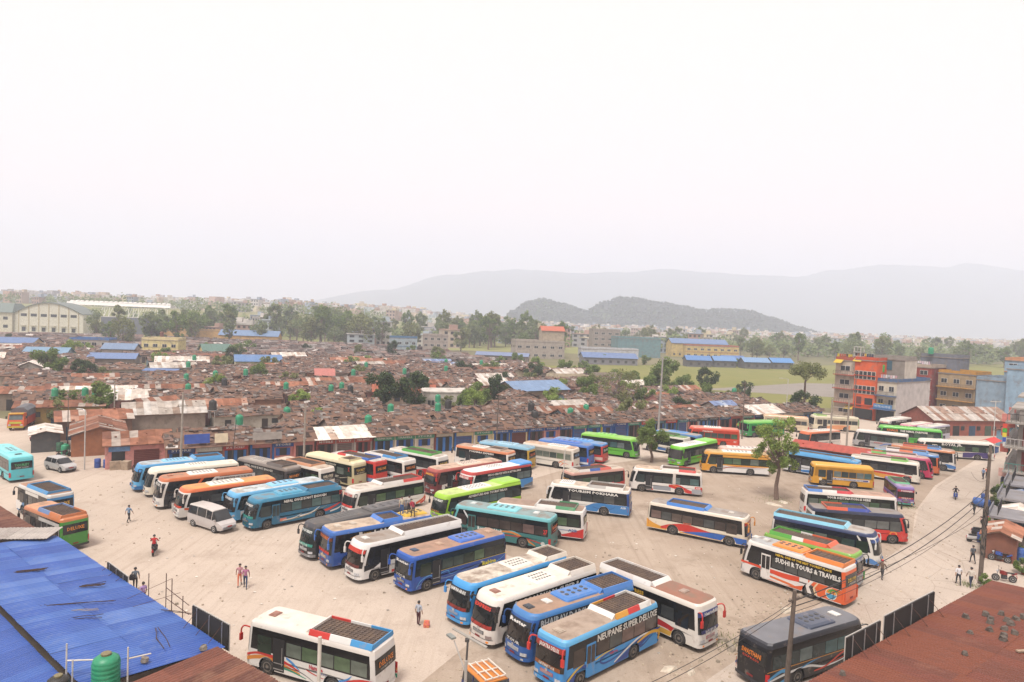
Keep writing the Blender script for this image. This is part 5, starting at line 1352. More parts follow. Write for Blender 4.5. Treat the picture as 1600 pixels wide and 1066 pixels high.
GL = dict(k=[(0.012, 0.013, 0.014), (0.03, 0.034, 0.036), (0.035, 0.038, 0.037), (0.016, 0.02, 0.02), (0.06, 0.062, 0.06)],  # glass and curtain tints; paler ones have reflections put into the colour
          g=[(0.016, 0.028, 0.018), (0.035, 0.08, 0.042), (0.02, 0.026, 0.022), (0.07, 0.11, 0.06), (0.03, 0.05, 0.045), (0.1, 0.12, 0.1)],
          t=[(0.014, 0.028, 0.03), (0.035, 0.085, 0.09), (0.05, 0.1, 0.1), (0.02, 0.026, 0.026), (0.09, 0.12, 0.12)],
          b=[(0.04, 0.03, 0.026), (0.08, 0.06, 0.05), (0.02, 0.02, 0.02), (0.12, 0.08, 0.07), (0.05, 0.055, 0.055)],
          w=[(0.06, 0.065, 0.062), (0.025, 0.03, 0.03), (0.10, 0.105, 0.10), (0.02, 0.025, 0.024)])

def arch_clip(x, z, L):
    for wx in wheel_x(L):
        d = abs(x - wx)
        if d < 0.6: z = max(z, 0.5 + math.sqrt(max(0.0, 0.36 - d * d)))
    return z

def art_mesh(spec, L, layer):
    """livery patch on the +y side: list of (u, z low, z high) or a ribbon; u runs 0 front .. 1 rear"""
    y = BW + 0.004 + 0.0025 * layer; mb = MB()
    X = lambda u: L / 2 - u * L
    if spec[0] == 'band':
        p = spec[2]; N = 60; vs = []; fs = []
        P = catmull(p, 10) if len(p) > 2 else [tuple(a + (b - a) * t / 40 for a, b in zip(p[0], p[1])) for t in range(41)]
        for u, a, b in P:
            x = X(u); lo = arch_clip(x, a, L); hi = max(b, lo)
            vs += [(x, y, lo), (x, y, hi)]
        fs = [(2 * i, 2 * i + 1, 2 * i + 3, 2 * i + 2) for i in range(len(P) - 1) if vs[2 * i + 1][2] - vs[2 * i][2] + vs[2 * i + 3][2] - vs[2 * i + 2][2] > 0.002]
        mb.add(vs, fs)
    elif spec[0] == 'poly':
        mb.add([(X(u), y, z) for u, z in spec[2]], [tuple(range(len(spec[2])))])
    elif spec[0] == 'disc':
        u, z, r = spec[2]; a0, a1 = spec[3] if len(spec) > 3 else (0, 360)
        pts = [(X(u) - r * math.cos(R(a0 + (a1 - a0) * i / 24)), y, z + r * math.sin(R(a0 + (a1 - a0) * i / 24))) for i in range(25)]
        mb.add(pts, [tuple(range(25))])
    else:   # ribbon: points (u, z), width start, width end
        p = catmull(spec[2], 10); w0, w1 = spec[3], spec[4]; vs = []
        for i, (u, z) in enumerate(p):
            a = p[max(i - 1, 0)]; b = p[min(i + 1, len(p) - 1)]
            dx, dz = -(b[0] - a[0]) * L, b[1] - a[1]; q = math.hypot(dx, dz) or 1
            t = i / (len(p) - 1); w = (w0 + (w1 - w0) * t) * (0.35 + 0.65 * math.sin(math.pi * min(1, t * 0.9 + 0.1))) / 2
            for sg in (1, -1):
                xx, zz = X(u) - dz / q * w * sg, z + dx / q * w * sg
                vs.append((xx, y, max(arch_clip(xx, zz, L), 0.36)))
        mb.add(vs, [(2 * i, 2 * i + 1, 2 * i + 3, 2 * i + 2) for i in range(len(p) - 1)])
    return mb.mesh('livery_stripe')

def rounded(hx, hy, r, z, n=4):
    o = []
    for cx, cy, a0 in ((hx - r, hy - r, 0), (-hx + r, hy - r, 90), (-hx + r, -hy + r, 180), (hx - r, -hy + r, 270)):
        for i in range(n + 1):
            a = R(a0 + 90 * i / n); o.append((cx + r * math.cos(a), cy + r * math.sin(a), z))
    return o

MESHWIRE = M((0.11, 0.08, 0.066), 0.8, 0.35, 14, '8d7764', 0.5, 2)
FANM = M((0.05, 0.05, 0.05), 0.5, 0.2)
def add_gear(root, L, g, top=3.13):
    X = lambda u: L / 2 - u * L
    k = g[0]
    if k == 'hatch':
        put('roof_hatch', HATCH, M(C(g[2]), 0.6, 0.15), root, (X(g[1]), 0, top + 0.025), scale=(1, 1.3, 1))
    elif k == 'pod':
        x0, x1 = X(g[2]), X(g[1]); l = x1 - x0; m = paint(g[3]); mb = MB(); w = g[4] if len(g) > 4 else 0.92
        mb.loft([rounded(l / 2, w, 0.2, 0), rounded(l / 2 - 0.06, w - 0.05, 0.22, 0.14), rounded(l / 2 - 0.3, w - 0.2, 0.25, 0.23)])
        p = mb.build('air_conditioner', m, root, ((x0 + x1) / 2, 0, top - 0.06), smooth=False)
        f = MB()
        for i in range(4):
            for sy in (-1, 1):
                f.lathe([(0.15, 0), (0.15, 0.02), (0.03, 0.025)], (-l * 0.28 + i * l * 0.19, sy * 0.22, 0.23), n=10)
        f.build('fan', FANM if g[3] not in ('222222',) else STEEL, p)
    elif k == 'pad':      # low white pod with rows of vents
        x0, x1 = X(g[2]), X(g[1]); l = x1 - x0; mb = MB()
        mb.loft([rounded(l / 2, 0.9, 0.15, 0), rounded(l / 2 - 0.1, 0.78, 0.2, 0.1)])
        p = mb.build('air_conditioner', roofpaint(g[3], 0.15), root, ((x0 + x1) / 2, 0, top - 0.03))
        f = MB()
        for i in range(6):
            for j in range(3): f.box((-l * 0.3 + i * l * 0.12, -0.4 + j * 0.4, 0.105), (l * 0.06, 0.16, 0.02))
        f.build('vent', FANM, p)
    elif k == 'rack':
        x0, x1 = X(g[2]), X(g[1]); l = x1 - x0; cols = g[3]; h = 0.3; w = 1.0
        c = ((x0 + x1) / 2, 0, top - 0.08)
        fl = MB(); fl.box((0, 0, 0.10), (l - 0.1, 2 * w - 0.1, 0.02))
        n = max(3, int(l / 0.3))
        for i in range(n + 1): fl.box((-l / 2 + 0.08 + (l - 0.16) * i / n, 0, 0.15), (0.04, 2 * w - 0.14, 0.05))
        for j in range(9): fl.box((0, -w + 0.15 + j * (2 * w - 0.3) / 8, 0.185), (l - 0.14, 0.03, 0.03))
        fl.build('luggage_rack', MESHWIRE, root, c)
        ns = len(cols)
        for sy in (-1, 1):
            for i, cc in enumerate(cols):
                a = l / 2 - l * i / ns; b = l / 2 - l * (i + 1) / ns
                mb = MB()
                prof = [(0, 0), (0.0, h), (0.07, h), (0.2, 0)]
                mb.loft([[(x, sy * (w - 0.05 + q), z) for q, z in (prof if sy > 0 else prof)] for x in (b + 0.002, a - 0.002)])
                mb.build('rack_fairing', paint(cc), root, c)
        mb = MB()
        mb.loft([[(l / 2 - 0.04, y, 0), (l / 2 - 0.04, y, h), (l / 2 + 0.05, y, h), (l / 2 + 0.34, y, 0.02)] for y in (-w, w)])
        mb.build('rack_fairing', paint(cols[0] if len(g) < 5 else g[4]), root, c)
        mb = MB(); mb.box((-l / 2, 0, h / 2), (0.06, 2 * w, h)); mb.build('rack_fairing', paint(cols[-1]), root, c)
    elif k == 'hump':
        x0, x1 = X(g[2]), X(g[1]); l = x1 - x0; w = 1.16
        mb = MB()
        mb.loft([[(l / 2, y, 0) for y in (-w, -w * .5, w * .5, w)] + [(l / 2 - .0, w, -0.1), (l / 2, -w, -0.1)],
                 [(l / 2 - 0.9, y, z) for y, z in ((-w, .16), (-w * .8, .3), (w * .8, .3), (w, .16))] + [(l / 2 - .9, w, -0.1), (l / 2 - .9, -w, -0.1)],
                 [(-l / 2, y, z) for y, z in ((-w, .16), (-w * .8, .3), (w * .8, .3), (w, .16))] + [(-l / 2, w, -0.1), (-l / 2, -w, -0.1)]])
        mb.build('raised_roof', paint(g[3]), root, ((x0 + x1) / 2, 0, top - 0.14))
    elif k == 'fan2':
        x0, x1 = X(g[2]), X(g[1])
        f = MB()
        for i in range(3):
            for sy in (-1, 1): f.lathe([(0.17, 0), (0.17, 0.05), (0.05, 0.06)], (X(g[1]) - 0.45 * i, 0.22 * sy, top), n=10)
        f.build('roof_fan', FANM, root)

_br = random.Random(3)
FLATS = {'b8', 'b10', 'b11', 'b12', 'b20', 'b27', 'b28', 'b35', 'b37', 'b39', 'b42', 'b44', 'b46', 'b47', 'b58', 'b60', 'b67', 'b69', 'b70', 'b19', 'b7'}
def bus(key, label, side, roof, band='17181a', front=None, rear=None, corn=None, gear=(), art=(), text=(), glass='k', kind='coach',
        banner=None, low=None, sign=None, mirror='2b2b2b', horn=True, door='dark', plate='8a1f1f', grille='1b1b1d', roofdirt=0.45,
        scale=None, nlabel=None, lights=LAMP_W, skirt=None, pos=None):
    x, y, h, L0 = pos or BUSPOS[key]
    L = round(L0 * 2) / 2
    if scale: L = round(L0 / scale[0] * 2) / 2
    root = thing('bus', label, 'bus', (x, y, 0), R(h), 'buses in the bus park')
    if scale: root.scale = scale
    else: root.scale = (1, _br.uniform(.97, 1.01), _br.uniform(.95, 1.05))
    if kind == 'coach' and not horn or key in FLATS: kind = 'flat'
    front = front or side; rear = rear or side; corn = corn or roof
    pm = paint
    body = put('body', body_mesh(L, kind), [pm(side), M(C(band, .45), 0.2, 0.15, 1.0), roofpaint(roof, roofdirt), pm(front), pm(rear), pm(corn), DARK], root)
    # wheels
    for wx in wheel_x(L):
        for sy in (-1, 1):
            w = put('wheel', TYRE, RUBBER, root, (wx, sy * (BW - 0.17), 0.48))
            r = put('rim', RIMM, RIM, w, (0, 0, 0))
            if sy < 0: r.rotation_euler = (0, 0, math.pi)
    # side windows
    gs = [glassmat(c) for c in GL[glass]]
    def pane(x0, x1, z0, z1, sy, m=None):
        put('window', PANE, m or _br.choice(gs), root, ((x0 + x1) / 2, sy * (BW + 0.005), (z0 + z1) / 2), scale=(abs(x1 - x0), 1, z1 - z0))
    zt = 2.28
    for sy in (-1, 1):
        xs = L / 2 - 1.95
        pane(L / 2 - 0.95, xs, 1.3, zt + 0.05, sy, gs[0])
        if sy > 0:
            d = MB(); d.box((0, 0, 0), (0.82, 0.03, 1.95))
            dm = DARK if door == 'dark' else pm(door)  # open door: a dark panel painted for the unlit opening
            dr = d.build('door', dm, root, (xs - 0.55, BW + 0.002, 1.4))
            if door != 'dark':
                for a in (-0.19, 0.19):
                    put('door_window', PANE, gs[0], dr, (a, 0.018, 0.33), scale=(0.32, 1, 1.05))
                hd = MB(); hd.box((0.36, 0.03, -0.25), (0.04, 0.04, 0.2)); hd.build('handle', STEEL, dr)
            else:
                st = MB(); st.box((0, 0.01, -0.85), (0.7, 0.03, 0.06)); st.box((0.0, 0.012, -0.5), (0.66, 0.02, 0.05)); st.tube((-0.25, 0.02, -0.6), (-0.25, 0.02, 0.5), 0.018); st.build('step', STEEL, dr)
            xs -= 1.1
        else: xs -= 0.12
        n = max(3, round((xs + L / 2 - 0.4) / 1.12)); wd = (xs + L / 2 - 0.4) / n
        for i in range(n):
            a = xs - i * wd
            pane(a, a - wd + 0.07, 1.5, zt, sy)
    # front
    put('windscreen', sheet_mesh('windscreen', fpt, L, kind, 1.22, 2.6, -0.86, 0.86, 0.012, nz=5, ns=14), glassmat(_br.choice([(0.012, 0.014, 0.015), (0.02, 0.022, 0.022), (0.024, 0.02, 0.018), (0.016, 0.02, 0.02)])), root)
    if banner:
        put('sun_strip', sheet_mesh('sun_strip', fpt, L, kind, 2.3, 2.62, -0.84, 0.84, 0.022, nz=2, ns=12), M(banner[0], 0.4, 0.1), root)
        if len(banner) > 1:
            fx = fpt(0, 2.38, L, kind).x; ft = fpt(0, 2.58, L, kind).x
            tilt = math.atan2(0.2, fx - ft)
            lettering(banner[1], root, (fx + 0.05, -0.72, 2.35), (tilt if tilt > 0 else R(75), 0, R(90)), 0.22, banner[2], 1.6, bold=0.05)
    if low:
        put('windscreen_sticker', sheet_mesh('windscreen_sticker', fpt, L, kind, 1.24, 1.46, -0.7, 0.7, 0.022, nz=1, ns=10), M(low[0], 0.4, 0.3, 5), root)
        if len(low) > 1:
            fx = fpt(0, 1.27, L, kind).x
            lettering(low[1], root, (fx + 0.05, -0.62, 1.27), (R(80), 0, R(90)), 0.16, low[2], 1.25)
    wp = MB()
    for a, b in ((-0.45, -0.1), (0.1, 0.45)):
        p = fpt(a, 1.2, L, kind, 0.05); q = fpt(b, 1.85, L, kind, 0.05); wp.tube(p, q, 0.014, n=4)
    wp.build('wiper', DARK, root)
    put('grille', sheet_mesh('grille', fpt, L, kind, 0.84, 1.06, -0.36, 0.36, 0.015, nz=1, ns=6), M(grille, 0.35, 0.1), root)
    gb = MB()
    for zz in (0.89, 0.95, 1.01):
        gb.path([fpt(s / 10, zz, L, kind, 0.03) for s in (-3.2, -1.6, 0, 1.6, 3.2)], 0.014, n=4)
    gb.build('grille_bar', M((0.55, 0.56, 0.57), 0.25, 0.1, metal=0.5), root)
    put('bumper', sheet_mesh('bumper', fpt, L, kind, 0.36, 0.6, -0.9, 0.9, 0.03, nz=1, ns=12), M(C(skirt or front), 0.4, 0.12), root)
    for s0, s1 in ((-0.74, -0.46), (0.46, 0.74)):
        put('headlight', sheet_mesh('headlight', fpt, L, kind, 0.66, 0.86, s0, s1, 0.02, nz=1, ns=4), lights, root)
    for s0, s1 in ((-0.62, -0.5), (0.5, 0.62)):
        put('fog_lamp', sheet_mesh('fog_lamp', fpt, L, kind, 0.42, 0.53, s0, s1, 0.042, nz=1, ns=2), LAMP_O if _br.random() < .5 else LAMP_W, root)
    em = MB(); pe = fpt(0, 1.12, L, kind, 0.03); em.lathe([(.09, 0), (.1, .015), (.05, .03)], axis='y', n=12)
    eo = em.build('emblem', M((.6, .6, .62), .25, .1, metal=.6), root, (pe.x, 0, 1.13)); eo.rotation_euler = (0, 0, R(-90))
    put('front_trim', sheet_mesh('front_trim', fpt, L, kind, 0.6, 0.63, -0.8, 0.8, 0.034, nz=1, ns=10), M('3a3a3c', .5), root)
    p = fpt(0, 0.7, L, kind, 0.035)
    put('number_plate', PLATE, M(plate, 0.5, 0.1), root, (p.x, 0, 0.66))
    # mirrors
    for sy in (-1, 1):
        mb = MB(); a = fpt(sy * 0.8, 2.6, L, kind)
        if horn:
            pts = [a, a + Vector((0.28, sy * 0.16, 0.1)), a + Vector((0.42, sy * 0.24, -0.06)), a + Vector((0.44, sy * 0.26, -0.35))]
            mb.path(catmull([tuple(q) for q in pts], 3), 0.045, n=6)
            mb.box(tuple(a + Vector((0.43, sy * 0.26, -0.55))), (0.12, 0.2, 0.42))
        else:
            mb.path([a, a + Vector((0.05, sy * 0.25, -0.05))], 0.025); mb.box(tuple(a + Vector((0.05, sy * 0.28, -0.3))), (0.1, 0.18, 0.36))
        mb.build('mirror', M(mirror, 0.35, 0.1), root)
    # rear
    put('rear_window', sheet_mesh('rear_window', rpt, L, kind, 1.62, 2.5, -0.78, 0.78, 0.012, nz=3, ns=8), glassmat((0.014, 0.015, 0.016)), root)
    for s0, s1 in ((-0.98, -0.8), (0.8, 0.98)):
        put('tail_light', sheet_mesh('tail_light', rpt, L, kind, 0.7, 1.25, s0, s1, 0.014, nz=2, ns=3), LAMP_R, root)
    put('bumper', sheet_mesh('rear_bumper', rpt, L, kind, 0.36, 0.58, -0.9, 0.9, 0.03, nz=1, ns=8), M(C(skirt or rear), 0.5, 0.15), root)
    p = rpt(0, 0.7, L, kind, 0.03); put('number_plate', PLATE, M(plate, 0.5, 0.1), root, (p.x, 0, 0.72))
    if sign:
        p = rpt(0, 2.0, L, kind, 0.025)
        lettering(sign[0], root, (p.x, 0.72, 1.95), (R(86), 0, R(-90)), 0.3, sign[1], 1.44, bold=0.035)
        q = rpt(0, 1.7, L, kind, 0.025)
        if len(sign) > 2: lettering(sign[2], root, (q.x, 0.6, 1.72), (R(88), 0, R(-90)), 0.13, sign[3], 1.2)
    # livery: the same on both sides
    for i, a in enumerate(art):
        me = art_mesh(a, L, i)
        m = paint(a[1])
        for sy in (1, -1): put('livery_stripe', me, m, root, scale=(1, sy, 1))
    for t in text:     # (string, side, u0, z, height, width, colour)
        s, sd, u0, z, hh, wd, c = t[:7]
        yy = BW + 0.022
        if sd > 0: lettering(s, root, (L / 2 - u0 * L, yy, z), (R(90), 0, R(180)), hh, c, wd, bold=0.05)
        else: lettering(s, root, (L / 2 - u0 * L, -yy, z), (R(90), 0, 0), hh, c, wd, bold=0.05)
    for g in gear: add_gear(root, L, g)
    return root
# ground position of each bus: x, y, heading in degrees, length
BUSPOS = {
    'b1': (-38.6, 79.9, -140, 9.8), 'b2': (-36.2, 78.0, -142, 10.2), 'b3': (-32.9, 73.8, -140, 10.2), 'b4': (-29.2, 70.7, -138, 10),
    'b5': (-24.1, 70.7, -135, 10.4), 'b6': (-21.4, 68.4, -135, 10), 'b7': (-28.5, 80.9, 147, 9.4), 'b8': (-24.5, 81.4, 146, 9.0),
    'b9': (-21.7, 84.7, 147, 9.4), 'b10': (-19.0, 86.0, 147, 8.6), 'b11': (-15.3, 87.3, 144, 8.2), 'b12': (-11.9, 90.0, 146, 8.8),
    'b13': (-13.2, 73.1, -136, 9.3), 'b14': (-5.3, 83.5, -138, 11), 'b15': (-1.4, 82.2, -137, 10.6), 'b16': (-3.1, 73.2, -136, 11.4),
    'b17': (-0.2, 64.7, 158, 10.6), 'b18': (3.3, 67.3, 165, 9.7), 'b19': (-3.2, 95.1, 150, 9.2), 'b20': (-0.2, 97.3, 152, 8.4),
    'b21': (6.0, 98.8, 150, 9.2), 'b22': (8.4, 101.4, 150, 9.2), 'b23': (10.8, 103.9, 150, 9.2), 'b24': (16.3, 108.3, -27, 9.6),
    'b25': (28.6, 104.8, -136, 11), 'b26': (36.1, 120.1, 168, 8.8), 'b27': (26.0, 112.1, 140, 8), 'b28': (28.8, 115.2, 140, 8),
    'b30': (32.9, 98.2, 172, 9.3), 'b31': (35.3, 102.1, 172, 8), 'b32': (45.5, 98.5, 140, 10.5), 'b33': (45.7, 92.8, 166, 8),
    'b34': (9.2, 75.8, 163, 9.5), 'b35': (10.8, 84.2, 30, 8.4), 'b36': (20.1, 85.8, 166, 8.9), 'b37': (19.5, 68.2, -31, 9.9),
    'b38': (24.1, 55.6, 131, 8.9), 'b39': (26.8, 58.8, -45, 8.2), 'b40': (30.5, 64.2, -36, 9.4), 'b41': (36.2, 69.7, -9, 9.6),
    'b42': (39.0, 77.2, -10, 10.0), 'b43': (49.8, 86.0, -105, 6.6), 'b44': (54.6, 98.2, -30, 8.9), 'b45': (58.4, 101.4, -28, 9.1),
    'b46': (61.6, 105.0, -32, 9), 'b47': (65.9, 107.9, -32, 9), 'b48': (76.9, 117.2, 170, 11.9), 'b49': (67.7, 123.6, 146, 9.2),
    'b50': (76.1, 129.4, 157, 10.8), 'b51': (81.3, 143.3, -145, 10), 'b52': (82.4, 137.7, -145, 10), 'b53': (84.1, 134.9, -145, 10),
    'b54': (68.5, 143.3, 175, 9.5), 'b54b': (57.2, 140.8, 160, 9), 'b55': (56.1, 122.8, -153, 8.8), 'b56': (49.4, 132.3, -160, 9),
    'b57': (-13.3, 62.0, -133, 11.5), 'b58': (-11.1, 59.2, -142, 9.8), 'b59': (-8.3, 56.9, -138, 10.5), 'b60': (-4.2, 55.2, -137, 9.9),
    'b61': (0.5, 50.0, -137, 10.7), 'b62': (2.4, 47.2, -138, 10.3), 'b63': (4.7, 44.8, -142, 9.8), 'b64': (6.2, 42.1, -137, 9.4),
    'b65': (10.8, 47.6, -48, 8.9), 'b66': (19.1, 42.3, 29, 9.4), 'b67': (-10.5, 39.2, 158, 9.2), 'b68': (-60.4, 82.1, 140, 10.5),
    'b69': (-45.3, 66.5, 146, 7.4), 'b70': (-39.7, 59.6, 148, 7),
}
W_, K_, O_, Y_, RD = 'f2efe8', '1a1a1c', 'e8672c', 'f0b030', 'd8312c'
# ---- left row, noses towards the open yard
bus('b1', 'light blue coach, farthest back of the row beside the pink shop', '5fa9d8', 'b9c9d0', corn='4fa3dc', front='5fb2e4', gear=[('pad', .3, .6, '8fd0f4'), ('rack', .66, .95, ['4fa3dc'])],
    art=[('band', '2f7fc4', [(0, .4, .75), (.4, .4, .9), (1, .4, 1.2)])], glass='t', banner=('3e8fd0',), door='3f86bd')
bus('b2', 'cream white coach with plain flat roof beside the light blue coach', 'efe6d0', 'f1ead6', corn='f3ecd8', front='efe6d4', gear=[('pad', .42, .68, 'f6f0e0')],
    text=[('EXPRESS', 1, .22, 2.4, .2, 1.4, O_)], glass='t', banner=('20262a',), door='c9c2b0', roofdirt=.15)
bus('b3', 'white and black coach with rusty orange roof front and diagonal white slash', '24262a', 'c98a66', corn='cf7443', front='f0ece6', band='202226', gear=[('pad', .32, .62, 'f4f1ea'), ('hatch', .15, 'b8785a')],
    art=[('poly', 'f0ece6', [(.42, 1.2), (.45, 1.2), (.62, 2.75), (.57, 2.75)]), ('poly', O_, [(.3, 1.1), (.33, 1.1), (.46, 2.75), (.43, 2.75)]), ('band', 'efe9e2', [(.6, 2.32, 2.7), (1, 2.32, 2.7)])],
    text=[('FALCON EXPEDITIONS AND TOURS NEPAL', 1, .58, 2.4, .2, 3.9, '2a2a2c')], banner=('2b2b2d', 'DELUXE', 'f2efe8'), low=('2a2a2c',), glass='k', door='dark', mirror='e9e6e0', lights=LAMP_W)
bus('b4', 'white coach with orange front corners and yellow orange roof beside the silver van', '2a2b2e', 'e8a25c', corn='e2703a', front='f0eee8', gear=[('pad', .3, .66, 'f5f0e4')],
    art=[('band', 'f1eee8', [(0, .4, 1.36), (.2, .4, 1.2), (.3, .4, .6)]), ('band', O_, [(.05, 1.1, 1.3), (.25, .8, 1.1), (.5, .5, .9)])], banner=('3a2c26',), low=('c8401f',), mirror='e8e2da', glass='k', roofdirt=.3)
bus('b5', 'light blue tourist coach with drooping blue horn mirrors', '6db8e6', 'cdd9dc', corn='6fbdec', front='62b2e4', gear=[('pod', .42, .72, '8fd2f6', .8), ('hatch', .14, 'd8d4c8'), ('hatch', .28, 'cfd3d2')],
    art=[('band', 'f0f2f4', [(.1, .5, 1.2), (.22, .5, 1.36), (.3, .9, 1.3)]), ('band', RD, [(.2, .9, 1.2), (.3, 1.1, 1.35), (.4, 1.2, 1.36)])], banner=('2c4a5c', 'TOURIST', 'f4f4f0'), low=('274a63',), glass='t', mirror='6db8e6')
bus('b6', 'teal blue coach with white and red sweeping stripes on its flank', '1f6f93', '4d9fc0', corn='2f86ab', front='226f8c', band='1c2a33', gear=[('pod', .3, .56, '4fa6c8'), ('rack', .6, .94, ['2c7fa6'])],
    art=[('ribbon', 'f3f3f0', [(.5, .75), (.62, .85), (.72, 1.35)], .2, .1), ('ribbon', 'e0452f', [(.72, .7), (.84, .95), (.96, 1.4)], .3, .2), ('ribbon', 'f4f2ee', [(.84, .62), (.93, .8), (.99, 1.15)], .2, .1),
         ('ribbon', 'c9b06a', [(.3, .55), (.55, .7), (.8, 1.3)], .06, .05), ('band', 'e78a74', [(.24, .55, .85), (.36, .6, .85)]), ('ribbon', 'f3f3f0', [(.32, .62), (.45, .7), (.52, 1.0)], .1, .05)],
    text=[('NEPAL ONCE IS NOT ENOUGH', 1, .33, 2.38, .26, 4.6, 'f2f0ea'), ('27', 1, .94, 2.3, .4, .35, 'd23a30')], banner=('1d3c4a', 'TOURIST', 'f0efe9'), low=('2f8f86',), glass='t', door='1f6f93', plate='2a5a3a')
# ---- second left row, tails towards the yard
bus('b7', 'dusty grey brown coach with dark flank and orange lettering on its tail', '5a5552', '9d948b', corn='8a8078', rear='4b4340', band='3a3735', gear=[('rack', .62, .9, ['6a625c']), ('pad', .2, .5, 'b4aca2')],
    text=[('NEPAL ONCE IS NOT ENOUGH', 1, .2, 2.36, .26, 5.2, 'd8d4cc')], sign=('MONEY', 'f0902c'), glass='b')
bus('b8', 'white coach with peach coloured luggage rack beside the grey brown coach', 'efe9df', 'd8c6b0', corn='efe6da', gear=[('rack', .3, .8, ['d79a72', 'd79a72'])], sign=('DELUXE', 'f3e9cf', 'NIGHT BUS', 'e8e0d0'), glass='g', art=[('band', 'c9b8a0', [(.6, .5, .8), (1, .5, .9)])])
bus('b9', 'pale beige coach with dark green glass and small square roof vent', 'c9bd93', 'efe3b8', corn='efe4c0', rear='cfc49a', band='1d2a22', gear=[('rack', .72, .9, ['e3d6ac'])],
    art=[('band', '26241f', [(.3, .9, 1.4), (.6, .7, 1.4), (.9, .5, 1.4)]), ('ribbon', 'efe6c8', [(.55, .6), (.7, .9), (.9, 1.3)], .12, .06)], text=[('NEPAL ONCE IS NOT ENOUGH', 1, .3, 2.38, .2, 3.6, 'ece6d4'), ('TOURIST', 1, .55, 1.05, .22, 1.8, 'e9e4d4'), ('X', 1, .9, 2.0, .5, .3, 'd23a2a')],
    sign=('TOURIST', 'd9b24a', 'BUS SERVICE', 'e8d9a8'), glass='g', roofdirt=.12)
bus('b10', 'red tailed coach with red, white and blue luggage rack near the shops', 'd8382e', 'd9d4cc', corn='c8342c', rear='d8392b', gear=[('rack', .22, .85, ['d8382e', 'f0efe9', '3b6fc4', '3b6fc4'])], sign=('DELUXE', 'f0a030'), glass='k', art=[('band', '7f9fc8', [(.6, .5, .9), (1, .5, 1.0)])])
bus('b11', 'small white bus with blue roof stripe and orange tail sign', 'f1eee8', 'd9d2c6', corn='efece6', gear=[('rack', .2, .8, ['e9e6e0', '4a9ad8'])], art=[('ribbon', '3f76b8', [(.3, .5), (.5, 1.0), (.7, .9), (.85, .5)], .16, .1), ('band', 'e46a2e', [(.86, .5, 1.1), (1, .5, 1.3)]), ('ribbon', '5a8fc8', [(.4, .45), (.6, .85), (.8, .5)], .12, .06)],
    rear='efe7dd', sign=('DELUXE', 'f08a2c'), glass='k')
bus('b12', 'white coach with green framed luggage rack and red flank sweep', 'f0eee8', 'd5cdc0', corn='eeebe4', gear=[('rack', .3, .86, ['58b04a', '58b04a'])], art=[('band', 'd23a34', [(.3, .4, .5), (.6, .4, 1.0), (.8, .4, 1.35), (1, .4, 1.1)])], sign=('DELUXE', 'e8c24a', 'A C', 'e8e4d8'), glass='k')
bus('b13', 'white coach with black window band and red orange swirl at its tail', 'f2efea', 'd9cfc2', corn='efe8df', gear=[('rack', .42, .95, ['e8e3dc', 'd8453c'], 'efece6')], art=[('band', 'c8413a', [(.5, .8, 1.3), (.62, .6, 1.36), (.75, .6, .8)]), ('ribbon', 'e8703c', [(.86, .45), (.95, .8), (.99, 1.35)], .35, .1), ('ribbon', 'd8322c', [(.92, .4), (.98, .7), (.995, 1.2)], .25, .1), ('disc', 'e9d8c8', (.78, 1.0, .22)),
    ('ribbon', 'd0b0a0', [(.1, .6), (.25, 1.3), (.3, .6)], .06, .04)], text=[('ADVENTURE', 1, .4, .95, .16, 1.2, '3a8a6a')], banner=('d8d2ca', 'DELUXE', 'c8322a'), low=('d84a40',), glass='g')
bus('b14', 'maroon coach with red eared mirrors behind the white coach with swirl', '6e2a2c', 'd8b8a0', corn='b45a50', front='7a2c2e', band='241c1d', gear=[('pad', .4, .7, 'e8d2c0')], art=[('disc', 'f0ece8', (.14, .95, .26)), ('band', 'f0e8e0', [(.12, 1.0, 1.25), (.2, .8, 1.36), (.24, 1.1, 1.3)])],
    text=[('SANTA WAY EXPRESS', 1, .36, 2.4, .24, 4.0, 'e8e2da'), ('36', 1, .26, 1.7, .5, .5, 'e8e8e8')], banner=('8a2420', 'SANTA', 'f0b040'), low=('5a2a26',), mirror='c22a24', glass='b')
bus('b15', 'white, red and black coach with bright blue rear roof and tail', 'f0eeea', 'f2efea', corn='c23a34', front='f1efec', rear='3f8fd8', band='20262a', gear=[('hump', .74, .98, '4a9be0'), ('pad', .3, .62, 'f6f4ee')], art=[('band', '4a98de', [(.72, .4, 1.1), (.8, .4, 1.38), (1, .4, 1.38)]), ('band', '7a7f86', [(.86, .4, .6), (1, .4, .9)])],
    text=[('WE DO SERVICE WITH A BETTER SMILE', 1, .28, 2.42, .22, 5.4, 'efeae4')], banner=('b8302a', 'DELUXE', 'f2e8e0'), mirror='cf2d26', glass='t', roofdirt=.08)
bus('b16', 'lime green coach with white roof pad in the middle of the yard', '9fd12e', 'c9dd8a', corn='a8d83a', front='a3d630', rear='9fd12e', band='1c2320', gear=[('pad', .3, .62, 'f5f3ec'), ('hump', .68, .97, 'a3d838')], text=[('ADVENTURE AND TOURIST RELAX', 1, .3, 2.42, .24, 5.6, 'eeeee6')], banner=('2e3a20', 'TOURIST', 'f4f4ee'), low=('23301c', 'TOUR BUS', 'e8a040'), glass='t', roofdirt=.2, mirror='25282a')
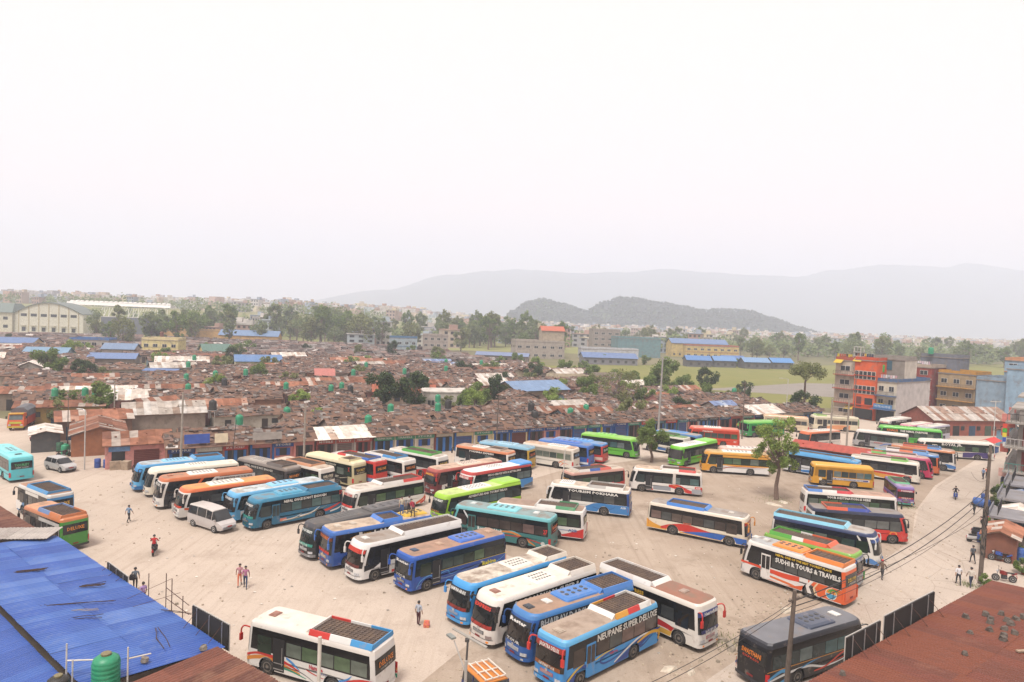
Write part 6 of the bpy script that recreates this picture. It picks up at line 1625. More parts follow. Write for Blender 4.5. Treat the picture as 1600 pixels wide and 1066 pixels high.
bus('b17', 'dark teal coach with pale turquoise roof and white script on its side', '3c7d7c', '8fa6a6', corn='7cc6cc', front='6dbcc2', rear='3f8482', band='1e2626', gear=[('pod', .36, .66, '86d4dc'), ('hatch', .82, 'e8e8e4'), ('hatch', .2, 'dfe6e4')],
    art=[('ribbon', '57b8c4', [(.52, .5), (.56, 1.2), (.66, 1.38), (.74, .9), (.76, .45)], .16, .14), ('ribbon', 'd98a3c', [(.5, 1.2), (.64, 1.3), (.78, .8), (.86, .4)], .2, .2), ('ribbon', 'b23a34', [(.44, .9), (.7, 1.0), (.9, .75), (.97, .5)], .12, .12), ('disc', 'cfd6d2', (.93, .7, .2)),
         ('ribbon', 'e8ecec', [(.155, 2.7), (.19, 2.2), (.24, 1.5)], .2, .14)], text=[('Royal Gorkhali', 1, .3, 1.1, .3, 2.5, 'eef0ec'), ('27', 1, .93, 1.65, .4, .4, 'd8322c')], sign=('NIGHT', 'e87a34', 'COACH', 'e8b080'), glass='b', door='3c7d7c', mirror='2e6a6a')
bus('b18', 'white coach with red curved tail corner behind the teal coach', 'f2efec', 'a88e7c', corn='efece6', gear=[('rack', .5, .9, ['eeece6', '4f9a6a']), ], art=[('band', 'cf2f2c', [(.72, .4, .42), (.85, .4, .8), (1, .4, 1.36)]), ('ribbon', '4a70b0', [(.7, 1.1), (.8, 1.05), (.92, 1.15)], .05, .05)], text=[('A2B', 1, .84, .95, .26, .9, '5a78a8')], sign=('DELUXE', 'e8dcb0', 'A C', 'd8d0c0'), glass='g')
# ---- third row by the shops
bus('b19', 'white coach with rusty orange roof edge parked before the blue shops', 'f0ece6', 'c9a58c', corn='dd8a5e', gear=[('hatch', .3, '8a7a70'), ('rack', .62, .85, ['c9b8a8']), ('pad', .3, .55, 'efe8e0')], text=[('POKHARA EXPRESS', 1, .3, 2.42, .24, 4.0, 'f0ece4')], art=[('ribbon', '6a8cc8', [(.1, .6), (.3, .8), (.5, .55)], .1, .06), ('ribbon', 'd8503c', [(.1, .75), (.3, .95), (.5, .7)], .06, .06)], sign=('DELUXE', 'd8a848', 'TOURIST', 'e8d8b8'), glass='t')
bus('b20', 'yellow bus with pale blue roof and orange tail sign', 'caa236', '8fb8cc', corn='8fc4de', rear='c8a23a', gear=[('pad', .35, .7, 'a8d4ea')], sign=('DELUXE', 'f07a2c'), art=[('band', 'f0ece4', [(.5, .4, .8), (1, .4, .9)])], glass='k')
bus('b21', 'cream coach with blue and orange splashes painted on its flank', 'f1ebdf', 'd9b79a', corn='efe3d4', gear=[('pad', .5, .85, 'f3eee4')], art=[('ribbon', '4a86c8', [(.12, .7), (.2, 1.2), (.26, .8), (.32, 1.1)], .16, .1), ('ribbon', '3f74b8', [(.1, .5), (.22, .7), (.3, .5)], .2, .1), ('ribbon', 'e86a34', [(.72, .6), (.8, 1.2), (.9, 1.35)], .12, .05), ('ribbon', 'e0492c', [(.78, .5), (.84, .9), (.92, .8)], .14, .05), ('ribbon', 'f0a040', [(.76, 1.2), (.82, .9), (.88, .55)], .1, .05)], band='d8cfbf',
    sign=('DELUXE', '7fa8d8'), glass='g')
bus('b22', 'blue coach with blue ridged roof behind the cream splashed coach', '2c5fb4', '6a8cc0', corn='4a7fd0', rear='2f66c0', gear=[('pod', .3, .8, '3f74cc')], sign=('TOURIST', 'e8a83c'), glass='k', art=[('band', 'e8eef4', [(.7, .4, .6), (1, .4, .7)])])
bus('b23', 'red tailed coach with light blue roof next to the green coach', 'cc3a34', '7fa6d0', corn='5a96d8', rear='cf3a32', gear=[('pod', .35, .75, '5aa0e4')], sign=('DELUXE', 'dfe4e0'), glass='k', art=[('band', 'e9d0c4', [(.8, .6, 1.0), (1, .6, 1.1)])])
bus('b24', 'bright green coach half hidden by the small leafy tree, nose to the right', '63b836', '9ccf6a', corn='8fd44a', front='6cc23c', band='27302a', gear=[('pod', .4, .75, '8fdc58')], art=[('band', 'd84a30', [(.78, .7, 1.1), (.88, .6, 1.3), (.98, .7, 1.1)])], glass='t', roofdirt=.15)
bus('b25', 'lime green coach with white roof and red flank patch right of the small tree', '6fc42c', 'f2f0e6', corn='7fd03a', front='6cc02c', rear='66b82c', band='222c24', gear=[('pad', .25, .6, 'f6f4ec'), ('hump', .64, .96, '84d640')], art=[('band', 'e0532c', [(.74, .4, .42), (.86, .4, 1.2), (.99, .4, 1.3)])], text=[('TOUR ADVENTURE', 1, .42, 1.0, .2, 1.9, 'e05a2c')], glass='w', roofdirt=.1)
bus('b26', 'red orange coach with wide glass and white roof pad behind the lime green coach', 'e04a2c', 'e8927a', corn='e2583a', rear='dc4a30', band='e04a2c', gear=[('pad', .32, .66, 'f4ece4')], text=[('PARADISE', 1, .3, 2.42, .2, 1.7, 'f0ece4'), ('XC', 1, .88, .9, .3, .5, 'f0ece8')], glass='g', sign=('', 'e8e0d8'))
bus('b27', 'white minibus with green roof tray between the small tree and lime coach', 'efe9dc', '6f9a5a', corn='e8e2d4', gear=[('rack', .3, .75, ['5a9a4a'])], sign=('DELUXE', 'c8b8a0'), glass='k', art=[('band', '3a6aa8', [(.4, .5, 1.0), (.8, .5, .8)])])
bus('b28', 'blue bus with blue roof pad and orange tail sign before the red coach', '4a7ab0', 'a8a29a', corn='5a8ec8', rear='3f6fa8', gear=[('pad', .3, .7, '5a9ee0')], sign=('DELUXE', 'e8702c'), glass='k')
bus('b30', 'white bus with amber yellow front and amber window line behind the big tree', 'f1efec', 'd6b878', corn='e0a038', front='e3a02c', band='26241f', gear=[('pad', .3, .75, 'eef2ea')], art=[('band', 'e9a63a', [(.3, 1.25, 1.4), (.6, 1.2, 1.4), (.99, 1.3, 1.4)]), ('band', 'e3a02c', [(0, .4, 1.36), (.12, .4, 1.36), (.24, .4, 1.36)]), ('ribbon', 'c8442c', [(.3, .7), (.42, 1.1), (.7, 1.2), (.95, 1.15)], .1, .06), ('disc', 'e8c890', (.12, 1.95, .2)), ('band', 'e0a23c', [(.3, 2.4, 2.7), (.99, 2.4, 2.7)])], glass='g', door='dark')
bus('b31', 'long coach with dusty pink and white roof behind the amber fronted bus', 'b08a78', 'ecd2c6', corn='d8aa98', gear=[('pad', .2, .8, 'f2e4dc')], glass='b')
bus('b32', 'sky blue roofed coach with white and blue flank right of the big tree', 'eef0f2', '7fb6dc', corn='5aa8e0', gear=[('rack', .2, .9, ['5aaee6', '5aaee6', '6ab8ea'])], art=[('band', '3f8ad0', [(.2, .4, .6), (.6, .5, 1.1), (1, .7, 1.36)]), ('ribbon', '2f64b0', [(.3, .5), (.6, .8), (.95, 1.0)], .1, .06)], glass='k')
bus('b33', 'yellow school bus with white lettered panel along its side', 'dea22c', 'e8ae38', corn='e6aa34', front='dea02a', rear='d89c2e', band='d89c2c', kind='flat', art=[('poly', 'f0eee8', [(.3, 1.06), (.3, 1.36), (.92, 1.36), (.92, 1.06)]), ('poly', '3a3f8a', [(.32, 1.1), (.32, 1.3), (.9, 1.3), (.9, 1.1)]), ('disc', 'eee2c8', (.15, 1.0, .22))], text=[('ST. FRANCIS SCHOOL POKHARA', 1, .34, 1.13, .14, 4.1, 'f2f0ea')], glass='t', horn=False, roofdirt=.08, scale=(.93, .95, .95), door='dark')
bus('b34', 'white coach turning royal blue to its tail, in the middle of the yard', 'f2f0ec', 'd9c9b4', corn='f0ece4', front='f4f2ee', rear='2a4f98', band='1d2026', gear=[('rack', .52, .92, ['b8b4ae', 'e8e4dc']), ('pad', .16, .34, 'f2f0ea')], art=[('band', '3d86c8', [(.42, .4, .42), (.52, .4, 1.0), (.62, .4, 1.38), (.8, .4, 1.38), (.999, .4, 1.38)]), ('ribbon', '2a5fa0', [(.58, .9), (.68, .75), (.8, .9), (.84, 1.2)], .1, .06)],
    text=[('TOURISM POKHARA', 1, .28, 2.38, .28, 5.6, 'eeece6'), ('A2B', 1, .9, 1.05, .22, .6, 'e8eef4')], sign=('EXPRESS', '7f98d0', 'TOURIST', '90a4d4'), glass='k', mirror='e8e8e8', door='dark')
bus('b35', 'red fronted bus with amber tail sign and blue and red flank, facing right', 'c8342c', 'd2c4b0', corn='d8a898', front='cf3a30', rear='3a342c', band='2a2824', gear=[('rack', .3, .85, ['e06a5a', '3f6ab8', 'e8e4dc'])], art=[('band', '4a4fae', [(.5, .4, 1.38), (.7, .4, 1.38), (.78, .4, .8)]), ('band', 'e9e6e2', [(.72, .4, 1.0), (1, .4, 1.3)])], sign=('DELUXE', 'e8a83c'), glass='g')
bus('b36', 'white coach with red rack edge and red flame on its flank', 'f1ede8', 'dcc2a8', corn='efe6dc', gear=[('rack', .45, .9, ['e8e2da', 'd8453c'])], art=[('band', 'd83a2c', [(.22, .4, .8), (.28, .4, 1.2), (.34, .4, .5)]), ('poly', '9aa0a8', [(.34, .5), (.34, 1.0), (.58, 1.0), (.58, .5)]), ('band', 'd2322a', [(.55, 1.0, 1.3), (.68, .7, 1.36), (.8, .4, .9), (.9, .4, .6)]), ('ribbon', 'f0a050', [(.6, 1.3), (.72, .9), (.78, .6)], .1, .06), ('poly', 'a8adb4', [(.86, .42), (.86, .95), (.99, .95), (.99, .42)]), ('poly', 'd8302a', [(.9, 1.0), (.9, 1.3), (.99, 1.3), (.99, 1.0)]), ('poly', 'd8d0c8', [(.6, 1.4), (.6, 2.75), (.64, 2.75), (.64, 1.4)])],
    text=[('A2B', 1, .91, 1.06, .18, .6, 'f4f0ec')], sign=('DELUXE', 'd8702c', 'NIGHT', 'e8a848'), glass='t')
bus('b37', 'cream bus with red, blue and yellow stripes and blue roof tray, facing right', 'f1e6d2', 'a9a39c', corn='efe4d2', front='efe0cc', band='221f1d', gear=[('rack', .42, .8, ['3f86d8', '3f86d8'], '4a90e0'), ('hatch', .18, 'd8d2c8')], art=[('band', 'e8a73c', [(.0, .4, .42), (.5, .4, .5), (.75, .4, .55), (.92, .4, .9), (.999, .4, 1.35)]), ('band', 'd2362c', [(.2, .7, .75), (.45, .6, 1.2), (.6, .6, 1.38), (.75, .55, 1.1), (.85, .5, .7)]), ('band', '2a68c0', [(.0, .42, 1.0), (.15, .42, .98), (.35, .45, 1.0), (.62, .5, .55)]), ('disc', '4aa05a', (.13, 2.0, .24)), ('disc', '26241f', (.13, 2.0, .17))],
    text=[('NAMASTE', -1, .62, 1.4, .14, .8, 'd86a4a')], banner=('c23a2c', 'DELUXE', 'f0d8b8'), low=('2a3f8a',), mirror='e8963c', glass='b')
# ---- right hand group
bus('b38', 'orange and white coach with black window band and orange roof pod near the road', 'f3efea', 'b9bcbc', corn='efebe4', front='f1eeea', rear='ec6a34', band='16171a', gear=[('pod', .3, .6, 'ef9036'), ('rack', .64, .97, ['f08a38', 'f08a38']), ('hatch', .1, 'e8e6e0'), ('hatch', .2, 'dcdad4')],
    art=[('band', 'ec6a34', [(.68, .4, 1.38), (.8, .4, 1.38), (.999, .4, 1.38)]), ('band', 'e8502e', [(.03, 1.15, 1.32), (.2, 1.1, 1.3), (.45, .9, 1.3), (.6, 1.0, 1.4)]), ('band', 'ee7a3c', [(.2, .72, .84), (.5, .5, .68), (.6, .4, .5)]), ('band', 'e8642e', [(.3, .4, .46), (.5, .4, .44), (.66, .4, .9)]), ('poly', 'f4efe8', [(.68, .4), (.66, .9), (.7, 1.38), (.73, 1.38), (.69, .9), (.72, .4)]), ('poly', 'f6d8b0', [(.745, .4), (.725, .9), (.76, 1.38), (.775, 1.38), (.74, .9), (.765, .4)]),
         ('disc', 'f4efe6', (.885, .88, .44)), ('disc', 'f29a3c', (.885, .9, .38), (0, 180)), ('disc', '4fa6d0', (.885, .88, .38), (180, 360)), ('ribbon', '3a2a20', [(.9, .5), (.905, .9), (.9, 1.2)], .05, .05), ('ribbon', '4fae4a', [(.86, 1.02), (.9, 1.24), (.945, 1.02)], .12, .1), ('ribbon', '3f9a44', [(.875, .92), (.9, 1.22), (.96, 1.2)], .09, .08)],
    text=[('SUDHI R TOURS & TRAVELS', 1, .37, 2.0, .36, 5.3, 'f2f0ea'), ('NEPAL ONE OF THE BEST TOURIST PLACE', 1, .37, 2.5, .17, 4.6, 'e8c23c')], sign=('DELUXE', 'e8c24a', 'A C TOURIST COACH', 'e8e4d8'), glass='k', door='f3efea')
bus('b39', 'green edged bus with green, white and orange roof rack behind the orange coach', '8ab84a', 'b08a74', corn='8cc04e', front='a8aeb4', band='20221f', gear=[('rack', .3, .92, ['e8683a', 'e8683a', 'f0eee8', '5ab03c', '5ab03c'])], art=[('band', '4a9a3a', [(0, .4, 1.2), (.4, .4, 1.0)])], banner=('3f6fb4', 'DELUXE', 'f0e8d8'), low=('b8483a',), glass='k', lights=LAMP_R)
bus('b40', 'white coach with navy window band and curved white pillar, sky blue roof rail', 'f1eee8', 'b9b4ac', corn='2a3a66', front='eeeae2', band='1a2236', gear=[('rack', .32, .98, ['8fd4ee', '8fd4ee', '8fd4ee'], '9fdcf0')], art=[('ribbon', 'f2efe9', [(.2, 2.74), (.17, 2.2), (.2, 1.5)], .16, .22), ('ribbon', '2f3f9a', [(.3, .5), (.5, 1.2), (.7, 1.35)], .1, .06), ('band', '5a8fd0', [(0, .4, .6), (.08, .4, .9), (.14, .4, .5)]), ('ribbon', '7a6ac8', [(.75, 1.2), (.86, 1.25), (.98, 1.1)], .16, .1)], banner=('3a5a9a',), glass='g', mirror='e8e6e0')
bus('b41', 'navy topped red coach with white tail section beside the road', 'd4322a', '8f8a86', corn='2a3350', front='cf332b', rear='eeece8', band='22252c', gear=[('rack', .42, .84, ['3a4fa8', '3a4fa8', 'e0623c', 'e0623c'])], art=[('band', 'f1eeea', [(.46, .4, 1.38), (.6, .4, 1.38), (.999, .4, 1.38)]), ('poly', '4a94dc', [(.93, .4), (.95, 1.38), (.975, 1.38), (.96, .4)]), ('disc', 'f0923c', (.17, .98, .38), (0, 180)), ('disc', 'd4322a', (.17, .98, .24), (0, 180))], glass='w', banner=('1d2430',), mirror='2a2d34')
bus('b42', 'white coach with lettered black band and blue, white and red rack', 'efece6', 'c8a08a', corn='ece6de', band='20261f', gear=[('rack', .5, .96, ['d8404a', 'f0eee8', '5a8fd8'])], art=[('band', '2a2a2e', [(0, .5, 1.3), (.1, .6, 1.36), (.14, .5, 1.0)]), ('band', 'c83a30', [(.02, .6, .9), (.08, .6, 1.0)])], text=[('YOUR DESTINATION IS HERE', -1, .76, 2.42, .26, 4.6, 'ecebe4')], glass='g', banner=('b8342c',))
bus('b43', 'small purple minibus with green roof tray facing the camera by the road', '7a5aa8', 'a896b8', corn='8f78b8', front='7a5a9a', kind='flat', gear=[('rack', .3, .8, ['5aa87a', '4a9a6a'])], banner=('b23a4a', 'POKHARA', 'f0e8e8'), low=('b83a44', 'MINI BUS', 'f0e8d8'), glass='k', horn=False, scale=(.8, .8, .78), skirt='4a9a8a', art=[('band', 'c83a50', [(0, .5, .8), (1, .5, .9)])])
bus('b44', 'cream coach with red and yellow triangular sweep, right of the school bus', 'f1ebde', 'd8cfc0', corn='efe9dc', front='efe6da', gear=[('rack', .2, .85, ['78b84a', 'd8d2c4', 'd8d2c4'])], art=[('band', 'e6a23c', [(.1, .4, .5), (.5, .4, .95), (.85, 1.1, 1.2)]), ('band', 'd43f30', [(.12, .8, 1.1), (.4, .9, 1.25), (.95, 1.3, 1.38)])], glass='k', banner=('cdbfae',), low=('b2403a',))
bus('b45', 'magenta pink coach between the cream coach and the blue roofed ones', 'c8285a', 'c8a89a', corn='c64f74', front='cc2a58', gear=[('rack', .25, .9, ['d8b8b0', 'e0c8c0', '6ab04a'])], glass='k', banner=('8a1f40',), low=('c83a5a',), mirror='c8285a')
bus('b46', 'orange fronted bus with blue and orange roof strips, second from the road', 'e0703a', '8f9aa8', corn='4a86c8', front='d86a38', gear=[('rack', .2, .8, ['5a9ad8', 'e0703a', 'e8e0d8'])], glass='k', banner=('8a3a20',), low=('d8502c',))
bus('b47', 'white bus with blue and red chin nearest the road among the slanted row', 'efece8', 'b49a86', corn='d88a5a', front='eeeae6', skirt='b8323a', gear=[('rack', .25, .8, ['4a86c8', 'd8683c', 'c8542c'])], art=[('band', '3f7fc4', [(0, .5, .9), (.15, .5, 1.1), (.3, .5, .6)])], glass='k', banner=('3a2f2a',), low=('c8c4bc',))
bus('b48', 'long white coach with dark green glass and purple tail flank at the right', 'efe9df', 'efe8dc', corn='f0eae0', rear='efe8e0', band='1f2a24', gear=[('pad', .3, .6, 'f4efe6')], art=[('band', '4a3a7a', [(.58, .4, 1.2), (.66, .4, 1.3), (.9, .4, 1.38), (.93, .4, 1.0)]), ('band', 'd8b890', [(.2, 1.2, 1.36), (.5, 1.25, 1.38), (.66, 1.36, 1.38)])], text=[('ROYAL JR.', 1, .3, 2.3, .42, 3.2, 'efece4')], glass='g', roofdirt=.1, door='efe9df')
bus('b49', 'grey silver coach with long green tinted windows behind the red roofed shed', 'b6b4b4', 'e8e2da', corn='dcd6ce', band='25302a', art=[('ribbon', '4a78d0', [(.5, .6), (.62, 1.1), (.8, 1.2)], .16, .1)], text=[('EXPRESS', 1, .4, 1.05, .2, 1.4, 'c86a6a')], glass='g', roofdirt=.12)
bus('b50', 'bright green coach with white and orange lettering among the far right buses', '4faf3a', '7cc85a', corn='5cc23e', rear='54b43c', band='2a3a28', text=[('KHALSI', 1, .16, 2.3, .36, 1.8, 'e8803a'), ('THE HIMAL PARIWAR', 1, .36, 2.3, .34, 4.6, 'f0efe6')], gear=[('pad', .3, .7, '6acc4c')], glass='g', roofdirt=.1)
bus('b51', 'white coach under the rusty shed, leftmost of three with noses to the yard', 'eee9e2', 'e9e2d6', corn='e9e4da', gear=[('pad', .3, .7, 'f2ece2')], banner=('d8d2c8', 'DELUXE', 'c84a34'), text=[('EXPRESS SERVICE', 1, .3, 2.4, .26, 4.4, 'e8e8e0')], glass='k')
bus('b52', 'white coach with pink and yellow front, middle of three by the rusty shed', 'e8d8d4', 'eadccc', corn='d88aa0', front='c85a8a', gear=[('pad', .3, .7, 'f2e6da')], banner=('e0b03c', 'DELUXE', 'b8304a'), glass='k')
bus('b53', 'pale lilac coach, rightmost of three by the rusty shed', 'c4c2d2', 'ded8cc', corn='b8b6c8', front='b2b0c8', text=[('MOUNTAIN EXPRESS', 1, .3, 2.4, .26, 4.6, 'e8e8e4')], gear=[('pad', .3, .7, 'e8e2d6')], banner=('9a98b8',), glass='k')
bus('b54', 'cream school bus with green rear end before the orange house', 'efe2c6', 'e8dcc0', corn='e8e0c4', rear='5ab04a', band='efe2c6', gear=[('rack', .1, .5, ['a8c87a', 'e8dcc4'])], art=[('band', 'e8a070', [(.2, .4, .8), (.5, .4, 1.3), (.8, .4, 1.3)])], glass='b', kind='flat')
bus('b54b', 'peach roofed cream bus behind the crown of the big tree', 'ecd8b8', 'e8b890', corn='e8c8a4', band='ecd8b8', glass='b', kind='flat')
bus('b55', 'white bus with orange roof front behind the low red roofed shed', 'efe6dc', 'e8c8b4', corn='e07a4a', front='e8703c', gear=[('pad', .4, .8, 'f0ece4')], glass='k')
bus('b56', 'deep green bus with pale green window frames beyond the big tree', '2a8a4a', '8ccf6a', corn='7fd060', front='2f9a50', band='3fae58', glass='k', kind='flat', horn=True, mirror='4ab85a')
# ---- middle row
bus('b57', 'black coach with dark roof and teal windscreen strip in the middle row', '26282a', '5c5a58', corn='45454a', front='2e3032', band='17181a', gear=[('pad', .2, .5, '6a6866'), ('pod', .55, .95, '4f4d4c', 1.0), ('hatch', .72, 'd8d6d2')], art=[('disc', 'b8322c', (.26, 1.9, .24)), ('disc', '2a2a2c', (.26, 1.9, .16))], text=[('JAMUNA AIR SUSP. A C', 1, .36, 2.36, .3, 5.6, 'e8e8e6')], banner=('2a3a3a', 'TOURIST', 'e6ece8'), low=('3f9a8a', 'DELUXE', 'd8ece4'), grille='c8c8c8', mirror='3a3a3c', glass='k', skirt='8a8a8c', roofdirt=.2)
bus('b58', 'blue bus with yellow nose panel and big white lettering along the roof edge', '2a55a8', 'cdb9a2', corn='3f74c4', front='3560a8', band='1c1f26', gear=[('rack', .5, .68, ['3f7fd4'], '4a86dc'), ('pod', .72, .96, 'e0b83c', .8), ('hatch', .12, 'd8cdbd'), ('hatch', .26, 'd2c6b4')], art=[('ribbon', 'e8a23c', [(.1, 1.7), (.16, 2.2), (.24, 2.5)], .1, .05), ('poly', 'eeeae2', [(.28, 1.5), (.26, 2.7), (.29, 2.7), (.31, 1.5)])], text=[('LALIT DELUXE', 1, .4, 2.26, .44, 5.4, 'f4f2ec'), ('SUPER', 1, .3, 2.4, .2, .8, 'e8b03c')],
    banner=('7a3a1c', 'TOURIST', 'e8803a'), low=('c22a28', 'LALIT', 'e84a3c'), grille='e2b42e', mirror='3a78d0', glass='k', skirt='4a5a88')
bus('b59', 'plain white coach with long dark luggage tray and red strip over its windscreen', 'f3f1ee', 'a59b90', corn='f2f0ec', front='f4f2ee', band='1b1c1e', gear=[('rack', .42, .98, ['f2f0ec', 'f2f0ec'], 'f6f3ee'), ('hatch', .13, 'e9e6df')], art=[('poly', '1b1c1e', [(.06, .95), (.06, 1.4), (.2, 1.4), (.14, 1.05)]), ('band', 'e04a3c', [(.3, .4, .62), (.36, .4, .6)])], banner=('d23a2c', 'DELUXE', 'e8523c'), low=('6a2a24',), mirror='f0eeea', glass='k')
bus('b60', 'royal blue coach with yellow waist line and light blue looping lines', '2552a8', 'b48f78', corn='2f62bc', front='2c5cb4', band='22303a', gear=[('pod', .5, .78, '3f72cc'), ('hatch', .12, '4a5a72'), ('hatch', .36, 'c8a890'), ('hatch', .88, 'c8a890')], art=[('band', 'd8c23c', [(.12, 1.37, 1.41), (.99, 1.37, 1.41)]), ('ribbon', '5aa8e4', [(.06, .45), (.1, 1.0), (.18, 1.25), (.22, 1.0), (.24, .75)], .09, .06), ('ribbon', '5aa8e4', [(.22, .5), (.28, 1.1), (.36, 1.25), (.38, .95), (.42, .9), (.52, 1.15)], .08, .05), ('ribbon', '8fb0d0', [(.06, .6), (.2, .9), (.34, .7), (.5, .8), (.8, 1.2)], .05, .04), ('ribbon', '6ab4e8', [(.78, .75), (.9, .9), (.98, 1.3)], .06, .05)],
    text=[('The', 1, .7, 1.1, .14, .4, 'e8e8e8'), ('Rabina', 1, .72, .85, .34, 1.5, 'e8dc4a')], banner=('3a4a6a', 'Rester', 'f0eee8'), low=('20242c', 'TOUR', 'f2f0ec'), mirror='2c62c0', glass='g', door='dark')
# ---- front row
bus('b61', 'sky blue coach with rust stained white roof, back of the front four', '3f9be0', 'e6dccb', corn='4aa8ea', front='3f9fe8', band='16181a', gear=[('pad', .45, .66, 'efe9de'), ('rack', .78, .98, ['efe6d8', 'e8ddcc'])], art=[('band', '7cc4f0', [(.1, .9, 1.1), (.5, .8, 1.2), (1, .8, 1.3)])], text=[('TOURIST', 1, .86, 2.4, .2, 1.0, '8fb8d8')], banner=('171a1d', 'NAMUNA AIR BUS', 'f2f2ee'), low=('8a2a22',), grille='2f86d0', mirror='3f9be8', glass='k', skirt='4aa8ee', roofdirt=.62)
bus('b62', 'white coach with black lettered band and red windscreen strip in the front four', 'f1e9e0', 'efe5d6', corn='f3ece2', front='f2ebe3', band='17201c', gear=[('pad', .42, .62, 'f3ede2'), ('rack', .72, .97, ['efe6da', 'e9dfd0']), ('hatch', .13, 'a87a6a')], text=[('BAGGONWORI  SUPER * A/C', 1, .2, 2.3, .36, 7.2, 'f0eee6')], banner=('3a2024', 'EXPRESS', 'e8483a'), low=('a8342a',), grille='2a2624', glass='k', skirt='f0e6de', lights=M((.25, .2, .19), .2), roofdirt=.16)
bus('b63', 'blue coach with blue roof pod and silver lettering in the front four', '2f5f9e', 'b09078', corn='4a88c8', front='2f63ac', band='4a5058', gear=[('pod', .36, .66, '4a86d0'), ('rack', .68, .97, ['4a86d0', '4a86d0']), ('hatch', .12, '4a4f56'), ('hatch', .27, 'f0ede6')], text=[('BHAIRAV DARSHAN SUPER A.C', 1, .12, 2.26, .42, 7.6, 'cfd2d2')], banner=('2a3038', 'Rester', 'f2f0ea'), low=('20242a', 'TOUR', 'f4f2ee'), grille='c9ccd0', mirror='2a5a9c', glass='k', skirt='2a66b4', lights=LAMP_W)
bus('b64', 'light blue bus with swirls of navy, white and yellow, frontmost of the front four', '3f9be2', 'b5a290', corn='6ab8ea', front='3f98e0', band='1d1f22', gear=[('rack', .52, .9, ['e8a83c', 'd83a34', 'f2f0ea'], 'f2f0ea'), ('hatch', .1, 'bfae9c')], art=[('band', '1f4a9c', [(.04, .4, .8), (.1, .4, 1.1), (.2, .4, 1.25), (.22, .6, 1.2), (.28, .6, 1.0)]), ('ribbon', 'e8c43c', [(.02, .5), (.12, 1.1), (.2, 1.3)], .18, .08), ('ribbon', 'e8c43c', [(.3, 1.2), (.4, 1.35), (.5, 1.38)], .12, .05), ('ribbon', '1f4a9c', [(.48, 1.3), (.36, 1.1), (.4, .75), (.55, .85), (.66, 1.25)], .14, .08), ('band', '1f4a9c', [(.5, .4, .5), (.62, .4, .8), (.72, .5, 1.15), (.9, 1.2, 1.39), (.999, 1.3, 1.4)]), ('ribbon', 'f4f2ee', [(.5, .5), (.62, .95), (.78, 1.35), (.93, 1.28), (.97, .95)], .14, .1), ('ribbon', 'e8b23c', [(.74, 1.02), (.88, 1.3), (.985, 1.1), (.98, .6)], .2, .22), ('ribbon', '2a2f8a', [(.74, .6), (.82, .75), (.92, 1.15)], .1, .05)],
    text=[('NEUPANE SUPER DELUXE', 1, .32, 2.3, .4, 6.0, 'e8e6de'), ('NEPAL', 1, .45, 1.12, .14, .8, 'c8384a')], banner=('b23c30', 'JAGATRA DELUX', 'f2f0ea'), low=('9a5a2c', 'NEUPANE TOUR', 'f0eee6'), grille='c83a3c', mirror='e0423a', glass='b', door='3f9be2', skirt='4aa4e8', kind='flat')
bus('b65', 'white bus with red and yellow flank and rusty roof, nose to the right', 'f0ebe2', 'a3705a', corn='efe6da', front='f1ede6', band='191b1c', gear=[('rack', .46, .97, ['f2efea', 'eadfd6', 'f2efea'], 'f4f0ea'), ('hatch', .24, 'b8a294')], art=[('band', 'c83230', [(.14, .4, .6), (.2, .5, .9), (.3, .8, 1.15), (.6, .8, 1.38), (.999, .9, 1.38)]), ('band', 'e0b04a', [(.24, .4, .72), (.5, .4, .78), (.999, .4, .85)])], text=[('SUPER EXPRESS', -1, .8, 2.36, .24, 2.6, 'e8b83c')], banner=('4a5a9a', 'Heartofhills', 'f0eee8'), low=('3a3f7a', 'BUS SEWA', 'e8e4dc'), grille='b8342c', mirror='d83a34', glass='k', roofdirt=.5, skirt='efe9e2', kind='flat')
bus('b66', 'black coach with grey roof pod and looping ribbons beside the red brown roof', '1c1d22', '7c7d82', corn='3a3c44', front='1c1d20', rear='16181d', band='15171a', gear=[('pod', .3, .58, '4a5468'), ('hatch', .2, 'f0efe9')], art=[('band', 'd8943c', [(.08, 1.36, 1.41), (.999, 1.36, 1.41)]), ('ribbon', '4aa6e0', [(.99, .9), (.86, 1.25), (.8, .8), (.9, .5), (.96, .7)], .26, .14), ('ribbon', 'e8eaea', [(.98, .8), (.82, 1.0), (.62, 1.05), (.45, .7), (.25, .85), (.14, 1.3)], .2, .08), ('ribbon', '3f9ad8', [(.74, .95), (.6, 1.25), (.5, 1.35)], .1, .05), ('ribbon', 'd8452f', [(.56, .6), (.44, .7), (.3, 1.2), (.22, 1.3), (.22, 1.05), (.38, .8)], .14, .1)],
    sign=('SWASTHANI', 'f08a2c', 'EXPRESS', 'd8452f'), glass='t', mirror='202124', roofdirt=.15, skirt='3a3c42')
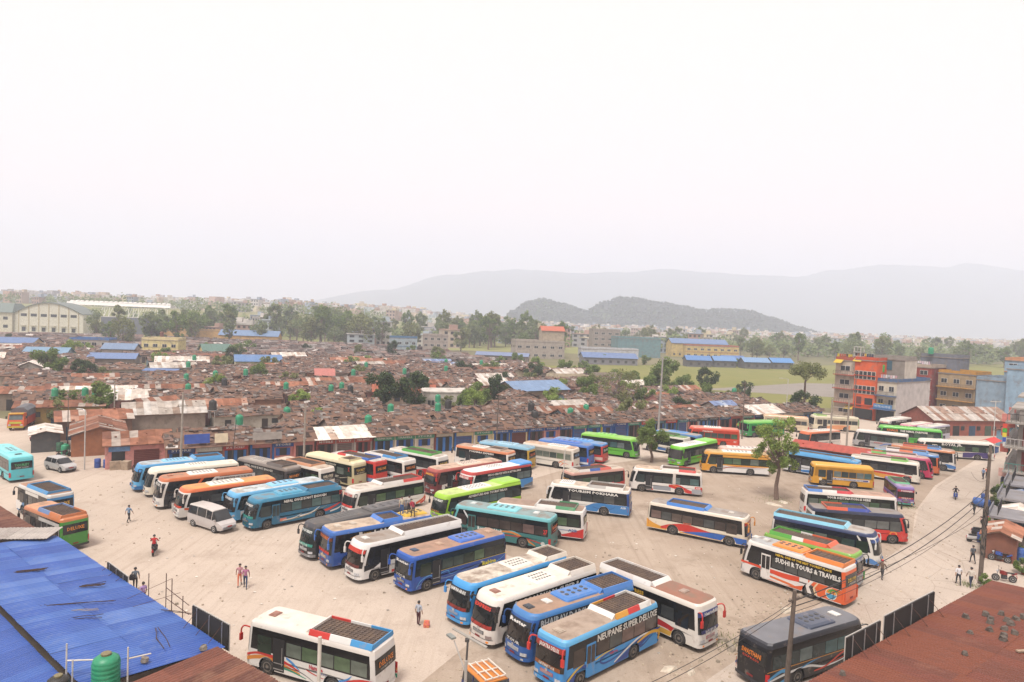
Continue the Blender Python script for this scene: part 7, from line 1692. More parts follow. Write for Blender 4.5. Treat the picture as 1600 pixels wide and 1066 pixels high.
bus('b67', 'white bus with red, orange and green waves and open door, nearest lower left', 'f4f2ee', 'efe6d8', corn='f2ece4', front='f2efea', rear='f2f0ec', band='16181a', gear=[('rack', .5, .97, ['d8433c', 'efeeea', '4aa0dc'], 'efe9e0'), ('hatch', .13, 'a87868')], art=[('band', 'd8372f', [(.02, .9, 1.05), (.12, 1.15, 1.3), (.28, 1.05, 1.26), (.44, .75, .82)]), ('band', 'e8923c', [(.02, .62, .85), (.14, .9, 1.14), (.28, .82, 1.04), (.45, .55, .66)]), ('band', '2f9a7a', [(.14, .62, .85), (.24, .66, .8), (.38, .6, .72), (.5, .42, .46)]), ('ribbon', '4a98e0', [(.34, 1.36), (.4, 1.1), (.45, .8)], .2, .06), ('ribbon', '2a2a36', [(.3, .8), (.45, .75), (.56, .4)], .05, .04), ('ribbon', 'd8372f', [(.5, 1.0), (.56, .85), (.66, .7)], .08, .04),
         ('band', 'd8322c', [(.66, .5, .56), (.78, .75, .95), (.9, 1.0, 1.3), (.999, 1.0, 1.38)]), ('band', 'e8923c', [(.64, .42, .48), (.8, .62, .74), (.92, .82, 1.0), (.999, .86, 1.0)]), ('ribbon', '4a98e0', [(.72, .8), (.8, 1.05), (.84, 1.38)], .16, .06), ('band', 'd8322c', [(.84, .4, .58), (.92, .6, .8), (.999, .7, .84)]), ('band', '2f9a7a', [(.9, .4, .42), (.96, .4, .6), (.999, .4, .66)])],
    text=[('Namaste', 1, .52, 1.12, .26, .95, 'c8384a'), ('NEPAL', 1, .58, .95, .1, .7, '8f98b8')], sign=('DELUXE', 'e88a34', 'TOURIST BUS', 'c8c4bc'), glass='g', mirror='c8302a', door='dark', roofdirt=.12)
bus('b68', 'turquoise coach at the left edge with its tail to the yard', '5fcfd8', '8fe0e4', corn='78dce4', rear='5acbd8', band='222a2c', gear=[('pod', .4, .75, '86e0e6'), ('hatch', .86, '4a5458')], sign=('TOURIST', '4aa86a', 'NIGHT COACH', 'd8e0da'), art=[('band', '2a5a8a', [(.8, 1.0, 1.06), (1, .95, 1.1)])], glass='k', roofdirt=.1)
bus('b69', 'small blue bus with blue roof tray and white flank stripes near the blue roof', '3f8fc8', 'b08468', corn='e0ded8', rear='3f8cc4', gear=[('rack', .3, .92, ['4a9ad4', '4a9ad4'], '4a9ad4')], art=[('band', 'f2f0ec', [(.0, .5, 1.38), (.16, .5, 1.36), (.24, .5, .6)]), ('ribbon', 'f2f0ec', [(.38, .5), (.46, 1.0), (.54, 1.38)], .12, .1), ('ribbon', 'f2f0ec', [(.5, .5), (.58, 1.0), (.64, 1.38)], .12, .1), ('band', 'e8e6e0', [(.3, 2.4, 2.72), (.7, 2.4, 2.72)])], sign=('DELUXE', 'e8b43c', 'NIGHT', 'e8dcc0'), glass='k', scale=(.9, .95, .95))
bus('b70', 'small orange topped bus with pink and green tail beside the blue roof', 'cf6a3a', 'd8a078', corn='e08a58', rear='4a9a3c', band='3a2420', gear=[('rack', .4, .95, ['7a98c8', 'e08a58'])], art=[('poly', 'e8e6e2', [(.45, .5), (.45, 2.6), (.95, 2.6), (.95, .5)])], sign=('DELUXE', 'e8902c'), glass='k', scale=(.9, .95, .95), skirt='3a3a34')
# ---------------------------------------------------------------- vehicles besides the buses
def car(name, label, cat, x, y, h, spec, paintc, roofc=None, rackc=None):
    """spec: stations (x, z bottom, z belt, z roof, half width low, half width roof) from rear to front"""
    t = thing(name, label, cat, (x, y, 0), R(h)); S = spec['st']; pm = paint(paintc)
    b = MB()
    b.loft([[(X, -wl * .96, zb), (X, -wl, (zb + zl) / 2), (X, -wl * .97, zl), (X, wl * .97, zl), (X, wl, (zb + zl) / 2), (X, wl * .96, zb)] for X, zb, zl, zr, wl, wr in S]); b.build('body', pm, t, smooth=False)
    G = [s for s in S if s[3] > s[2] + .02]; X0, X1 = G[0][0], G[-1][0]
    b = MB(); b.loft([[(X, -wl * .95, zl - .01), (X, -wr, zr - .07), (X, wr, zr - .07), (X, wl * .95, zl - .01)] for X, zb, zl, zr, wl, wr in G]); b.build('cabin', M('2a2c2e', .4), t)
    b = MB(); b.loft([[(X, -wr - .02, zr - .09), (X, -wr * .85, zr), (X, wr * .85, zr), (X, wr + .02, zr - .09)] for X, zb, zl, zr, wl, wr in G[1:-1]]); b.build('roof', paint(roofc or paintc), t)
    gl = glassmat((.025, .028, .03))
    def quad(nm, p, m):
        b = MB(); b.add(p, [(0, 1, 2, 3)]); return b.build(nm, m, t)
    for sy in (-1, 1):
        for a, c in zip(G[1:-1], G[2:-1]):
            f = lambda s_, k, X: (X, sy * ((s_[4] * .95) * (1 - k) + s_[5] * k + .012), (s_[2]) * (1 - k) + (s_[3] - .08) * k)
            quad('window', [f(a, .12, a[0] + .05), f(c, .12, c[0] - .05), f(c, .95, c[0] - .05), f(a, .95, a[0] + .05)], gl)
            b = MB(); b.tube(f(c, .0, c[0]), f(c, 1.0, c[0]), .035, n=4); b.build('pillar', pm, t)
    for nm, a, c, o in (('rear_window', G[0], G[1], -.015), ('windscreen', G[-1], G[-2], .015)):
        quad(nm, [(a[0] + o, -a[4] * .86, a[2] + .03), (a[0] + o, a[4] * .86, a[2] + .03), (c[0] + o, c[5] * .92, c[3] - .07), (c[0] + o, -c[5] * .92, c[3] - .07)], gl)
    r = spec['wr']
    for wx in spec['wx']:
        for sy in (-1, 1):
            w = put('wheel', TYRE, RUBBER, t, (wx, sy * (S[3][4] - .1), r), scale=(r / .48, .72, r / .48)); put('rim', RIMM, M((.5, .5, .5), .4, .1, 8, metal=.4), w, rz=0 if sy > 0 else math.pi)
            b = MB(); b.lathe([(r * 1.22, 0), (r * 1.22, .02)], (wx, sy * (S[3][4] - .03) - .01, r + .02), axis='y', n=18); b.build('wheel_arch_shade', DARK, t)  # flat dark disc painted for the shaded gap round the wheel
    f = S[-1]; e = S[0]
    for sy in (-1, 1):
        b = MB(); b.box((f[0] - .02, sy * f[4] * .74, (f[1] + f[2]) / 2 + .1), (.1, f[4] * .4, .16)); b.build('headlight', LAMP_W, t)
        b = MB(); b.box((e[0] + .02, sy * e[4] * .82, (e[1] + e[2]) / 2 + .15), (.1, .16, .36)); b.build('tail_light', LAMP_R, t)
        g = G[-1]; b = MB(); b.box((g[0] - .15, sy * (g[4] + .1), g[2] + .12), (.1, .2, .16)); b.build('mirror', pm, t)
    b = MB(); b.box((f[0] + .0, 0, (f[1] + f[2]) / 2 + .06), (.06, f[4] * .9, .16)); b.build('grille', M('202224', .4), t)
    b = MB(); b.box((f[0], 0, f[1] + .12), (.14, f[4] * 1.8, .2)); b.build('bumper', M('8f9092', .5), t)
    put('number_plate', PLATE, M('b02a28', .5), t, (f[0] + .08, 0, f[1] + .28))
    if rackc:
        b = MB(); z = G[2][3] + .1
        for X in (G[1][0] + .3, (X0 + X1) / 2, G[-2][0] - .1): b.box((X, 0, z), (.06, G[2][5] * 1.7, .05))
        for yy in (-.8, -.27, .27, .8): b.box(((G[1][0] + .3 + G[-2][0] - .1) / 2, yy * G[2][5], z + .05), (G[-2][0] - G[1][0] - .3, .06, .05))
        b.build('roof_rack', M(rackc, .6), t)
    return t
SUV = dict(st=[(-2.2, .35, .8, .8, .78, .7), (-2.15, .3, 1.05, 1.08, .86, .74), (-1.85, .28, 1.06, 1.62, .88, .66), (-.6, .28, 1.04, 1.68, .89, .68), (.45, .28, 1.02, 1.62, .89, .66), (1.15, .28, 1.0, 1.03, .88, .74), (1.9, .3, .92, .92, .84, .6), (2.2, .36, .72, .72, .7, .5)], wr=.34, wx=(-1.35, 1.35))
VAN = dict(st=[(-2.6, .35, .9, .9, .84, .8), (-2.55, .3, 1.2, 1.25, .92, .82), (-2.4, .28, 1.2, 2.05, .94, .76), (-1.0, .28, 1.2, 2.1, .95, .78), (.4, .28, 1.18, 2.08, .95, .78), (1.25, .28, 1.15, 1.98, .95, .76), (2.0, .3, 1.1, 1.14, .92, .8), (2.55, .34, .86, .86, .86, .6), (2.7, .4, .62, .62, .74, .5)], wr=.35, wx=(-1.6, 1.65))
JEEP = dict(st=[(-2.1, .4, .9, .9, .8, .7), (-2.05, .36, 1.1, 1.14, .86, .78), (-1.95, .34, 1.12, 1.88, .88, .76), (-.8, .34, 1.12, 1.95, .88, .77), (.3, .34, 1.1, 1.92, .88, .76), (.75, .34, 1.08, 1.12, .88, .78), (1.9, .38, .98, .98, .84, .6), (2.1, .44, .8, .8, .74, .5)], wr=.38, wx=(-1.3, 1.35))
car('car', 'silver sport utility car driving in from the left lane', 'car', -56, 85, -28, SUV, 'c6c4c2')
car('van', 'silver white minivan parked in front of the orange roofed coach', 'van', -28.3, 65.2, -32, VAN, 'cfc9c6', 'd8d2cc')
car('jeep', 'dark blue jeep with orange roof and white roof rack at the bottom edge', 'jeep', -.3, 36.2, -58, JEEP, '2a3a78', 'e08a2c', 'f0e8dc')
t = thing('truck', 'orange cab truck with grey tarpaulin on a red bed at the left edge', 'truck', (-80.5, 112.2, 0), R(-68))
b = MB(); b.loft([[(x, -1.1, z0), (x, -1.15, (z0 + z1) / 2), (x, -1.05, z1), (x, 1.05, z1), (x, 1.15, (z0 + z1) / 2), (x, 1.1, z0)] for x, z0, z1 in ((1.6, .6, 2.7), (2.9, .6, 2.75), (3.3, .6, 1.9), (3.45, .65, 1.2))]); b.build('cab', paint('e0642c'), t)
b = MB(); b.add([(3.12, -.9, 2.5), (3.12, .9, 2.5), (3.36, .95, 1.75), (3.36, -.95, 1.75)], [(0, 1, 2, 3)]); b.build('windscreen', glassmat((.08, .1, .1)), t)
b = MB(); b.box((2.9, 0, 2.72), (.9, 2.0, .14)); b.build('visor', paint('e8b43c'), t)
b = MB(); b.box((-1.2, 0, 1.35), (5.2, 2.35, 1.3)); b.build('bed', paint('b8322a'), t)
b = MB(); b.loft([[(x, -1.2, 1.98), (x, -1.15, 3.0), (x, -.5, 3.5), (x, .5, 3.5), (x, 1.15, 3.0), (x, 1.2, 1.98)] for x in (-3.8, 1.5)]); b.build('tarpaulin', M('6f7074', .9, .2, 1, bump=.6, bscale=2), t)
for wx in (2.3, -1.8, -2.9):
    for sy in (-1, 1): w = put('wheel', TYRE, RUBBER, t, (wx, sy * .95, .5), scale=(1.04, 1, 1.04)); put('rim', RIMM, RIM, w, rz=0 if sy > 0 else math.pi)
for sy in (-1, 1):
    b = MB(); b.box((3.5, sy * .8, .95), (.08, .35, .2)); b.build('headlight', LAMP_W, t); b = MB(); b.box((3.0, sy * 1.35, 2.1), (.1, .18, .4)); b.build('mirror', DARK, t)
b = MB(); b.box((3.5, 0, .62), (.16, 2.2, .25)); b.build('bumper', paint('c8b43c'), t)
b = MB(); b.box((3.52, 0, 1.3), (.05, 1.6, .3)); b.build('grille', M('c8c83c', .5), t)

def motorbike(label, x, y, h, col, kind='scooter', lean=0.0, cat='motorbike'):
    t = thing('motorbike', label, cat, (x, y, 0), R(h)); t.rotation_euler = (lean, 0, R(h)); pm = paint(col); r = .27 if kind == 'scooter' else .31
    for nm, wx in (('wheel', -.62), ('wheel', .64)):
        w = put(nm, TYRE, RUBBER, t, (wx, 0, r), scale=(r / .48, .4, r / .48)); put('rim', RIMM, STEEL, w, scale=(1, 1, 1))
    b = MB()
    if kind == 'scooter':
        b.loft([rounded(.42, .16, .1, .38), rounded(.46, .19, .12, .55), rounded(.4, .15, .1, .72)]); bb = b.build('body', pm, t, (-.45, 0, 0))
        b = MB(); b.loft([[(.36, -.2, .3), (.36, .2, .3), (.44, .22, .3), (.44, -.22, .3)], [(.34, -.2, .8), (.34, .2, .8), (.46, .18, .8), (.46, -.18, .8)]]); b.build('front_shield', pm, t)
        b = MB(); b.box((0, 0, .32), (.7, .3, .08)); b.build('floor_board', M('2a2a2c', .7), t)
    else:
        b.loft([[(-.2, -.12, .62), (-.2, .12, .62), (-.2, .1, .85), (-.2, -.1, .85)], [(.1, -.17, .62), (.1, .17, .62), (.1, .15, .95), (.1, -.15, .95)], [(.35, -.1, .65), (.35, .1, .65), (.35, .08, .92), (.35, -.08, .92)]]); b.build('fuel_tank', pm, t)
        b = MB(); b.box((.02, 0, .42), (.42, .24, .34)); b.build('engine', M('3a3a3c', .5, .3, 8), t)
        b = MB(); b.tube((-.75, -.16, .35), (.1, -.16, .3), .05, n=7); b.build('exhaust', STEEL, t)
        b = MB(); b.loft([[(-.95, -.07, .78), (-.95, .07, .78), (-.95, .05, .88), (-.95, -.05, .88)], [(-.55, -.13, .6), (-.55, .13, .6), (-.55, .11, .8), (-.55, -.11, .8)]]); b.build('tail', pm, t)
    b = MB(); b.loft([rounded(.36, .13, .08, .76), rounded(.36, .14, .08, .84)]); b.build('seat', M('1f1d1c', .7), t, (-.38, 0, 0))
    b = MB(); b.tube((.64, .0, .3), (.42, 0, .98), .035, n=6); b.build('fork', STEEL, t)
    b = MB(); b.path([(.36, -.34, 1.0), (.44, 0, 1.0), (.36, .34, 1.0)], .02); b.build('handlebar', M('2a2a2a', .5), t)
    b = MB(); b.lathe([(.09, -.06), (.1, 0), (.04, .05)], (.52, 0, .86), axis='y', n=10); b.build('headlight', LAMP_W, t)
    for sy in (-1, 1): b = MB(); b.tube((.36, sy * .26, 1.0), (.34, sy * .32, 1.2), .01, n=4); b.box((.34, sy * .34, 1.22), (.02, .12, .08)); b.build('mirror', M('2a2a2a', .4), t)
    b = MB(); b.box((-.9, 0, .62), (.05, .12, .07)); b.build('tail_light', LAMP_R, t); b = MB(); b.box((-.93, 0, .48), (.02, .16, .12)); b.build('number_plate', M('c83028', .5), t)
    return t
motorbike('black motorcycle ridden by the person in red crossing the yard', -29.9, 57.7, 108, '2a2a2e', 'bike')
motorbike('blue scooter ridden towards the camera on the concrete road', 58.3, 87.9, -122, '3a5ab8')
motorbike('dark red scooter parked in the lane at the left', -70.5, 101.5, 20, '6a2a30', lean=.08)
motorbike('dark motorcycle parked beside the lane stalls', -60.4, 92.3, 40, '3a2a2a', 'bike', lean=.08)
motorbike('white scooter parked behind the leaning pole', 48.6, 69.6, -20, 'e0dedc', lean=.08)
motorbike('black scooter parked beside the white scooter', 50.2, 69.4, -150, '33363a', lean=.08)
motorbike('red seated motorcycle parked at the lower right kerb', 43.7, 58.8, 160, '8a2a26', 'bike', lean=.08)
motorbike('blue motorcycle parked below the blue barrel at the right', 47.0, 64.0, 140, '3a5aa8', 'bike', lean=.08)

# ---------------------------------------------------------------- people
def person_mesh(J, hgt=1.7):
    """one skin grown over a jointed skeleton. J: joint name -> position; radii fixed by joint"""
    rad = dict(pel=.135, waist=.12, chest=.145, neck=.055, head=.095, top=.07, shl=.07, shr=.07, ell=.045, elr=.045, wrl=.032, wrr=.032, hal=.035, har=.035, fl=.012, fr=.012, hil=.09, hir=.09, knl=.06, knr=.06, anl=.042, anr=.042, tol=.035, tor=.035)
    E = [('pel', 'waist'), ('waist', 'chest'), ('chest', 'neck'), ('neck', 'head'), ('head', 'top'), ('chest', 'shl'), ('shl', 'ell'), ('ell', 'wrl'), ('wrl', 'hal'), ('chest', 'shr'), ('shr', 'elr'), ('elr', 'wrr'), ('wrr', 'har'), ('pel', 'hil'), ('hil', 'knl'), ('knl', 'anl'), ('anl', 'tol'), ('pel', 'hir'), ('hir', 'knr'), ('knr', 'anr'), ('anr', 'tor')]
    nm = ['pel'] + [n for n in J if n != 'pel']
    me = bpy.data.meshes.new('body'); me.from_pydata([J[n] for n in nm], [(nm.index(a), nm.index(b)) for a, b in E], [])
    o = bpy.data.objects.new('body', me); COL.objects.link(o)
    sk = o.modifiers.new('s', 'SKIN'); sk.use_smooth_shade = True; sd = o.modifiers.new('d', 'SUBSURF'); sd.levels = 1; sd.render_levels = 1
    for i, n in enumerate(nm):
        v = me.skin_vertices[0].data[i]; v.radius = (rad[n], rad[n] * (.72 if n in ('chest', 'pel', 'waist') else 1)); v.use_root = (n == 'pel')
    dg = bpy.context.evaluated_depsgraph_get(); ev = o.evaluated_get(dg); res = bpy.data.meshes.new_from_object(ev)
    bpy.data.objects.remove(o); bpy.data.meshes.remove(me)
    zone = {('pel', 'waist'): 1, ('waist', 'chest'): 1, ('chest', 'neck'): 1, ('neck', 'head'): 0, ('head', 'top'): 0, ('chest', 'shl'): 1, ('chest', 'shr'): 1, ('shl', 'ell'): 1, ('shr', 'elr'): 1, ('pel', 'hil'): 2, ('pel', 'hir'): 2, ('hil', 'knl'): 2, ('hir', 'knr'): 2, ('knl', 'anl'): 2, ('knr', 'anr'): 2, ('anl', 'tol'): 3, ('anr', 'tor'): 3}
    zs = []
    for p in res.polygons:
        c = p.center; best = 9; z = 0
        for a, b in E:
            A, B = Vector(J[a]), Vector(J[b]); q = B - A; t = max(0, min(1, (c - A).dot(q) / q.length_squared)); d = (c - A - q * t).length
            if d < best: best = d; z = zone.get((a, b), 0)
        zs.append(z)
    res.materials.clear()
    for i in range(4): res.materials.append(None)
    res.polygons.foreach_set('material_index', zs)
    # hair cap and face
    hd = Vector(J['head']); tp = Vector(J['top']); u = (tp - hd).normalized(); fwd = Vector((1, 0, 0)); fwd = (fwd - u * fwd.dot(u)).normalized(); sd = u.cross(fwd)
    hb = MB(); vs = []
    for j in range(5):
        for i in range(10):
            a = 2 * math.pi * i / 10; ph = j / 4 * 1.75; rr = .118
            lift = u * math.cos(ph) * rr * 1.08 + (fwd * math.cos(a) + sd * math.sin(a)) * math.sin(ph) * rr
            if j >= 3 and math.cos(a) > .2: lift = lift * .75 + u * .03
            vs.append(hd + u * .035 + lift)
    hb.add(vs, [(j * 10 + i, j * 10 + (i + 1) % 10, (j + 1) * 10 + (i + 1) % 10, (j + 1) * 10 + i) for j in range(4) for i in range(10)]); 
    fb = MB(); fb.box(hd + fwd * .1, (.03, .02, .035)); fb.box(hd + fwd * .092 + sd * .035 + u * .025, (.012, .022, .012), mi=1); fb.box(hd + fwd * .092 - sd * .035 + u * .025, (.012, .022, .012), mi=1); fb.box(hd + fwd * .09 - u * .045, (.012, .045, .01), mi=1)
    return res, hb.mesh('hair', True), fb.mesh('face')
def joints(stride=0.0, arm=0.15, crouch=0.0, sit=False, bend=0.0):
    J = dict(pel=(0, 0, .93), waist=(0, 0, 1.1), chest=(.0, 0, 1.32), neck=(.0, 0, 1.47), head=(.02, 0, 1.58), top=(.01, 0, 1.67))
    for s, k in (('l', 1), ('r', -1)):
        sw = arm * k; st = stride * k
        J['sh' + s] = (0, k * .19, 1.39); J['el' + s] = (-sw * .6, k * .25, 1.12); J['wr' + s] = (-sw + .06, k * .26, .88); J['ha' + s] = (-sw + .09, k * .25, .79)
        J['hi' + s] = (0, k * .095, .88); J['kn' + s] = (st * .55 + .03, k * .1, .49); J['an' + s] = (st - (.06 if st < 0 else 0), k * .1, .09 + (.05 if st < 0 else 0)); J['to' + s] = (st + .15, k * .12, .04)
    if sit:
        up = ('pel', 'waist', 'chest', 'neck', 'head', 'top', 'shl', 'shr')
        for n in up: x, y, z = J[n]; J[n] = (x - .3 + (z - .93) * .2, y, z - .03)
        for s, k in (('l', 1), ('r', -1)):
            J['hi' + s] = (-.27, k * .1, .87); J['kn' + s] = (.12, k * .2, .72); J['an' + s] = (.02, k * .2, .36); J['to' + s] = (.17, k * .2, .32)
            J['el' + s] = (-.02, k * .3, 1.12); J['wr' + s] = (.24, k * .3, 1.02); J['ha' + s] = (.33, k * .3, 1.02)
    if bend:
        for n in ('waist', 'chest', 'neck', 'head', 'top', 'shl', 'shr', 'ell', 'elr', 'wrl', 'wrr', 'hal', 'har'):
            x, y, z = J[n]; d = z - .93; J[n] = (x + math.sin(bend) * d, y, .93 + math.cos(bend) * d)
    return J
PM = dict(stand=person_mesh(joints(.04, .03)), walk=person_mesh(joints(.26, .22)), stride=person_mesh(joints(-.3, -.2)), sit=person_mesh(joints(sit=True)), lean=person_mesh(joints(.12, .3, bend=.7)))
SKIN = M((.32, .19, .13), .6, .08); HAIR = M((.02, .016, .014), .6)
def person(label, x, y, h, pose, shirt, pants, z=0.0, s=1.0, shoes='2a2624', hair=None, extras=()):
    t = thing('person', label, 'person', (x, y, z), R(h)); t.scale = (s, s, s)
    b, hr, fc = PM[pose]
    put('body', b, [SKIN, M(shirt, .85, .1, 6), M(pants, .85, .1, 6), M(shoes, .7)], t); put('hair', hr, hair or HAIR, t); put('face', fc, [SKIN, HAIR], t)
    return t
person('person in light blue shirt and dark shorts walking across the left yard', -36.6, 65.7, 75, 'walk', '7f9ab8', '2a2a30')
person('person in red top and helmet riding the black motorcycle', -29.9, 57.7, 108, 'sit', 'c82e30', '4a4a54', z=.02, hair=M('2a3236', .3))
person('person in orange trousers and patterned top walking in the left yard', -20.2, 51.7, -70, 'stride', 'c8909a', 'e07a58')
person('person in blue jeans walking beside the one in orange trousers', -19.6, 51.3, -75, 'walk', 'b87a9a', '2f4468')
person('standing person in pale blue shirt and dark trousers beside a pink bag', -5.7, 46.2, 60, 'stand', 'b4bcc8', '5a3038')
o = MB().loft([rounded(.2, .14, .06, 0), rounded(.22, .16, .07, .2), rounded(.18, .1, .05, .45)]).build('bag', M('e06a6a', .7, .3, 9, 'e8a83c', .5, 7), None, (-5.1, 46.0, 0)); tag(o, 'pink and orange bag on the ground beside the standing person', 'bag')
person('person in grey shirt carrying a black shoulder bag beyond the blue roof', -27.4, 50.2, 110, 'stand', '6a7480', '3a3436')
o = MB().loft([rounded(.17, .1, .05, 0), rounded(.19, .12, .05, .2), rounded(.15, .09, .04, .4)]).build('bag', M('26242a', .7), None, (-27.5, 49.95, .85)); tag(o, 'black shoulder bag carried by the person in grey shirt', 'bag')
person('person in pale headscarf and orange dress behind the board on the blue roof', -29.4, 49.6, 20, 'stand', 'e8b8a0', 'e8925a', hair=M('e0d4cc', .8))
person('person in lilac top at the edge of the blue roof', -25.4, 47.6, 150, 'stand', 'b898d0', '4a3a50')
person('person in brown top and red cap walking over the concrete road', 32.7, 58.2, 40, 'walk', '7a6252', '4a4a4e', hair=M('d02a2a', .7))
person('person in white shirt walking on the road by the leaning pole', 38.9, 57.6, 70, 'walk', 'e8e8ec', '34363e')
person('person with tied hair in cream top walking right of the white shirt', 39.7, 57.2, 75, 'stride', 'd8d0c4', '2f3a52')
person('person in dark grey shirt and black trousers walking up the road', 43.9, 63.2, 80, 'walk', '5a5f66', '24252a')
person('person in dark clothes riding the blue scooter', 58.3, 87.9, -122, 'sit', '3a3438', '3a3a44', z=-.02)
person('person in cream shirt standing on the blue lettered bus', -9.3, 60.6, -60, 'stand', 'd8ccb4', '3f6aa8', z=3.28)
person('person in white top standing behind the cream shirted one on the bus roof', -8.7, 61.0, 150, 'stand', 'c8c4c0', '3a3a40', z=3.28)
person('person in maroon shirt bending over the luggage on the bus roof', -8.2, 60.0, 120, 'lean', '9a2a3c', '5a5048', z=3.28)
person('person in dark clothes bending beside the right kerb', 55.8, 80.6, 200, 'lean', '2f3a40', '2a2a2e')
person('person in blue shirt sitting area by the upper right kerb', 70.5, 100.4, 190, 'stand', '8fa8d0', '3a3a4a')
person('person in orange standing by the upper right kerb', 71.6, 101.2, 240, 'stand', 'd8603c', '2a2a30')
person('person in dark clothes standing in the left lane', -72.3, 104.6, -40, 'stand', '3a3038', '2a262c')
person('person in yellow top standing before the pale roofed shop', 46.5, 138, -90, 'stand', 'd8b03c', '3a2a24')
# ---------------------------------------------------------------- barrels, bins, plants at the kerbs
def barrel(label, x, y, col, s=1.0, lying=False, z=0.0):
    b = MB(); b.lathe([(.28, 0), (.29, .05), (.29, .28), (.3, .3), (.29, .32), (.29, .58), (.3, .6), (.29, .62), (.29, .85), (.27, .88), (.1, .89)], n=16)
    o = b.build('barrel', M(col, .5, .12, 3), None, (x, y, z), smooth=True); o.scale = (s, s, s)
    if lying: o.rotation_euler = (R(90), 0, .6); o.location.z = .3 * s
    return tag(o, label, 'barrel')
barrel('big blue barrel lying by the right kerb', 58.6, 84.8, '3a66b0', 1.9, True); barrel('blue barrel standing below the grey canopy', 49.2, 64.4, '3f6ab8', 1.4); barrel('dark blue barrel behind the lying one at the kerb', 60.5, 85.6, '2f4f90', 1.5)
barrel('black barrel by the lane stalls', -64.8, 98.0 - 1.5, '3a3836', 1.7); barrel('dark green barrel beside the black barrel in the lane', -62.9, 95.2, '3a6a50', 1.5)
barrel('blue barrel beside the pink corner shop', -52.6, 87.0, '3a5aa8', 1.3); barrel('second blue barrel beside the pink corner shop', -51.6, 87.2, '3f64b0', 1.2)
o = MB().loft([rounded(.4, .4, .05, 0), rounded(.5, .5, .06, 1.1)]).build('bin', M('b8a48e', .9, .2, 3), None, (-48.7, 86.6, 0)); tag(o, 'beige rubbish bin in front of the pink corner shop', 'bin')
rp_ = random.Random(6)
PLANTL = ['tall potted shrub by the grey canopy', 'potted shrub beside the white scooter', 'leafy bush at the foot of the leaning pole', 'potted plant left of the grey house banner', 'bushy plant behind the blue barrel', 'potted plant beside the bending person', 'green shrub under the near canopy', 'dark round shrub by the upper kerb', 'yellow green pot plant by the kerb']
for i, (x, y, s, lf) in enumerate(((53.6, 73.2, .42, 'mid'), (51.4, 70.6, .36, 'light'), (40.9, 57.2, .3, 'mid'), (61.5, 83.5, .45, 'mid'), (49.6, 65.6, .36, 'olive'), (57.2, 78.8, .36, 'light'), (46.9, 60.8, .36, 'mid'), (63.2, 86.6, .55, 'dark'), (59.2, 80.6, .36, 'olive'))):
    t = thing('plant', PLANTL[i], 'plant', (x, y, 0), i)
    put('trunk', BU[i % 2][0], BARK, t, scale=(s, s, s)); put('crown', BU[i % 2][1], LEAF[lf], t, scale=(s, s, s))
    if i != 2: MB().lathe([(.18, 0), (.26, .35), (.23, .36)], n=10).build('pot', M('a8583c', .8, .15), t)
for i, (x, y, c, lb) in enumerate(((56.8, 76.8, 'c85a4a', 'stack of red crates by the kerb'), (58.4, 79.4, 'd8705a', 'second stack of reddish crates up the kerb'), (63.8, 90.4, 'e0d0c0', 'pale cartons by the upper kerb'))):
    t = thing('crate_stack', lb, 'crates', (x, y, 0), i * .5)
    for k in range(3):
        b = MB(); z0 = k * .34
        b.box((0, 0, z0 + .03), (.7, .5, .05))
        for sx in (-1, 1): b.box((sx * .34, 0, z0 + .17), (.03, .5, .28)); b.box((0, sx * .24, z0 + .17), (.7, .03, .28))
        b.build('crate', M(c, .7, .2, 3), t, rz=rp_.uniform(-.15, .15))
b = MB(); b.box((0, 0, 1.1), (3.2, 2.2, .06)); 
t = thing('tarpaulin_stall', 'red tarpaulin stall behind the long white coach', 'stall', (87.5, 123.5, 0), R(40))
b = MB(); b.loft([[(x, -1.3, 2.1), (x, 0, 2.7), (x, 1.3, 2.1), (x, 0, 2.62)] for x in (-2.6, 2.6)]); b.build('cover', M('d8382e', .7, .1), t)
for sx in (-2.4, 2.4):
    for sy in (-1.2, 1.2): b = MB(); b.tube((sx, sy, 0), (sx, sy, 2.15), .04, n=5); b.build('post', STEEL, t)
b = MB(); b.box((0, 0, .5), (4.4, 1.8, 1.0)); b.build('table', M('3a5a98', .8, .2), t)

# ---------------------------------------------------------------- more of the kerbside clutter on the right
def kerb(t, o): return nx + .64 * t - .768 * o, ny + .768 * t + .64 * o
for i, (t, o, h, c, kd, lb) in enumerate(((-3.5, .6, -30, '3a3c42', 'scooter', 'grey scooter parked behind the white scooter at the kerb'), (2.2, .3, -25, '5a2a2c', 'bike', 'maroon motorcycle parked under the middle canopy'), (7.5, .5, 150, '2f3f5a', 'scooter', 'navy scooter parked before the second canopy'), (12.6, .3, -30, '4a4a4a', 'bike', 'dark motorcycle parked below the far canopy'), (16.0, .6, 140, '8f2f30', 'scooter', 'red scooter parked near the prayer flags'))):
    x, y = kerb(t, o); motorbike(lb, x, y, h, c, kd, lean=.08)
KT = [('b8443a', 'red tarpaulin heap by the kerb under the middle canopy'), ('3f62a8', 'blue tarpaulin heap by the kerb near the far canopy'), ('c8bca8', 'pale sack heap by the kerb below the balconies'), ('4a5a48', 'dark green tarpaulin heap beside the maroon motorcycle'), ('b07a58', 'brown sacks piled near the prayer flags')]
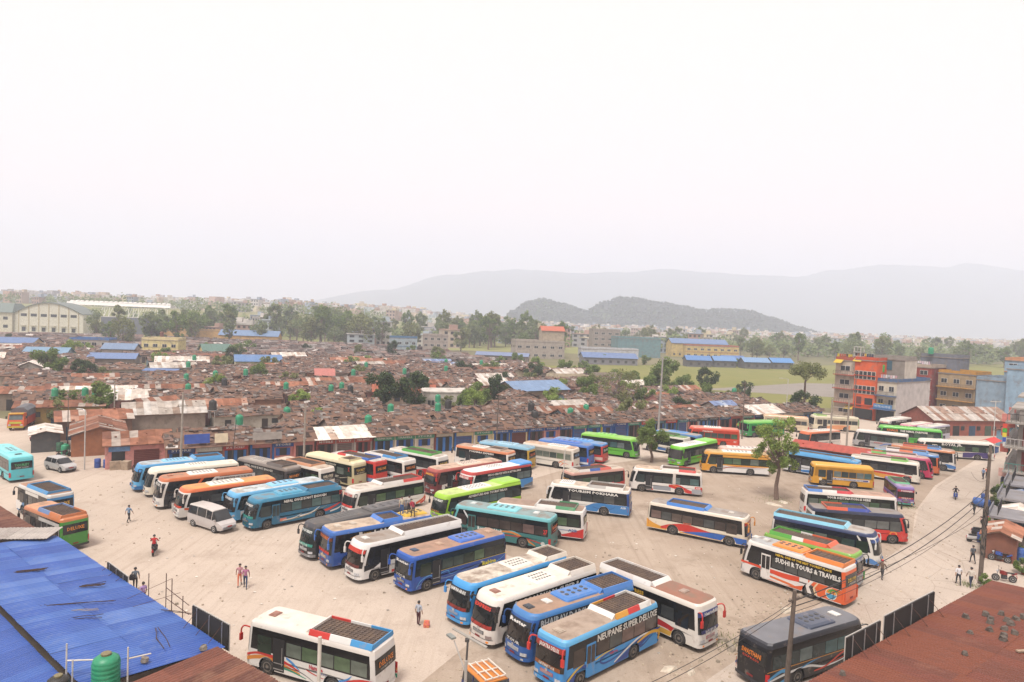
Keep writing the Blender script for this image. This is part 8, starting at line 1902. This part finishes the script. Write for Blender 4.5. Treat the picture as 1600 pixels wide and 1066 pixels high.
for i, (t, o) in enumerate(((4.6, .2), (10.2, .1), (19.0, .4), (.6, -.3), (14.2, -.2))):
    rnd_ = random.Random(i); b = MB(); rings = []
    for k, (rr_k, zz) in enumerate(((1.0, 0), (.9, .35), (.6, .7), (.2, .9))): rings.append([(rr_k * math.cos(a * .628) * rnd_.uniform(.75, 1.1), rr_k * .7 * math.sin(a * .628) * rnd_.uniform(.75, 1.1), zz * rnd_.uniform(.85, 1.1)) for a in range(10)])
    b.loft(rings); x, y = kerb(t, o); tag(b.build('tarpaulin_heap', M(KT[i][0], .85, .25, 2), None, (x, y, 0), i * .8), KT[i][1], 'heap')
for i, (t, o, L_k, cv, lb) in enumerate(((-9.5, -1.6, 5.0, RUSTY, 'rusty tin kiosk at the near right kerb'), (.6, -2.2, 4.2, PALE, 'pale tin kiosk between the near canopies'), (10.6, -2.0, 3.6, BLUES, 'blue tin kiosk between the far canopies'), (19.8, -1.6, 3.4, RUSTY, 'rusty tin kiosk below the balconied house'))):
    x, y = kerb(t, o); shed(lb, x, y, R(50 + 180), L_k, 2.6, 2.3, 2.9, cv, ('8a5a48', '6a7a88', '7a6a5c', 'a08a70')[i], seed=30 + i, name='kiosk', cat='kiosk')
for i, (t, o, c, s_k) in enumerate(((-6.2, .4, '3a5aa0', 1.1), (6.0, .1, '2f7f6a', 1.2), (9.0, .5, 'c8c4bc', 1.0), (17.6, .2, '3a62b0', 1.3))):
    x, y = kerb(t, o); barrel(['blue barrel beside the near rusty kiosk', 'green barrel behind the red tarpaulin heap', 'white barrel before the navy scooter', 'blue barrel beside the red scooter'][i], x, y, c, s_k)
for i, (t, o, s_k, lf) in enumerate(((-7.6, -.6, .4, 'mid'), (-1.6, -.6, .5, 'light'), (3.6, -.8, .5, 'mid'), (8.4, -.8, .55, 'dark'), (13.4, .4, .45, 'olive'), (18.2, -.6, .55, 'mid'), (20.8, .3, .45, 'light'))):
    x, y = kerb(t, o); q = thing('plant', ['leafy pot plant by the near rusty kiosk', 'bright pot plant left of the pale kiosk', 'tall pot plant right of the pale kiosk', 'dark pot shrub under the second canopy', 'olive pot plant by the dark motorcycle', 'green pot shrub before the balconied house', 'bright pot plant below the prayer flags'][i], 'plant', (x, y, 0), i)
    put('trunk', BU[i % 2][0], BARK, q, scale=(s_k,) * 3); put('crown', BU[i % 2][1], LEAF[lf], q, scale=(s_k,) * 3); MB().lathe([(.18, 0), (.26, .35), (.23, .36)], n=10).build('pot', M('a8583c', .8, .15), q)
